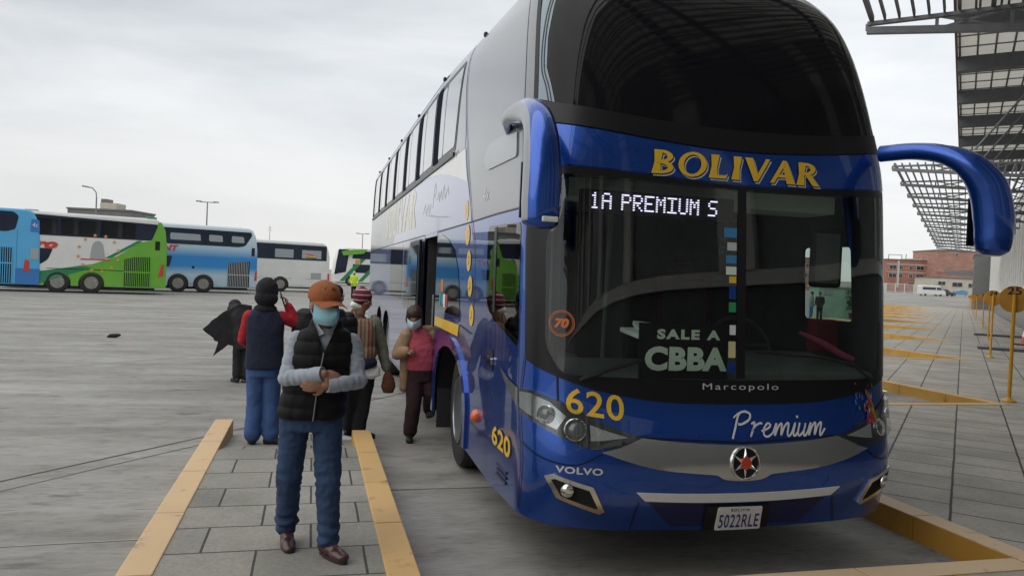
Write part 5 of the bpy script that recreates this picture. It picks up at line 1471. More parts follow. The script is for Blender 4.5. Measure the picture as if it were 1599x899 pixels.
dec(W, 'flap_line', [(-9, 0.98), (-0.1, 0.98), (-0.1, 0.95), (-9, 0.95)], M['far_grey'], 0.008)
dec(W, 'flap', [(-2.7, 0.5), (-1.7, 0.5), (-1.7, 1.55), (-2.7, 1.55)], M['far_white'], 0.014)
mb = MB(); mb.prism([(-0.14, 0.9), (0, 0.9), (0, 1.4), (-0.14, 1.4)], -0.02, 0.03, M['far_red']); mb.build('tail_lamp', W)

# far green and white coach, front to the left
F = far_coach('distant white coach with green stripes, facing the plain white coach', (11.6, 82.6, 0), 12.0, 4.15, M['far_white'], (-10.2, -3.0), rot=R(6))
dec(F, 'front_glass', [(-12.0, 1.2), (-10.75, 1.5), (-10.4, 3.95), (-11.6, 4.0)], M['far_pane'], 0.010, 0.1)
dec(F, 'window_band', [(-10.1, 3.0), (-0.5, 3.0), (-0.5, 3.85), (-10.0, 3.85)], M['far_pane'], 0.010)
dec(F, 'lower_band', [(-10.0, 1.45), (-0.5, 1.45), (-0.5, 2.4), (-10.0, 2.4)], M['far_pane'], 0.010)
for k in range(3):
    dec(F, 'green_stripe', [(-11.4 + 2 * k, 0.5), (-10.9 + 2 * k, 0.5), (-8.6 + 2 * k, 3.0), (-9.2 + 2 * k, 3.0)], M['far_deep_green'], 0.016)
dec(F, 'orange_panel', [(-9.75, 2.4), (-9.2, 2.4), (-9.2, 2.9), (-9.75, 2.9)], M['far_orange'], 0.018)
mb = MB(); mb.prism([(-11.1, 3.3), (-8.9, 3.6), (-8.5, 4.1), (-9.9, 4.0), (-11.3, 3.75)], -0.30, 0.05, M['far_green']); mb.build('board', F)
# dark spare tyre-scrap on the yard
addm('scrap', (0.02, 0.02, 0.02), rough=0.9)
mb = MB(); mb.tube([(-0.34, 0, 0.03), (-0.2, 0.02, 0.07), (0.1, 0.0, 0.08), (0.25, 0.02, 0.10), (0.34, 0, 0.11)], [0.03, 0.075, 0.08, 0.06, 0.02], M['scrap'], n=10)
mb.v = [(x * 0.42, y * 0.5, z * 0.6) for x, y, z in mb.v]; o = mb.build('rubber_scrap'); o.location = (-6.93, 14.98, 0.0); tag(o, 'small dark scrap lying alone on the open concrete yard', 'scrap')

# street lamps, mast, cable
def lamp(loc, h, kind, label):
    r = thing('street_lamp', label, 'street lamp', loc, 0, 'lamps beyond the parked coaches')
    mb = MB(); mb.tube([(0, 0, 0), (0, 0, h - (0.9 if kind == 1 else 0.1))], [0.10, 0.06], M['steel_grey'], n=8); mb.build('post', r)
    mb = MB()
    if kind == 1:
        mb.tube([(0, 0, h - 0.9), (-0.05, 0, h - 0.45), (-0.35, 0, h - 0.08), (-0.75, 0, h)], 0.05, M['steel_grey'], n=8); mb.build('arm', r)
        mb = MB(); mb.box((-0.95, 0, h + 0.02), (0.55, 0.24, 0.12), M['steel_grey'], (0, R(8), 0)); mb.build('lamp_head', r, bevel=0.03)
    else:
        mb.tube([(-0.75, 0, h - 0.05), (0.75, 0, h - 0.05)], 0.045, M['steel_grey'], n=8); mb.build('arm', r)
        for s in (-1, 1):
            mb = MB(); mb.box((s * 0.85, 0, h), (0.55, 0.26, 0.12), M['steel_grey']); mb.build('lamp_head', r, bevel=0.03)
lamp((-22.1, 73.4, 0), 8.3, 1, 'grey lamp post with one curved arm, behind the green and white coach')
lamp((-13.6, 81.6, 0), 8.25, 2, 'grey lamp post with two arms, standing behind the blue coach with the fading livery')
lamp((5.4, 128.2, 0), 8.0, 2, 'small far lamp post with two arms close beside the big coach')
mb = MB(); mb.tube([(0, 0, 0), (0, 0, 6.6)], [0.07, 0.03], M['steel_grey'], n=6); mb.bar((-0.3, 0, 6.0), (0.3, 0, 6.0), 0.03, 0.03, M['steel_grey']); mb.bar((-0.2, 0, 6.3), (0.2, 0, 6.3), 0.03, 0.03, M['steel_grey'])
o = mb.build('antenna_mast'); o.location = (-7.7, 90.3, 0); tag(o, 'thin antenna mast rising behind the white single-deck coach', 'antenna')

# town: buildings
def brick(name, c, sc=6.0):
    m, nt, p = node_mat(name); N, L = nt.nodes, nt.links
    tc = N.new('ShaderNodeTexCoord'); n = N.new('ShaderNodeTexNoise'); n.inputs['Scale'].default_value = 0.5; n.inputs['Detail'].default_value = 8
    mp = N.new('ShaderNodeMapping'); mp.inputs['Scale'].default_value = (1, 1, 2.5)
    r = N.new('ShaderNodeValToRGB'); r.color_ramp.elements[0].position = .3; r.color_ramp.elements[1].position = .7
    r.color_ramp.elements[0].color = (*[v * 0.78 for v in c], 1); r.color_ramp.elements[1].color = (*[v * 1.15 for v in c], 1)
    L.new(tc.outputs['Object'], mp.inputs['Vector']); L.new(mp.outputs['Vector'], n.inputs['Vector']); L.new(n.outputs['Fac'], r.inputs['Fac']); L.new(r.outputs['Color'], p.inputs['Base Color'])
    p.inputs['Roughness'].default_value = 0.9
    return m
M['brick'] = brick('brick_red', (0.36, 0.165, 0.12)); M['brick2'] = brick('brick_rose', (0.40, 0.22, 0.17))
addm('render_cream', (0.50, 0.46, 0.38), rough=0.9, noise_sc=0.6, noise_amt=0.12)
addm('render_pale', (0.52, 0.51, 0.48), rough=0.9, noise_sc=0.6, noise_amt=0.12)
addm('pane_far', (0.03, 0.032, 0.045), rough=0.2)
addm('blue_clad', (0.10, 0.27, 0.46), rough=0.3)
addm('green_wall', (0.30, 0.46, 0.36), rough=0.7, noise_sc=1.5, noise_amt=0.12)
def house(name, label, loc, rot, w, d, h, wall, wins, roof=None, bands=(), extras=None):
    """front wall in the local x-z plane at y = 0 looking towards -y; wins: (x, z, w, h)"""
    r = thing(name, label, 'building', loc, rot)
    mb = MB(); mb.box((w / 2, d / 2, h / 2), (w, d, h), wall); mb.build('wall', r)
    mb = MB(); mb.box((w / 2, d / 2, h + 0.12), (w + 0.3, d + 0.3, 0.24), roof or M['concrete_grey']); mb.build('roof', r)
    for (x, z, a, b) in wins:
        mb = MB(); mb.box((x, -0.04, z), (a + 0.16, 0.12, b + 0.16), M['render_pale']); f = mb.build('window', r)
        mb = MB(); mb.box((x, -0.085, z), (a, 0.06, b), M['pane_far']); mb.bar((x, -0.12, z - b / 2), (x, -0.12, z + b / 2), 0.06, 0.04, M['render_pale']); mb.build('pane', f)
    for (z, t, m) in bands:
        mb = MB(); mb.box((w / 2, -0.05, z), (w, 0.12, t), m); mb.build('floor_band', r)
    return r
ang = math.atan2(-0.2538, 0.9665)
zb = 1.4
h1 = house('brick_building', 'red brick building of dark windows in two rows, with a bare frame on its roof', (143.3, 164.4, zb), ang, 11.2, 12, 9.2, M['brick'],
           [(1.5, 7.3, 1.75, 0.95), (3.7, 7.3, 0.8, 0.95), (6.3, 7.3, 0.8, 0.95), (8.7, 7.3, 1.9, 0.95), (1.5, 5.1, 1.9, 1.0), (3.7, 5.1, 0.8, 1.1), (6.3, 5.1, 0.8, 1.0), (8.7, 5.1, 1.9, 1.0), (7.5, 3.1, 3.8, 0.5)],
           bands=((8.1, 0.25, M['render_cream']), (6.1, 0.22, M['render_cream'])))
mb = MB()
for a, b in (((0.8, 1, 9.3), (0.8, 1, 10.6)), ((4.3, 1, 9.3), (4.3, 1, 10.6)), ((0.8, 1, 10.6), (4.3, 1, 10.6)), ((5.4, 1, 9.3), (5.4, 1, 10.9))): mb.bar(a, b, 0.14, 0.14, M['steel_grey'])
mb.build('roof_frame', h1)
mb = MB(); mb.box((2.95, -0.12, 5.5), (0.5, 0.25, 7.0), M['render_pale']); mb.build('pilaster', h1)
mb = MB(); mb.box((9.2, 5, 9.6), (4.2, 5, 0.5), M['render_pale']); mb.build('roof_shed', h1)
bl = house('stair_tower', 'narrow stair tower clad in blue glass between the two brick buildings', (154.6, 161.0, zb), ang, 2.0, 6, 8.7, M['render_pale'], [], None)
for z in (4.6, 5.9, 7.3): 
    mb = MB(); mb.box((1.0, -0.05, z), (1.7, 0.12, 1.0), M['blue_clad']); mb.build('blue_panel', bl)
h2 = house('brick_building', 'tall rose brick building with almost blank walls, nearest to the terminal', (152.1, 157.0, zb), ang, 14, 12, 11.9, M['brick2'], [(4.9, 11.0, 0.7, 0.5), (9.5, 8.3, 0.6, 0.6), (9.3, 3.9, 0.6, 0.4)],
           bands=((6.3, 0.06, M['concrete_grey']), (4.2, 0.06, M['concrete_grey'])))
mb = MB(); mb.box((10, 6, 0), (3, 6, 1.0), M['brick2'])
h3 = house('cream_wall_house', 'low cream walled building with small windows in front of the tall brick one', (142.2, 149.3, zb), ang, 14.5, 6, 4.6, M['render_cream'], [(3.4, 3.4, 1.7, 0.8), (7.2, 3.2, 2.4, 1.0), (10.6, 3.1, 1.4, 0.9), (12.9, 2.9, 1.5, 0.9)])
h0 = house('brick_building', 'plain red brick building seen through the coach windscreen', (119.0, 170.8, zb), ang, 9, 10, 8.6, M['brick'], [(2, 6.6, 1.2, 1.0), (4.4, 6.6, 1.2, 1.0), (2, 4.2, 1.2, 1.0), (4.4, 4.2, 1.2, 1.0), (7, 6.6, 1.2, 1), (7, 4.2, 1.2, 1)], bands=((5.5, 0.2, M['render_cream']),))
h4 = house('pale_roof_building', 'grey flat-roofed building with a small box on its roof, showing over the green coach', (-40.4, 129.9, 0), ang, 10.0, 8, 9.4, M['concrete_grey'], [(2, 7, 1.4, 1.2), (5, 7, 1.4, 1.2), (8, 7, 1.4, 1.2)])
mb = MB(); mb.box((5.6, 3, 10.15), (2.6, 3, 1.1), M['render_cream']); mb.box((4.6, 3, 10.5), (0.9, 2, 1.7), M['concrete_grey']); mb.build('roof_box', h4)
# yard fence
fn = thing('yard_fence', 'pale mesh fence on a low wall in front of the brick buildings', 'fence', (112, 136.4, 1.35), ang)
mb = MB(); mb.box((8.0, 0, 0.35), (16, 0.2, 0.7), M['render_pale']); mb.build('low_wall', fn)
for k in range(9):
    mb = MB(); mb.box((2.0 * k, 0, 1.5), (0.10, 0.10, 2.3), M['far_white']); mb.build('post', fn)
mb = MB()
for k in range(64): mb.box((0.25 * k + 0.1, 0, 1.6), (0.05, 0.03, 1.9), M['render_pale'])
mb.box((8, 0, 2.55), (16, 0.06, 0.08), M['far_white']); mb.box((8, 0, 0.9), (16, 0.06, 0.06), M['far_white']); mb.build('mesh', fn)
bw = thing('boundary_wall', 'pale boundary wall with white panels behind the yard fence', 'wall', (110, 141, 1.35), ang)
mb = MB(); mb.box((5.5, 0, 1.3), (11, 0.25, 2.6), M['render_pale']); mb.build('wall', bw)

# minibus and dark car far off
def small_vehicle(label, kind, loc, rot, L, H, paint, van):
    r = thing('minibus' if van else 'parked_car', label, kind, loc, rot)
    if van: prof = [(0, 0.35), (0, 1.9), (0.15, H), (3.7, H), (4.35, 1.35), (4.75, 1.15), (4.85, 0.7), (4.8, 0.35)]
    else: prof = [(0, 0.35), (0.05, 1.0), (0.5, H), (2.2, H), (2.9, 1.0), (3.9, 0.9), (4.0, 0.35)]
    mb = MB(); mb.prism(prof, -0.85, 0.85, paint); mb.build('body', r, bevel=0.10)
    mb = MB()
    if van:
        mb.prism(round_poly([(0.25, 1.30), (2.85, 1.30), (2.85, 1.80), (0.25, 1.80)], .08), -0.87, 0.87, M['far_pane']); mb.prism(round_poly([(3.0, 1.30), (4.15, 1.30), (3.75, 1.80), (3.0, 1.80)], .06), -0.87, 0.87, M['far_pane'])
        mb.raw([(3.78, -0.72, H - 0.10), (3.78, 0.72, H - 0.10), (4.38, 0.78, 1.38), (4.38, -0.78, 1.38)], [(0, 1, 2, 3)], M['far_pane'])
        mb.v[-4:] = [(a + 0.06, b, c + 0.05) for a, b, c in mb.v[-4:]]
    else:
        mb.prism(round_poly([(0.4, 0.98), (2.7, 0.98), (2.1, H - 0.1), (0.65, H - 0.1)], .06), -0.87, 0.87, M['far_pane'])
    mb.build('windows', r)
    for x in ((0.85, 3.85) if van else (0.75, 3.2)):
        for s in (-1, 1):
            t = wheel(r, x, 0.78 * s, r=0.33, face=s, rim=M['rim_dull']); t.rotation_euler = (0, 0, R(-90)); t.scale = (0.65, 0.62, 0.62); t.location.z = 0.33
    mb = MB(); mb.box((prof[-2][0] + 0.01, 0, 0.75), (0.06, 1.3, 0.14), M['lamp_reflector']); mb.build('headlamps', r)
    return r
small_vehicle('white minibus with dark windows standing before the cream wall', 'minibus', (113.2, 120.6, 1.52), ang, 4.9, 2.15, M['far_white'], True)
addm('car_black', (0.02, 0.02, 0.025), rough=0.25, coat=1.0)
small_vehicle('dark car half hidden at the nose of the white minibus', 'car', (117.3, 121.2, 1.56), ang, 4.0, 1.5, M['car_black'], False)
tr = thing('tarp_stall', 'small blue tarpaulin stall right of the white minibus', 'stall', (125.6, 124.5, 1.5), ang)
mb = MB(); mb.prism([(0, 0.6), (0, 1.3), (1.2, 1.6), (2.4, 1.3), (2.4, 0.6)], -0.6, 0.6, M['blue_clad']); mb.build('tarpaulin', tr)
mb = MB()
for x in (0.1, 2.3): mb.box((x, 0, 0.35), (0.08, 0.08, 0.7), M['steel_grey'])
mb.build('legs', tr)
# green kiosk and plant seen through the windscreen
kd = Vector((29.59 - 27.46, 34.94 - 35.5, 0)).normalized(); ka = math.atan2(kd.y, kd.x)
kk = thing('green_kiosk', 'low pale green kiosk wall seen through the windscreen behind two men', 'kiosk', (27.35, 35.9, 0), ka)
mb = MB(); mb.box((1.3, 0.9, 1.0), (2.6, 1.6, 2.0), M['green_wall']); mb.build('wall', kk)
mb = MB(); mb.box((1.3, 0.9, 2.05), (2.8, 1.8, 0.1), M['render_pale']); mb.build('roof', kk)
mb = MB(); mb.box((0.55, 0.08, 1.75), (0.5, 0.05, 0.4), M['far_grey']); mb.build('hatch', kk)
pt = thing('potted_shrub', 'leafy shrub in a dark red pot at the corner of the green kiosk', 'plant', (28.9, 34.85, 0))
addm('leaf', (0.05, 0.10, 0.04), rough=0.7, noise_sc=9, noise_amt=0.4)
mb = MB(); mb.lathe([(0.15, 0), (0.22, 0.45), (0.24, 0.5), (0.2, 0.5), (0.18, 0.44)], M['maroon'], n=16); mb.build('pot', pt)
mb = MB(); mb.tube([(0, 0, 0.4), (0.02, 0.01, 1.0), (0.0, 0.03, 1.5)], [0.03, 0.02, 0.01], M['scrap'], n=6); mb.build('stem', pt)
mb = MB(); rnd = random.Random(3)
for k in range(420):
    a, rr, z = rnd.uniform(0, 6.28), 0.42 * rnd.random() ** 0.5, rnd.uniform(0.7, 1.9)
    c = Vector((rr * math.cos(a), rr * math.sin(a), z)); d = Vector((rnd.uniform(-1, 1), rnd.uniform(-1, 1), rnd.uniform(-.6, .8))).normalized() * 0.10
    e = d.cross(Vector((0.3, 0.2, 1))).normalized() * 0.035
    mb.raw([c - d, c + e, c + d, c - e], [(0, 1, 2, 3)], M['leaf'])
mb.build('foliage', pt)

# ================================================================== PEOPLE
def ico(sub=3):
    bm = bmesh.new(); bmesh.ops.create_icosphere(bm, subdivisions=sub, radius=1.0)
    bm.verts.index_update()
    vs = [v.co.copy() for v in bm.verts]; fs = [tuple(v.index for v in f.verts) for f in bm.faces]; bm.free()
    return vs, fs
ICO = ico(3)
class Blob:
    """overlapping closed shapes that are welded into one continuous surface"""
    def __init__(self): self.v, self.f = [], []
    def add(self, vs, fs):
        b = len(self.v); self.v += [tuple(p) for p in vs]; self.f += [tuple(b + i for i in f) for f in fs]; return self
    def ell(self, c, r, rot=None):
        if not hasattr(r, '__len__'): r = (r, r, r)
        m = Euler(rot).to_matrix() if rot is not None and not isinstance(rot, Matrix) else (rot or Matrix.Identity(3))
        c = Vector(c)
        return self.add([m @ Vector((p.x * r[0], p.y * r[1], p.z * r[2])) + c for p in ICO[0]], ICO[1])
    def limb(self, pts, rad, n=16, sx=1.0, front=(0, -1, 0)):
        """tapered limb through pts, rounded at the joints"""
        pts = [Vector(p) for p in pts]
        for i in range(len(pts) - 1):
            a, b = pts[i], pts[i + 1]; d = b - a; L = d.length
            if L < 1e-5: continue
            d /= L
            f = Vector(front)
            if abs(f.dot(d)) > 0.95: f = Vector((1, 0, 0.2))
            s = d.cross(f).normalized(); f = s.cross(d).normalized()
            ra, rb = rad[i], rad[i + 1]
            rings = []
            for t in (-80, -55, -30, 0):
                k = math.radians(t); rings.append((a + d * (math.sin(k) * ra * 0.98), ra * math.cos(k)))
            for k in range(1, 4): rings.append((a + d * (L * k / 4), ra + (rb - ra) * k / 4))
            for t in (0, 30, 55, 80):
                k = math.radians(t); rings.append((b + d * (math.sin(k) * rb * 0.98), rb * math.cos(k)))
            vs = [c + s * (math.cos(2 * math.pi * j / n) * r * sx) + f * (math.sin(2 * math.pi * j / n) * r) for c, r in rings for j in range(n)]
            fs = [(q * n + j, q * n + (j + 1) % n, (q + 1) * n + (j + 1) % n, (q + 1) * n + j) for q in range(len(rings) - 1) for j in range(n)]
            fs += [tuple(range(n))[::-1], tuple((len(rings) - 1) * n + j for j in range(n))]
            self.add(vs, fs)
        return self
    def rings(self, rs, n=28, p=2.4):
        """stacked ovals: (x, y, z, rx, ry[, tilt about x])"""
        vs = []
        for r in rs:
            x, y, z, rx, ry = r[:5]; tl = r[5] if len(r) > 5 else 0.0
            for j in range(n):
                a = 2 * math.pi * j / n; c, s = math.cos(a), math.sin(a)
                px = math.copysign(abs(c) ** (2 / p), c) * rx; py = math.copysign(abs(s) ** (2 / p), s) * ry
                vs.append((x + px, y + py * math.cos(tl), z + py * math.sin(tl)))
        fs = [(i * n + j, i * n + (j + 1) % n, (i + 1) * n + (j + 1) % n, (i + 1) * n + j) for i in range(len(rs) - 1) for j in range(n)]
        fs += [tuple(range(n))[::-1], tuple((len(rs) - 1) * n + j for j in range(n))]
        return self.add(vs, fs)
    def build(self, name, m, parent=None, vox=0.010, smooth=4, folds=None):
        me = bpy.data.meshes.new(name); me.from_pydata(self.v, [], self.f); me.update()
        bm = bmesh.new(); bm.from_mesh(me); bmesh.ops.recalc_face_normals(bm, faces=bm.faces); bm.to_mesh(me); bm.free()
        o = bpy.data.objects.new(name, me); COL.objects.link(o)
        r = o.modifiers.new('r', 'REMESH'); r.mode = 'VOXEL'; r.voxel_size = vox; r.use_smooth_shade = True
        s = o.modifiers.new('s', 'SMOOTH'); s.factor = 0.5; s.iterations = smooth
        dg = bpy.context.evaluated_depsgraph_get(); dg.update()
        m2 = bpy.data.meshes.new_from_object(o.evaluated_get(dg))
        bpy.data.objects.remove(o); bpy.data.meshes.remove(me)
        if folds:
            nr = [v.normal.copy() for v in m2.vertices]
            for v, nn in zip(m2.vertices, nr): v.co += nn * folds(v.co)
        m2.materials.clear(); m2.materials.append(m)
        m2.polygons.foreach_set('use_smooth', [True] * len(m2.polygons))
        m2.update(); m2.name = name
        return link_mesh(name, m2, parent)
def cloth(amp, fx=9, fz=14, seed=0.0, fine=0.25):
    def fn(c):
        a = noise.noise(Vector((c.x * fx + seed, c.y * fx, c.z * fz + seed)))
        b = noise.noise(Vector((c.x * fx * 3.1, c.y * fx * 3.1 + seed, c.z * fz * 2.3)))
        r = 1 - abs(a) * 2.2
        return amp * (0.75 * r + fine * b)
    return fn

addm('skin_tan', (0.31, 0.155, 0.095), rough=0.55, noise_sc=18, noise_amt=0.10)
addm('skin_brown', (0.25, 0.120, 0.075), rough=0.55, noise_sc=18, noise_amt=0.10)
addm('hair_black', (0.012, 0.010, 0.009), rough=0.55, noise_sc=60, noise_amt=0.3, stretch=(1, 1, 0.15))
addm('hair_brown', (0.028, 0.014, 0.010), rough=0.55, noise_sc=60, noise_amt=0.3, stretch=(1, 1, 0.15))
addm('denim', (0.022, 0.050, 0.115), rough=0.85, noise_sc=7, noise_amt=0.30, bump_sc=180, bump=0.2)
addm('denim_light', (0.040, 0.090, 0.235), rough=0.85, noise_sc=6, noise_amt=0.22, bump_sc=180, bump=0.2)
addm('vest_black', (0.007, 0.007, 0.008), rough=0.7, spec=0.25, noise_sc=14, noise_amt=0.3)
addm('shirt_grey', (0.33, 0.37, 0.42), rough=0.85, noise_sc=7, noise_amt=0.14, bump_sc=90, bump=0.1)
addm('shoe_brown', (0.055, 0.018, 0.015), rough=0.35, coat=0.3, noise_sc=11, noise_amt=0.35)
addm('sole', (0.03, 0.024, 0.02), rough=0.8)
addm('cap_orange', (0.30, 0.095, 0.030), rough=0.85, noise_sc=26, noise_amt=0.22)
addm('cap_mark', (0.10, 0.035, 0.015), rough=0.85)
addm('mask_blue', (0.30, 0.56, 0.66), rough=0.8, noise_sc=12, noise_amt=0.06)
addm('mask_pale', (0.48, 0.62, 0.70), rough=0.8)
addm('navy_wool', (0.012, 0.017, 0.038), rough=0.95, noise_sc=18, noise_amt=0.3)
addm('hood_dark', (0.013, 0.011, 0.016), rough=0.95, noise_sc=18, noise_amt=0.3)
addm('red_knit', (0.38, 0.014, 0.022), rough=0.9, noise_sc=20, noise_amt=0.2)
addm('black_shoe', (0.010, 0.010, 0.011), rough=0.5, noise_sc=10, noise_amt=0.3)
addm('coat_black', (0.014, 0.013, 0.016), rough=0.85, noise_sc=8, noise_amt=0.3)
addm('coat_tan', (0.30, 0.195, 0.115), rough=0.9, noise_sc=10, noise_amt=0.12)
addm('pink_knit', (0.44, 0.075, 0.105), rough=0.95, noise_sc=34, noise_amt=0.18, bump_sc=60, bump=0.4)
addm('trouser_wine', (0.026, 0.009, 0.012), rough=0.9, noise_sc=9, noise_amt=0.3)
addm('sweater_sage', (0.155, 0.165, 0.135), rough=0.95, noise_sc=18, noise_amt=0.15)
addm('black_cloth', (0.013, 0.013, 0.014), rough=0.9, noise_sc=9, noise_amt=0.3)
addm('tan_shoe', (0.30, 0.21, 0.14), rough=0.7)
addm('sneaker_white', (0.55, 0.58, 0.63), rough=0.7)
addm('hi_vis', (0.50, 0.68, 0.03), rough=0.7)
addm('eye_white', (0.60, 0.58, 0.55), rough=0.3)
addm('eye_dark', (0.012, 0.008, 0.006), rough=0.15)
addm('lip', (0.22, 0.08, 0.06), rough=0.6)
addm('nylon_black', (0.008, 0.009, 0.011), rough=0.5, spec=0.3, noise_sc=10, noise_amt=0.3)
def stripes(name, cols, sc, axis='X', extra=None):
    m, nt, p = node_mat(name); N, L = nt.nodes, nt.links
    tc = N.new('ShaderNodeTexCoord'); sp = N.new('ShaderNodeSeparateXYZ'); mu = N.new('ShaderNodeMath'); mu.operation = 'MULTIPLY'; mu.inputs[1].default_value = sc
    fr = N.new('ShaderNodeMath'); fr.operation = 'FRACT'; r = N.new('ShaderNodeValToRGB'); r.color_ramp.interpolation = 'CONSTANT'
    L.new(tc.outputs['Object'], sp.inputs['Vector']); L.new(sp.outputs[axis], mu.inputs[0]); L.new(mu.outputs['Value'], fr.inputs[0]); L.new(fr.outputs['Value'], r.inputs['Fac'])
    while len(r.color_ramp.elements) < len(cols): r.color_ramp.elements.new(0.5)
    for i, (e, c) in enumerate(zip(r.color_ramp.elements, cols)): e.position = i / len(cols); e.color = (*c, 1)
    L.new(r.outputs['Color'], p.inputs['Base Color']); p.inputs['Roughness'].default_value = 0.95
    return m
M['aguayo'] = stripes('striped_cloth', [(0.24, 0.15, 0.09), (0.16, 0.10, 0.07), (0.30, 0.21, 0.14), (0.20, 0.05, 0.03), (0.26, 0.17, 0.10), (0.07, 0.08, 0.05), (0.28, 0.20, 0.13), (0.12, 0.07, 0.05)], 6.0)
M['beanie_knit'] = stripes('beanie_knit', [(0.15, 0.012, 0.028), (0.15, 0.012, 0.028), (0.40, 0.36, 0.36), (0.16, 0.012, 0.03), (0.15, 0.012, 0.028), (0.15, 0.012, 0.028), (0.36, 0.30, 0.31), (0.15, 0.012, 0.028)], 9.0, 'Z')

def head_blob(b, c, yaw, pitch=0.0, k=1.0):
    """adds skull, jaw, nose, ears and neck top; returns a map from head space (x right, -y ahead, z up) to the figure"""
    rm = Euler((pitch, 0, yaw)).to_matrix(); c = Vector(c)
    def P(x, y, z): return c + rm @ Vector((x * k, y * k, z * k))
    def E(p, r): b.ell(P(*p), [q * k for q in r], rm)
    E((0, 0.012, 0.035), (0.074, 0.092, 0.082)); E((0, -0.012, -0.030), (0.062, 0.076, 0.080))
    E((0, -0.040, -0.078), (0.040, 0.040, 0.030)); E((0, -0.082, 0.004), (0.050, 0.018, 0.014))
    E((0, -0.092, -0.020), (0.012, 0.018, 0.026)); E((0, -0.101, -0.036), (0.015, 0.014, 0.011))
    for s in (-1, 1):
        E((s * 0.074, 0.012, -0.012), (0.010, 0.020, 0.032)); E((s * 0.040, -0.058, -0.030), (0.024, 0.022, 0.020))
    E((0, -0.080, -0.060), (0.024, 0.012, 0.007)); E((0, -0.079, -0.070), (0.022, 0.012, 0.008))
    return P, rm
def face_bits(P, rm, parent, k=1.0, closed=False):
    for s in (-1, 1):
        mb = MB()
        for r, y, m in ((0.0125, -0.072, 'eye_white'), (0.0065, -0.0815, 'eye_dark')):
            mb.raw([P(s * 0.031, y, -0.004) + Vector((q.x, q.y, q.z * (0.6 if closed else 1))) * r * k for q in ICO[0]], ICO[1], M[m], True)
        mb.build('eye', parent)
        b = MB(); b.tube([P(s * 0.014, -0.092, 0.016), P(s * 0.030, -0.090, 0.022), P(s * 0.050, -0.076, 0.017)], [0.0035 * k, 0.005 * k, 0.003 * k], M['hair_black'], n=6); b.build('eyebrow', parent)
def surgical_mask(P, rm, m, parent, k=1.0):
    b = MB(); rows = []
    nz, nx = 9, 13
    for i in range(nz):
        t = i / (nz - 1); z = 0.002 - 0.112 * t
        for j in range(nx):
            a = (j / (nx - 1) - 0.5) * 2
            ax = a * (0.078 if t < 0.75 else 0.078 - 0.02 * (t - 0.75) * 4)
            bulge = 0.022 * math.sin(math.pi * min(1, t * 1.15)) * (1 - a * a)
            nose_ = 0.020 * math.exp(-(a / 0.22) ** 2) * math.exp(-((t - 0.22) / 0.35) ** 2)
            y = -0.114 + 0.093 * abs(a) ** 2.3 - bulge - nose_ + 0.002 * math.cos(i * 2.2) * (1 - a * a) + (0.03 * max(0, t - 0.8) * 5 * 0.5)
            rows.append(P(ax, y, z))
    fs = [(i * nx + j, i * nx + j + 1, (i + 1) * nx + j + 1, (i + 1) * nx + j) for i in range(nz - 1) for j in range(nx - 1)]
    b.raw(rows, fs, m, True)
    inner = [p - (rm @ Vector((0, -0.004, 0))) for p in rows]
    b.raw(inner, [f[::-1] for f in fs], m, True)
    for s in (-1, 1):
        b.tube([P(s * 0.070, -0.020, -0.006), P(s * 0.079, 0.010, 0.010), P(s * 0.082, 0.022, -0.004)], 0.0018, M['plate_white'], n=5)
        b.tube([P(s * 0.068, -0.024, -0.085), P(s * 0.079, 0.012, -0.035), P(s * 0.082, 0.022, -0.010)], 0.0018, M['plate_white'], n=5)
    return b.build('face_mask', parent)
def hand(b, w, d, palm, side=1, curl=0.5, k=1.0):
    """palm, four fingers of unequal length and a thumb at wrist w, pointing along d; palm = normal of the palm side"""
    w, d, p = Vector(w), Vector(d).normalized(), Vector(palm); p = (p - d * p.dot(d)).normalized(); s = d.cross(p) * side
    rm = Matrix((s, d, p)).transposed()
    b.ell(w + d * 0.048 * k, (0.040 * k, 0.052 * k, 0.016 * k), rm)
    for i, (off, L) in enumerate(((-0.030, 0.070), (-0.010, 0.078), (0.010, 0.074), (0.029, 0.060))):
        r = w + d * (0.080 - abs(off - 0.0) * 0.25) * k + s * off * k
        a1, a2 = curl * 0.7, curl * 1.7
        q1 = r + (d * math.cos(a1) + p * math.sin(a1)) * L * 0.45 * k
        q2 = q1 + (d * math.cos(a2) + p * math.sin(a2)) * L * 0.32 * k
        q3 = q2 + (d * math.cos(a2 * 1.25) + p * math.sin(a2 * 1.25)) * L * 0.23 * k
        b.limb([r, q1, q2, q3], [0.0090 * k, 0.0085 * k, 0.0078 * k, 0.0066 * k], n=10)
    t0 = w + d * 0.022 * k - s * 0.030 * k; t1 = t0 + (d * 0.7 - s * 0.75 + p * 0.25).normalized() * 0.036 * k; t2 = t1 + (d * 0.95 - s * 0.15 + p * 0.35).normalized() * 0.030 * k
    b.limb([t0, t1, t2], [0.013 * k, 0.0105 * k, 0.0085 * k], n=10)
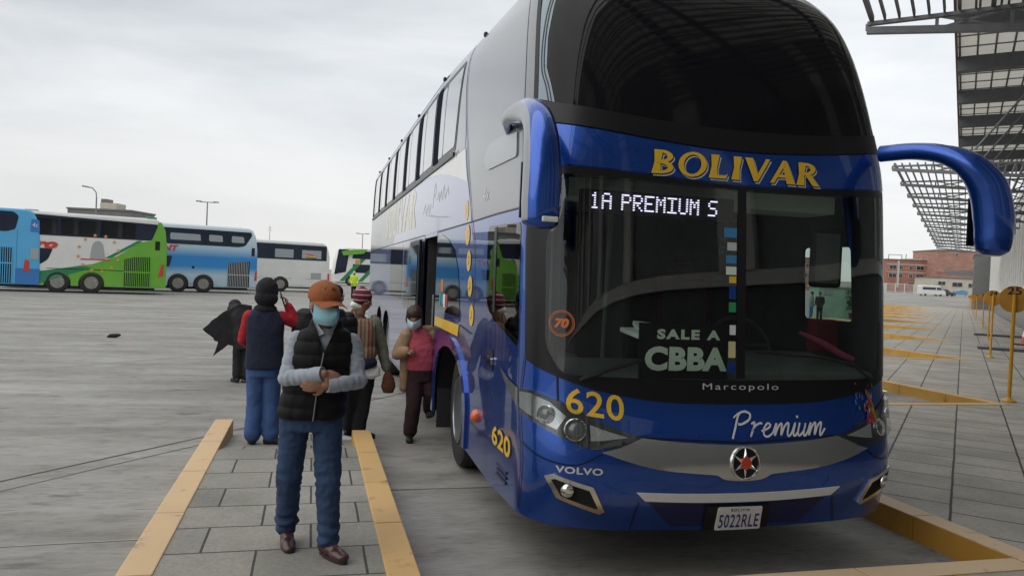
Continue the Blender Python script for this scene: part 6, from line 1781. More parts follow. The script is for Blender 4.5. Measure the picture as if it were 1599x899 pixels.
def shoe(name, ankle, d, m, parent, k=1.0, z0=0.0, pitch=0.0):
    """a shoe under the ankle, toe along d"""
    a = Vector(ankle); d = Vector((d[0], d[1], 0)).normalized(); s = Vector((d.y, -d.x, 0))
    rm = Matrix((s, d, Vector((0, 0, 1)))).transposed()
    piv = Vector((a.x, a.y, z0))
    tilt = Matrix.Rotation(pitch, 3, s)
    b = Blob()
    def E(y, z, r): b.ell(piv + tilt @ (d * y * k + Vector((0, 0, z * k))), [q * k for q in r], tilt @ rm)
    E(-0.045, 0.048, (0.036, 0.042, 0.046)); E(0.03, 0.046, (0.042, 0.070, 0.042)); E(0.10, 0.036, (0.046, 0.070, 0.034)); E(0.145, 0.032, (0.040, 0.045, 0.028)); E(-0.01, 0.085, (0.036, 0.046, 0.038))
    o = b.build(name, m, parent, vox=0.008, smooth=3)
    sb = MB(); out = []
    for q in range(24):
        t = 2 * math.pi * q / 24; y = 0.052 + 0.135 * math.sin(t); x = (0.040 + 0.008 * math.sin(t)) * math.cos(t)
        out.append((x * k, y * k))
    top = [piv + tilt @ (s * x + d * y + Vector((0, 0, 0.020 * k))) for x, y in out]; bot = [piv + tilt @ (s * x * .97 + d * y * .99 + Vector((0, 0, 0.001))) for x, y in out]
    sb.raw(bot + top, [tuple(range(24))[::-1], tuple(range(24, 48))] + [(i, (i + 1) % 24, 24 + (i + 1) % 24, 24 + i) for i in range(24)], M['sole'])
    sb.build('sole', o)
    return o

# ---------------------------------------------------------------- walking man with folded arms
man = thing('person', 'man in orange cap, blue face mask and black quilted vest walking with folded arms', 'person', (-2.515, 0.36, PZ))
man.scale = (0.98, 0.98, 1.0)
hipA, hipB = (-0.125, 0.02, 0.77), (0.055, 0.01, 0.77)
knA, knB = (-0.150, 0.03, 0.43), (0.070, -0.06, 0.43)
anA, anB = (-0.155, 0.13, 0.085), (0.085, -0.115, 0.085)
shA, shB = (-0.136, 0.01, 1.212), (0.180, 0.0, 1.205)
elA, elB = (-0.183, -0.055, 1.000), (0.228, -0.060, 0.990)
wrA, wrB = (0.020, -0.205, 1.045), (0.035, -0.200, 0.985)
HC = (0.012, -0.060, 1.425)
b = Blob()
P, rm = head_blob(b, HC, R(28), R(6), k=0.98)
b.limb([(0.018, 0.02, 1.26), (0.012, -0.02, 1.37)], [0.060, 0.054])
b.rings([(-0.035, 0.015, 0.72, 0.14, 0.10), (-0.03, 0.012, 0.82, 0.145, 0.105), (-0.01, 0.01, 0.95, 0.14, 0.10), (0.01, 0.005, 1.12, 0.155, 0.105), (0.02, 0.01, 1.24, 0.13, 0.085), (0.022, 0.015, 1.285, 0.06, 0.06)])
for h_, k_, a_ in ((hipA, knA, anA), (hipB, knB, anB)): b.limb([h_, k_, a_], [0.078, 0.052, 0.036])
for s_, e_, w_ in ((shA, elA, wrA), (shB, elB, wrB)): b.limb([s_, e_, w_], [0.050, 0.038, 0.027])
hand(b, wrA, (0.9, 0.25, -0.30), (0.1, 0.75, -0.55), side=1, curl=0.55)
hand(b, wrB, (-1.0, 0.12, -0.10), (0, 0.9, 0.25), side=-1, curl=0.35)
body = b.build('body', M['skin_tan'], man, vox=0.0055, smooth=3)
face_bits(P, rm, man, 0.98)
surgical_mask(P, rm, M['mask_blue'], man, 0.98)
b = Blob(); b.ell(P(0, 0.030, 0.030), (0.074, 0.084, 0.070), rm); b.ell(P(0, 0.055, -0.02), (0.064, 0.050, 0.05), rm); b.build('hair', M['hair_black'], man, vox=0.007)
# cap: crown and curved peak
b = Blob(); b.ell(P(0, 0.010, 0.048), (0.092, 0.110, 0.090), rm); b.ell(P(0, 0.010, 0.136), (0.008, 0.008, 0.006), rm)
def cap_cut(c):
    return 0.0
cap = b.build('cap', M['cap_orange'], man, vox=0.006, smooth=3)
inv_rm = rm.transposed(); hcv = Vector(HC)
bm = bmesh.new(); bm.from_mesh(cap.data)
bmesh.ops.bisect_plane(bm, geom=list(bm.verts) + list(bm.edges) + list(bm.faces), plane_co=P(0, 0, 0.022), plane_no=rm @ Vector((0, 0.12, -1)), clear_outer=True)
bm.to_mesh(cap.data); bm.free()
mb = MB(); nx, ny = 13, 7; vs = []
for lay in (0, 1):
    for i in range(ny):
        t = i / (ny - 1)
        for j in range(nx):
            a = (j / (nx - 1) - 0.5) * 2
            x = a * 0.092 * (1 - 0.12 * t * t); y = -0.070 - 0.092 * t * math.sqrt(max(0, 1 - 0.55 * a * a)) + 0.05 * a * a * (1 - t) + 0.0
            z = 0.044 - 0.026 * a * a - 0.024 * t - 0.004 * lay
            vs.append(P(x, y, z))
fs = []
for lay in (0, 1):
    for i in range(ny - 1):
        for j in range(nx - 1):
            q = [lay * nx * ny + i * nx + j, lay * nx * ny + i * nx + j + 1, lay * nx * ny + (i + 1) * nx + j + 1, lay * nx * ny + (i + 1) * nx + j]
            fs.append(q if lay == 0 else q[::-1])
e = [(ny - 1) * nx + j for j in range(nx)]
fs += [(e[j], e[j + 1], e[j + 1] + nx * ny, e[j] + nx * ny) for j in range(nx - 1)]
mb.raw(vs, fs, M['cap_orange'], True); mb.build('peak', cap)
mb = MB()
for (x, z, w_) in ((-0.034, 0.088, 0.030), (0.004, 0.096, 0.028), (0.040, 0.084, 0.024)):
    mb.tube([P(x - w_ / 2, -0.080 + abs(x) * 0.6, z - 0.010), P(x - w_ / 4, -0.086 + abs(x) * .6, z + 0.016), P(x + w_ / 4, -0.088 + abs(x) * .6, z - 0.006), P(x + w_ / 2, -0.080 + abs(x) * .7, z + 0.014)], 0.004, M['cap_mark'], n=6)
mb.build('cap_badge', cap)
# shirt: collar, torso and sleeves
def sleeve(c):
    if c.z > 1.075: q = Vector((c.x * 9, c.y * 9, c.z * 26 + c.x * 8))
    else: q = Vector((c.x * 26 + c.z * 6, c.y * 12, c.z * 10))
    el = max(0.0, 1 - abs(c.z - 1.02) / 0.12) * (1.0 if c.x < -0.08 or c.x > 0.15 else 0.5)
    r = (1 - 2.6 * abs(noise.noise(q)))
    r2 = (1 - 2.4 * abs(noise.noise(q * 2.1 + Vector((5, 2, 1)))))
    return 0.0042 * (0.5 + 1.0 * el) * r + 0.0018 * r2 - 0.002
b = Blob()
b.rings([(-0.01, 0.01, 0.95, 0.150, 0.110), (0.01, 0.005, 1.12, 0.165, 0.112), (0.02, 0.01, 1.235, 0.145, 0.092), (0.024, 0.012, 1.285, 0.075, 0.070)])
b.limb([shA, elA], [0.056, 0.046]); b.limb([elA, (-0.06, -0.160, 1.028), (-0.022, -0.180, 1.038)], [0.048, 0.043, 0.034])
b.limb([shB, elB], [0.056, 0.046]); b.limb([elB, (0.12, -0.165, 0.985), (0.085, -0.180, 0.985)], [0.048, 0.043, 0.034])
sh = b.build('shirt', M['shirt_grey'], man, vox=0.0065, smooth=2, folds=sleeve)
mb = MB()
for s in (-1, 1):
    q = [(0.026 + s * 0.062, 0.03, 1.330), (0.024 + s * 0.050, -0.055, 1.315), (0.024 + s * 0.008, -0.092, 1.262), (0.024 + s * 0.060, -0.098, 1.235), (0.024 + s * 0.085, -0.040, 1.270), (0.026 + s * 0.082, 0.03, 1.285)]
    mb.raw(q, [(0, 1, 4, 5), (1, 2, 3, 4)] if s > 0 else [(5, 4, 1, 0), (4, 3, 2, 1)], M['shirt_grey'], True)
    q2 = [(x, y + 0.006, z - 0.002) for x, y, z in q]
    mb.raw(q2, [(5, 4, 1, 0), (4, 3, 2, 1)], M['shirt_grey'], True)
mb.build('collar', sh)
mb = MB()
for c0, c1 in (((-0.050, -0.166, 1.031), (0.016, -0.203, 1.045)), ((0.108, -0.171, 0.985), (0.040, -0.199, 0.985))):
    c0, c1 = Vector(c0), Vector(c1)
    mb.tube([c0, c0.lerp(c1, .3), c0.lerp(c1, .33), c1, c1, c0.lerp(c1, .6)], [0.043, 0.0435, 0.0460, 0.0430, 0.0395, 0.034], M['shirt_grey'], n=24, cap=False)
mb.build('cuff', sh)
# quilted vest
b = Blob()
b.rings([(-0.035, 0.012, 0.765, 0.186, 0.135), (-0.035, 0.012, 0.80, 0.195, 0.145), (-0.02, 0.010, 0.92, 0.190, 0.140), (-0.005, 0.005, 1.02, 0.185, 0.135), (0.012, 0.003, 1.14, 0.182, 0.132), (0.020, 0.008, 1.215, 0.176, 0.116), (0.024, 0.010, 1.268, 0.140, 0.098), (0.026, 0.010, 1.300, 0.096, 0.088), (0.030, 0.006, 1.335, 0.086, 0.082)])
def puff(c):
    z = (c.z - 0.765) / 0.075
    v = abs(math.sin(math.pi * z))
    zip_ = math.exp(-((c.x - 0.012 * (c.z) + 0.01) / 0.010) ** 2) if c.y < 0 else 0
    return 0.012 * (v ** 0.5) - 0.008 + 0.005 * noise.noise(Vector((c.x * 22, c.y * 22, c.z * 9))) - 0.006 * zip_
vest = b.build('vest', M['vest_black'], man, vox=0.007, smooth=2, folds=puff)
bm = bmesh.new(); bm.from_mesh(vest.data)
bmesh.ops.bisect_plane(bm, geom=list(bm.verts) + list(bm.edges) + list(bm.faces), plane_co=(0, 0, 1.330), plane_no=(0, 0.25, 1), clear_outer=True)
# open V at the neck
for sg in (-1, 1):
    bmesh.ops.bisect_plane(bm, geom=list(bm.verts) + list(bm.edges) + list(bm.faces), plane_co=(0.022, 0, 1.16), plane_no=Vector((sg, 0, -0.42)).normalized())
kill = [f for f in bm.faces if f.calc_center_median().y < -0.02 and f.calc_center_median().z > 1.16 and abs(f.calc_center_median().x - 0.022) < (f.calc_center_median().z - 1.16) * 0.42]
bmesh.ops.delete(bm, geom=kill, context='FACES')
bm.to_mesh(vest.data); bm.free()
mb = MB(); mb.tube([(-0.028, -0.152, 0.775), (-0.014, -0.150, 0.92), (0.002, -0.138, 1.06), (0.018, -0.128, 1.155)], 0.004, M['steel_grey'], n=6); mb.build('zip', vest)
# jeans with folds, shoes
b = Blob()
b.rings([(-0.035, 0.015, 0.70, 0.155, 0.115), (-0.035, 0.015, 0.80, 0.162, 0.118), (-0.033, 0.013, 0.85, 0.158, 0.115)])
b.limb([hipA, knA], [0.092, 0.070]); b.limb([knA, (anA[0], anA[1], 0.10)], [0.070, 0.060])
b.limb([hipB, knB], [0.092, 0.070]); b.limb([knB, (anB[0], anB[1], 0.10)], [0.070, 0.060])
def jean(c):
    lo = max(0.0, 1 - abs(c.z - 0.14) / 0.14); kn = max(0.0, 1 - abs(c.z - 0.43) / 0.16); top = max(0, (c.z - 0.55) / 0.3)
    r = math.sin(c.z * 95 + 3 * noise.noise(Vector((c.x * 12, c.y * 12, 1)))) * 0.007 * lo
    r += (1 - 2.2 * abs(noise.noise(Vector((c.x * 13, c.y * 13, c.z * 20))))) * 0.007 * (0.5 + kn + 0.6 * lo)
    return r + 0.003 * noise.noise(Vector((c.x * 40, c.y * 40, c.z * 30)))
b.build('jeans', M['denim'], man, vox=0.008, smooth=3, folds=jean)
shoe('shoe', anA, (0.15, -1), M['shoe_brown'], man, 1.0, 0.012, R(-10))
shoe('shoe', anB, (0.55, -0.9), M['shoe_brown'], man, 1.0, 0.0)

# ---------------------------------------------------------------- helper for the others
def figure(name_label, loc, hc, yaw, pitch, J, skinm, k=0.95, vox=0.009, torso=None, rot=0.0):
    r = thing('person', name_label, 'person', loc, rot)
    b = Blob(); P, rm = head_blob(b, hc, yaw, pitch, k)
    if torso: b.rings(torso)
    nk = J['neck']; b.limb([nk, Vector(nk).lerp(Vector(hc), 0.8)], [0.055, 0.048])
    for a, ra in (('A', 0), ('B', 0)):
        if 'hip' + a in J: b.limb([J['hip' + a], J['kn' + a], J['an' + a]], [0.075, 0.050, 0.035])
        if 'sh' + a in J:
            b.limb([J['sh' + a], J['el' + a], J['wr' + a]], [0.047, 0.037, 0.027])
            d = J.get('hd' + a, Vector(J['wr' + a]) - Vector(J['el' + a])); hand(b, J['wr' + a], d, J.get('pm' + a, (1 if a == 'A' else -1, 0, 0)), side=1 if a == 'A' else -1, curl=J.get('cu' + a, 0.7), k=0.95)
    b.build('body', skinm, r, vox=vox, smooth=3)
    return r, P, rm
def legs(r, J, m, name, rh, rk, ra, torso, folds, vox=0.011, zlow=0.10):
    b = Blob(); b.rings(torso)
    for a in 'AB':
        an = Vector(J['an' + a]); kn = Vector(J['kn' + a]); d = (an - kn)
        end = kn + d * max(0.3, 1 - (zlow - 0.08) / max(0.1, d.length))
        b.limb([J['hip' + a], J['kn' + a], end], [rh, rk, ra])
    return b.build(name, m, r, vox=vox, smooth=3, folds=folds)
def top_(r, J, m, name, torso, ru, re, rw, folds, vox=0.010, arms='AB'):
    b = Blob(); b.rings(torso)
    for a in arms: b.limb([J['sh' + a], J['el' + a], J['wr' + a]], [ru, re, rw])
    return b.build(name, m, r, vox=vox, smooth=3, folds=folds)

# ---------------------------------------------------------------- woman in navy, seen from behind, phone at her ear
J = dict(neck=(-0.02, 0.0, 1.34), shA=(-0.165, 0.01, 1.255), elA=(-0.215, 0.05, 1.03), wrA=(-0.14, 0.24, 0.93), shB=(0.135, 0.01, 1.255), elB=(0.275, 0.07, 1.20), wrB=(0.195, 0.05, 1.36),
         hdB=(-0.35, 0.05, 1), pmB=(-1, 0, 0), hipA=(-0.085, 0, 0.74), hipB=(0.06, 0, 0.74), knA=(-0.085, 0.03, 0.40), knB=(0.07, 0.03, 0.40), anA=(-0.095, 0.0, 0.085), anB=(0.075, 0.0, 0.085))
tz = [(-0.012, 0, 0.70, 0.14, 0.10), (-0.012, 0, 0.95, 0.14, 0.10), (-0.015, 0, 1.15, 0.15, 0.10), (-0.018, 0, 1.25, 0.10, 0.07)]
nv, P, rm = figure('person seen from behind in dark hood and navy coat with red sleeves, phoning', (-2.99, 3.62, 0.045), (-0.005, 0.02, 1.49), R(170), R(8), J, M['skin_brown'], torso=tz)
face_bits(P, rm, nv, 0.95)
b = Blob(); b.ell(P(0, 0.035, 0.025), (0.105, 0.118, 0.125), rm); b.ell(P(0, 0.055, -0.060), (0.112, 0.100, 0.080), rm); b.ell((-0.018, -0.01, 1.335), (0.11, 0.10, 0.05)); b.build('hood', M['hood_dark'], nv, vox=0.009, folds=cloth(0.006, 12, 10))
top_(nv, J, M['red_knit'], 'red_sweater', [(-0.015, 0, 0.92, 0.13, 0.09), (-0.015, 0, 1.15, 0.15, 0.10), (-0.015, 0, 1.22, 0.12, 0.08)], 0.062, 0.056, 0.040, cloth(0.006, 12, 14))
b = Blob(); b.rings([(-0.005, 0, 0.755, 0.185, 0.135), (-0.005, 0, 0.86, 0.180, 0.135), (-0.01, 0, 1.0, 0.172, 0.13), (-0.014, 0, 1.15, 0.180, 0.128), (-0.016, 0, 1.26, 0.168, 0.108), (-0.018, 0, 1.325, 0.115, 0.09), (-0.018, 0, 1.355, 0.09, 0.08)]); b.build('navy_coat', M['navy_wool'], nv, vox=0.010, folds=cloth(0.006, 8, 5, 3))
legs(nv, J, M['denim_light'], 'jeans', 0.092, 0.078, 0.078, [(-0.012, 0, 0.68, 0.15, 0.11), (-0.012, 0, 0.82, 0.15, 0.11)], cloth(0.006, 11, 9, 2))
shoe('shoe', (-0.095, 0.02, 0.08), (-0.15, 1), M['black_shoe'], nv, 0.95); shoe('shoe', (0.085, -0.01, 0.08), (1.0, -0.15), M['black_shoe'], nv, 0.95)
mb = MB(); mb.box((0, 0, 0), (0.012, 0.07, 0.145), M['nylon_black'], (R(20), R(-18), 0)); o = mb.build('phone', None, bevel=0.004); o.location = (-2.99 + 0.135, 3.62 + 0.07, 0.045 + 1.43); tag(o, 'dark phone held to the ear of the person in the navy coat', 'phone')

# ---------------------------------------------------------------- bent figure in a black coat farther off
J = dict(neck=(-0.10, 0.1, 1.12), shA=(-0.22, 0.05, 1.05), elA=(-0.36, 0.05, 0.88), wrA=(-0.40, 0.12, 0.72), shB=(0.06, 0.05, 1.05), elB=(0.05, 0.2, 0.85), wrB=(-0.05, 0.35, 0.80), hipA=(-0.04, 0, 0.70), hipB=(0.09, 0, 0.70), knA=(-0.05, 0.02, 0.38), knB=(0.09, 0.02, 0.38), anA=(-0.045, 0, 0.085), anB=(0.09, 0, 0.085))
tz = [(0.02, 0, 0.66, 0.12, 0.10), (0.0, 0.02, 0.85, 0.13, 0.10), (-0.06, 0.06, 1.05, 0.14, 0.10), (-0.09, 0.09, 1.10, 0.08, 0.06)]
bp_, P, rm = figure('person stooping in a wide black coat flaring out to the left', (-3.585, 8.1, 0), (-0.13, 0.22, 1.12), R(150), R(30), J, M['skin_brown'], torso=tz)
face_bits(P, rm, bp_, 0.95)
b = Blob(); b.ell(P(0, 0.03, 0.03), (0.095, 0.105, 0.10), rm); b.limb([P(0, 0.05, -0.04), (-0.08, 0.06, 1.10)], [0.085, 0.10]); b.build('hood', M['coat_black'], bp_, vox=0.010, folds=cloth(0.005))
b = Blob(); b.rings([(0.05, 0, 0.52, 0.13, 0.12), (0.03, 0.01, 0.75, 0.15, 0.14), (-0.02, 0.03, 1.0, 0.17, 0.14), (-0.05, 0.05, 1.15, 0.13, 0.10)])
cape = [(-0.56, 0.80), (-0.44, 0.93), (-0.27, 1.07), (-0.06, 1.20), (0.12, 1.18), (0.14, 0.55), (-0.05, 0.54), (-0.20, 0.58), (-0.40, 0.40), (-0.33, 0.62)]
pm_ = MB(); pm_.prism(cape, -0.05, 0.05, M['coat_black']); b.add(pm_.v, pm_.f)
b.build('black_coat', M['coat_black'], bp_, vox=0.010, smooth=2, folds=cloth(0.010, 7, 4, 5))
legs(bp_, J, M['black_cloth'], 'trousers', 0.09, 0.075, 0.075, [(0.02, 0, 0.62, 0.14, 0.11), (0.02, 0, 0.75, 0.14, 0.11)], cloth(0.006, 11, 9, 2), vox=0.014)
shoe('shoe', (-0.06, 0.0, 0.08), (-0.5, 1), M['black_shoe'], bp_, 0.95); shoe('shoe', (0.09, 0.0, 0.08), (1, -0.2), M['tan_shoe'], bp_, 0.95)

# ---------------------------------------------------------------- dark haired traveller with backpack behind the walking man
J = dict(neck=(0.03, 0.0, 1.35), shA=(-0.15, 0.0, 1.26), elA=(-0.20, 0.05, 1.02), wrA=(-0.08, 0.24, 0.98), shB=(0.20, 0.0, 1.26), elB=(0.26, 0.05, 1.02), wrB=(0.14, 0.25, 0.98), hipA=(-0.06, 0, 0.78), hipB=(0.10, 0, 0.78), knA=(-0.05, 0.02, 0.42), knB=(0.10, 0.02, 0.42), anA=(-0.05, 0, 0.085), anB=(0.115, 0, 0.085))
tz = [(0.02, 0, 0.72, 0.14, 0.10), (0.02, 0, 1.0, 0.14, 0.10), (0.025, 0, 1.2, 0.16, 0.10), (0.03, 0, 1.30, 0.10, 0.07)]
tv, P, rm = figure('dark haired person in black puffer jacket, half hidden behind the orange cap', (-2.40, 3.9, 0.01), (0.06, 0.02, 1.51), R(120), R(4), J, M['skin_brown'], torso=tz)
face_bits(P, rm, tv, 0.95)
b = Blob(); b.ell(P(0, 0.022, 0.040), (0.085, 0.098, 0.088), rm); b.ell(P(0, 0.055, -0.01), (0.074, 0.060, 0.07), rm); b.build('hair', M['hair_black'], tv, vox=0.008, folds=cloth(0.004, 20, 10))
def puff2(c): return 0.016 * abs(math.sin(math.pi * c.z / 0.10)) ** 0.6 - 0.006 + 0.006 * noise.noise(Vector((c.x * 20, c.y * 20, c.z * 10)))
top_(tv, J, M['nylon_black'], 'puffer_jacket', [(0.02, 0, 0.72, 0.185, 0.14), (0.02, 0, 0.95, 0.190, 0.14), (0.025, 0, 1.17, 0.20, 0.14), (0.03, 0, 1.30, 0.16, 0.12), (0.035, 0.0, 1.37, 0.10, 0.09)], 0.085, 0.075, 0.055, puff2)
legs(tv, J, M['black_cloth'], 'trousers', 0.09, 0.075, 0.070, [(0.02, 0, 0.70, 0.15, 0.11), (0.02, 0, 0.84, 0.15, 0.11)], cloth(0.006, 11, 9, 2), vox=0.014)
shoe('shoe', (-0.05, 0.0, 0.08), (-0.2, 1), M['black_shoe'], tv, 0.95); shoe('shoe', (0.125, 0.0, 0.08), (1, -0.3), M['sneaker_white'], tv, 0.95)
bk = thing('backpack', 'black backpack hanging on the back of the dark haired traveller', 'backpack', (-2.40, 3.9, 0.01))
b = Blob(); b.rings([(-0.20, -0.19, 0.92, 0.13, 0.07), (-0.20, -0.205, 1.0, 0.16, 0.09), (-0.20, -0.20, 1.2, 0.16, 0.09), (-0.20, -0.19, 1.34, 0.13, 0.07), (-0.20, -0.185, 1.38, 0.08, 0.04)]); b.ell((-0.20, -0.285, 1.06), (0.11, 0.035, 0.10)); b.build('bag', M['nylon_black'], bk, vox=0.010, folds=cloth(0.006, 10, 10, 9))
mb = MB(); mb.tube([(-0.12, -0.12, 1.38), (-0.13, -0.05, 1.40), (-0.12, 0.07, 1.36), (-0.13, 0.12, 1.18)], 0.02, M['nylon_black'], n=8); mb.build('strap', bk)

# ---------------------------------------------------------------- woman with knitted beanie and striped carrying cloth
J = dict(neck=(-0.01, 0.0, 1.33), shA=(-0.11, 0.0, 1.25), elA=(-0.10, 0.1, 1.0), wrA=(0.02, 0.25, 0.95), shB=(0.15, -0.04, 1.24), elB=(0.235, -0.02, 0.97), wrB=(0.285, -0.06, 0.76), hdB=(0.15, -0.1, -1), hipA=(-0.045, 0, 0.74), hipB=(0.085, 0, 0.74), knA=(-0.055, 0.02, 0.40), knB=(0.06, 0.0, 0.40), anA=(-0.075, 0.06, 0.085), anB=(0.025, -0.02, 0.085))
tz = [(0.01, 0, 0.70, 0.13, 0.11), (0.01, 0, 1.0, 0.14, 0.11), (0.01, 0, 1.18, 0.15, 0.10), (0.0, 0, 1.28, 0.09, 0.07)]
bw_, P, rm = figure('woman in maroon and white knitted beanie carrying a striped cloth bundle on her back', (-2.06, 4.12, 0.0), (0.015, 0.01, 1.475), R(72), R(8), J, M['skin_brown'], torso=tz)
face_bits(P, rm, bw_, 0.95)
b = Blob(); b.ell(P(0, 0.015, 0.050), (0.092, 0.106, 0.090), rm); b.ell(P(0, 0.03, 0.00), (0.088, 0.080, 0.07), rm); b.ell(P(0, 0.03, 0.135), (0.028, 0.028, 0.02), rm); b.build('beanie', M['beanie_knit'], bw_, vox=0.007, folds=cloth(0.003, 30, 30))
b = Blob(); b.ell(P(0, 0.05, -0.07), (0.085, 0.075, 0.055), rm); b.build('scarf', M['sign_white'], bw_, vox=0.009, folds=cloth(0.006, 16, 16))
top_(bw_, J, M['sweater_sage'], 'sweater', [(0.01, 0, 0.80, 0.155, 0.12), (0.01, 0, 1.0, 0.16, 0.12), (0.015, 0, 1.18, 0.17, 0.12), (0.01, 0, 1.28, 0.11, 0.09)], 0.072, 0.064, 0.046, cloth(0.006, 12, 14))
legs(bw_, J, M['black_cloth'], 'trousers', 0.105, 0.082, 0.072, [(0.01, 0, 0.68, 0.16, 0.125), (0.01, 0, 0.84, 0.16, 0.125)], cloth(0.006, 11, 9, 2))
shoe('shoe', (-0.075, 0.06, 0.08), (0.5, 0.8), M['black_shoe'], bw_, 0.92); shoe('shoe', (0.025, -0.02, 0.08), (1, -0.12), M['black_shoe'], bw_, 0.95)
cb_ = thing('carrying_cloth', 'brown striped carrying cloth slung over the back of the woman in the beanie', 'bundle', (-2.06, 4.12, 0.0))
b = Blob(); b.ell((0.0, -0.165, 1.06), (0.150, 0.10, 0.23), (0.1, 0.10, 0)); b.ell((0.02, -0.16, 0.93), (0.15, 0.11, 0.12)); b.limb([(-0.08, -0.10, 1.22), (-0.06, 0.03, 1.335), (0.06, 0.12, 1.22)], [0.05, 0.05, 0.045]); b.limb([(0.10, -0.12, 1.18), (0.14, -0.01, 1.28), (0.12, 0.10, 1.15)], [0.045, 0.045, 0.04])
b.build('bundle', M['aguayo'], cb_, vox=0.010, folds=cloth(0.008, 8, 5, 4))
b = Blob(); b.ell((0.02, -0.17, 0.83), (0.16, 0.115, 0.075)); b.build('dark_lower_cloth', M['navy_wool'], cb_, vox=0.012, folds=cloth(0.008, 9, 7, 6))
bg = thing('plastic_bag', 'small white plastic bag hanging at the hip of the woman in the beanie', 'bag', (-2.06, 4.12, 0.0))
b = Blob(); b.rings([(0.13, -0.14, 0.66, 0.04, 0.03), (0.13, -0.15, 0.70, 0.085, 0.05), (0.13, -0.145, 0.77, 0.075, 0.045), (0.135, -0.13, 0.83, 0.02, 0.02)]); b.build('bag', M['plate_white'], bg, vox=0.009, folds=cloth(0.010, 16, 16, 3))
hb_ = thing('handbag', 'dark red and brown bag in the lowered hand of the woman in the beanie', 'bag', (-2.06, 4.12, 0.0))
b = Blob(); b.rings([(0.315, -0.09, 0.50, 0.05, 0.035), (0.315, -0.09, 0.56, 0.075, 0.045), (0.31, -0.085, 0.66, 0.06, 0.04), (0.30, -0.08, 0.72, 0.02, 0.02)]); b.build('bag', M['cap_mark'], hb_, vox=0.009, folds=cloth(0.006, 16, 16, 3))

# ---------------------------------------------------------------- woman in pink stepping down from the coach
J = dict(neck=(0.035, 0.02, 1.20), shA=(-0.085, 0.0, 1.12), elA=(-0.175, -0.03, 0.93), wrA=(-0.105, -0.13, 0.97), hdA=(0.75, -0.3, 0.1), cuA=1.25, pmA=(0, 0.3, -1), shB=(0.20, 0.05, 1.13), elB=(0.27, 0.12, 0.92), wrB=(0.30, 0.10, 0.72), hipA=(0.03, 0.03, 0.70), hipB=(0.155, 0.06, 0.72), knA=(0.015, -0.03, 0.40), knB=(0.20, -0.02, 0.52), anA=(-0.005, 0.02, 0.085), anB=(0.215, 0.16, 0.31))
tz = [(0.09, 0.04, 0.66, 0.14, 0.11), (0.085, 0.02, 0.85, 0.14, 0.11), (0.07, 0.02, 1.02, 0.145, 0.10), (0.05, 0.02, 1.14, 0.10, 0.07)]
pk, P, rm = figure('woman in pink sweater, tan coat and face mask stepping down out of the coach door', (-1.50, 3.93, 0.0), (-0.02, -0.06, 1.325), R(-14), R(24), J, M['skin_brown'], torso=tz)
face_bits(P, rm, pk, 0.95, True)
surgical_mask(P, rm, M['mask_pale'], pk, 0.95)
b = Blob(); b.ell(P(0, 0.025, 0.045), (0.086, 0.098, 0.080), rm); b.ell(P(0, 0.065, -0.01), (0.082, 0.062, 0.085), rm); b.ell(P(-0.075, 0.02, -0.03), (0.022, 0.04, 0.07), rm); b.ell(P(0.075, 0.02, -0.03), (0.022, 0.04, 0.07), rm); b.ell(P(0, 0.10, -0.06), (0.05, 0.045, 0.07), rm); b.build('hair', M['hair_brown'], pk, vox=0.008, folds=cloth(0.004, 22, 10))
b = Blob(); b.rings([(0.088, 0.03, 0.76, 0.155, 0.125), (0.085, 0.02, 0.86, 0.160, 0.135), (0.075, 0.015, 1.0, 0.158, 0.130), (0.06, 0.02, 1.12, 0.125, 0.095), (0.045, 0.02, 1.20, 0.075, 0.068)]); b.build('pink_sweater', M['pink_knit'], pk, vox=0.009, folds=cloth(0.006, 12, 16, 7))
b = Blob()
b.limb([J['shA'], J['elA'], J['wrA']], [0.072, 0.064, 0.050]); b.limb([J['shB'], J['elB'], J['wrB']], [0.075, 0.066, 0.052])
for s, x0, x1 in ((-1, -0.075, -0.085), (1, 0.215, 0.27)):
    b.limb([(x0, 0.03, 1.13), (x0 + s * 0.01, 0.03, 0.95), (x1, 0.04, 0.75), (x1, 0.05, 0.56)], [0.065, 0.055, 0.050, 0.045])
b.rings([(0.09, 0.13, 0.56, 0.19, 0.05), (0.085, 0.13, 0.85, 0.17, 0.06), (0.07, 0.10, 1.08, 0.15, 0.07), (0.055, 0.07, 1.19, 0.10, 0.06)])
b.ell((-0.03, 0.05, 1.185), (0.055, 0.06, 0.045)); b.ell((0.15, 0.06, 1.19), (0.075, 0.06, 0.045))
b.build('tan_coat', M['coat_tan'], pk, vox=0.010, folds=cloth(0.009, 9, 9, 8))
legs(pk, J, M['trouser_wine'], 'trousers', 0.098, 0.080, 0.074, [(0.09, 0.04, 0.64, 0.15, 0.125), (0.09, 0.03, 0.78, 0.152, 0.125)], cloth(0.006, 11, 10, 2))
shoe('sandal', (-0.005, 0.02, 0.08), (-0.15, -1), M['black_shoe'], pk, 0.92); shoe('sandal', (0.215, 0.14, 0.08), (0.1, -1), M['black_shoe'], pk, 0.88, 0.22, R(20))

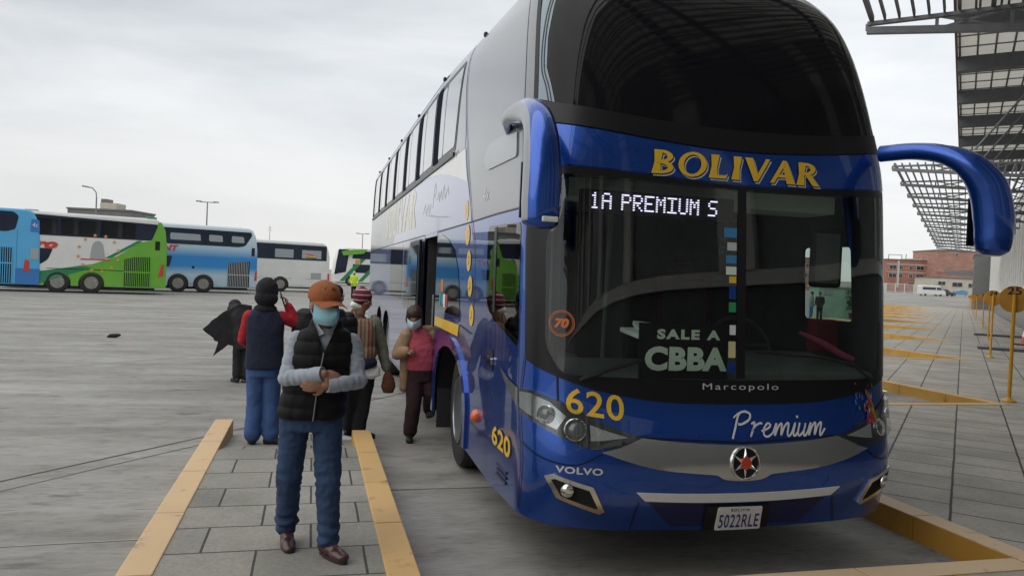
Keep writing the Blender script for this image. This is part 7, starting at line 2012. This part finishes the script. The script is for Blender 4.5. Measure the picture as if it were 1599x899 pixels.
# ---------------------------------------------------------------- small distant figures
def far_person(label, loc, rot, topm, legm, k=1.0, hat=None, extra=None, group=None):
    J = dict(neck=(0, 0, 1.42), shA=(-0.17, 0, 1.36), elA=(-0.22, 0.02, 1.1), wrA=(-0.17, -0.12, 0.95), shB=(0.17, 0, 1.36), elB=(0.22, 0.02, 1.1), wrB=(0.17, -0.12, 0.95), hipA=(-0.08, 0, 0.85), hipB=(0.08, 0, 0.85), knA=(-0.09, -0.02, 0.46), knB=(0.09, 0.02, 0.46), anA=(-0.09, 0.02, 0.085), anB=(0.10, 0.03, 0.085))
    r, P, rm = figure(label, loc, (0, -0.02, 1.58), R(10), R(8), J, M['skin_brown'], torso=[(0, 0, 0.8, 0.14, 0.1), (0, 0, 1.1, 0.14, 0.1), (0, 0, 1.35, 0.15, 0.1), (0, 0, 1.42, 0.08, 0.06)], rot=rot, vox=0.012)
    face_bits(P, rm, r, 0.95)
    b = Blob(); b.ell(P(0, 0.02, 0.045), (0.084, 0.098, 0.082), rm); b.build('hat' if hat else 'hair', hat or M['hair_black'], r, vox=0.010)
    top_(r, J, topm, 'jacket', [(0, 0, 0.78, 0.175, 0.13), (0, 0, 1.1, 0.17, 0.13), (0, 0, 1.34, 0.18, 0.12), (0, 0, 1.42, 0.10, 0.08)], 0.07, 0.062, 0.048, cloth(0.006), vox=0.014)
    legs(r, J, legm, 'trousers', 0.09, 0.07, 0.065, [(0, 0, 0.76, 0.15, 0.11), (0, 0, 0.88, 0.15, 0.11)], cloth(0.005), vox=0.015)
    for a in 'AB': shoe('shoe', J['an' + a], (0, -1), M['black_shoe'], r, 0.95)
    return r
far_person('worker in yellow-green high visibility jacket far off in front of the distant coaches', (-0.1, 43.8, 0), R(10), M['hi_vis'], M['black_cloth'], hat=M['hi_vis'])
M['check_shirt'] = stripes('check_shirt', [(0.12, 0.13, 0.13), (0.34, 0.34, 0.32), (0.10, 0.11, 0.12), (0.28, 0.29, 0.28)], 8.0, 'Z')
far_person('man in striped shirt and blue jeans by the green kiosk, seen through the windscreen', (26.65, 35.7, 0.0), R(60), M['check_shirt'], M['denim_light'])
far_person('man in dark jacket by the green kiosk, seen through the windscreen', (25.95, 34.0, 0.0), R(-40), M['coat_black'], M['black_cloth'])
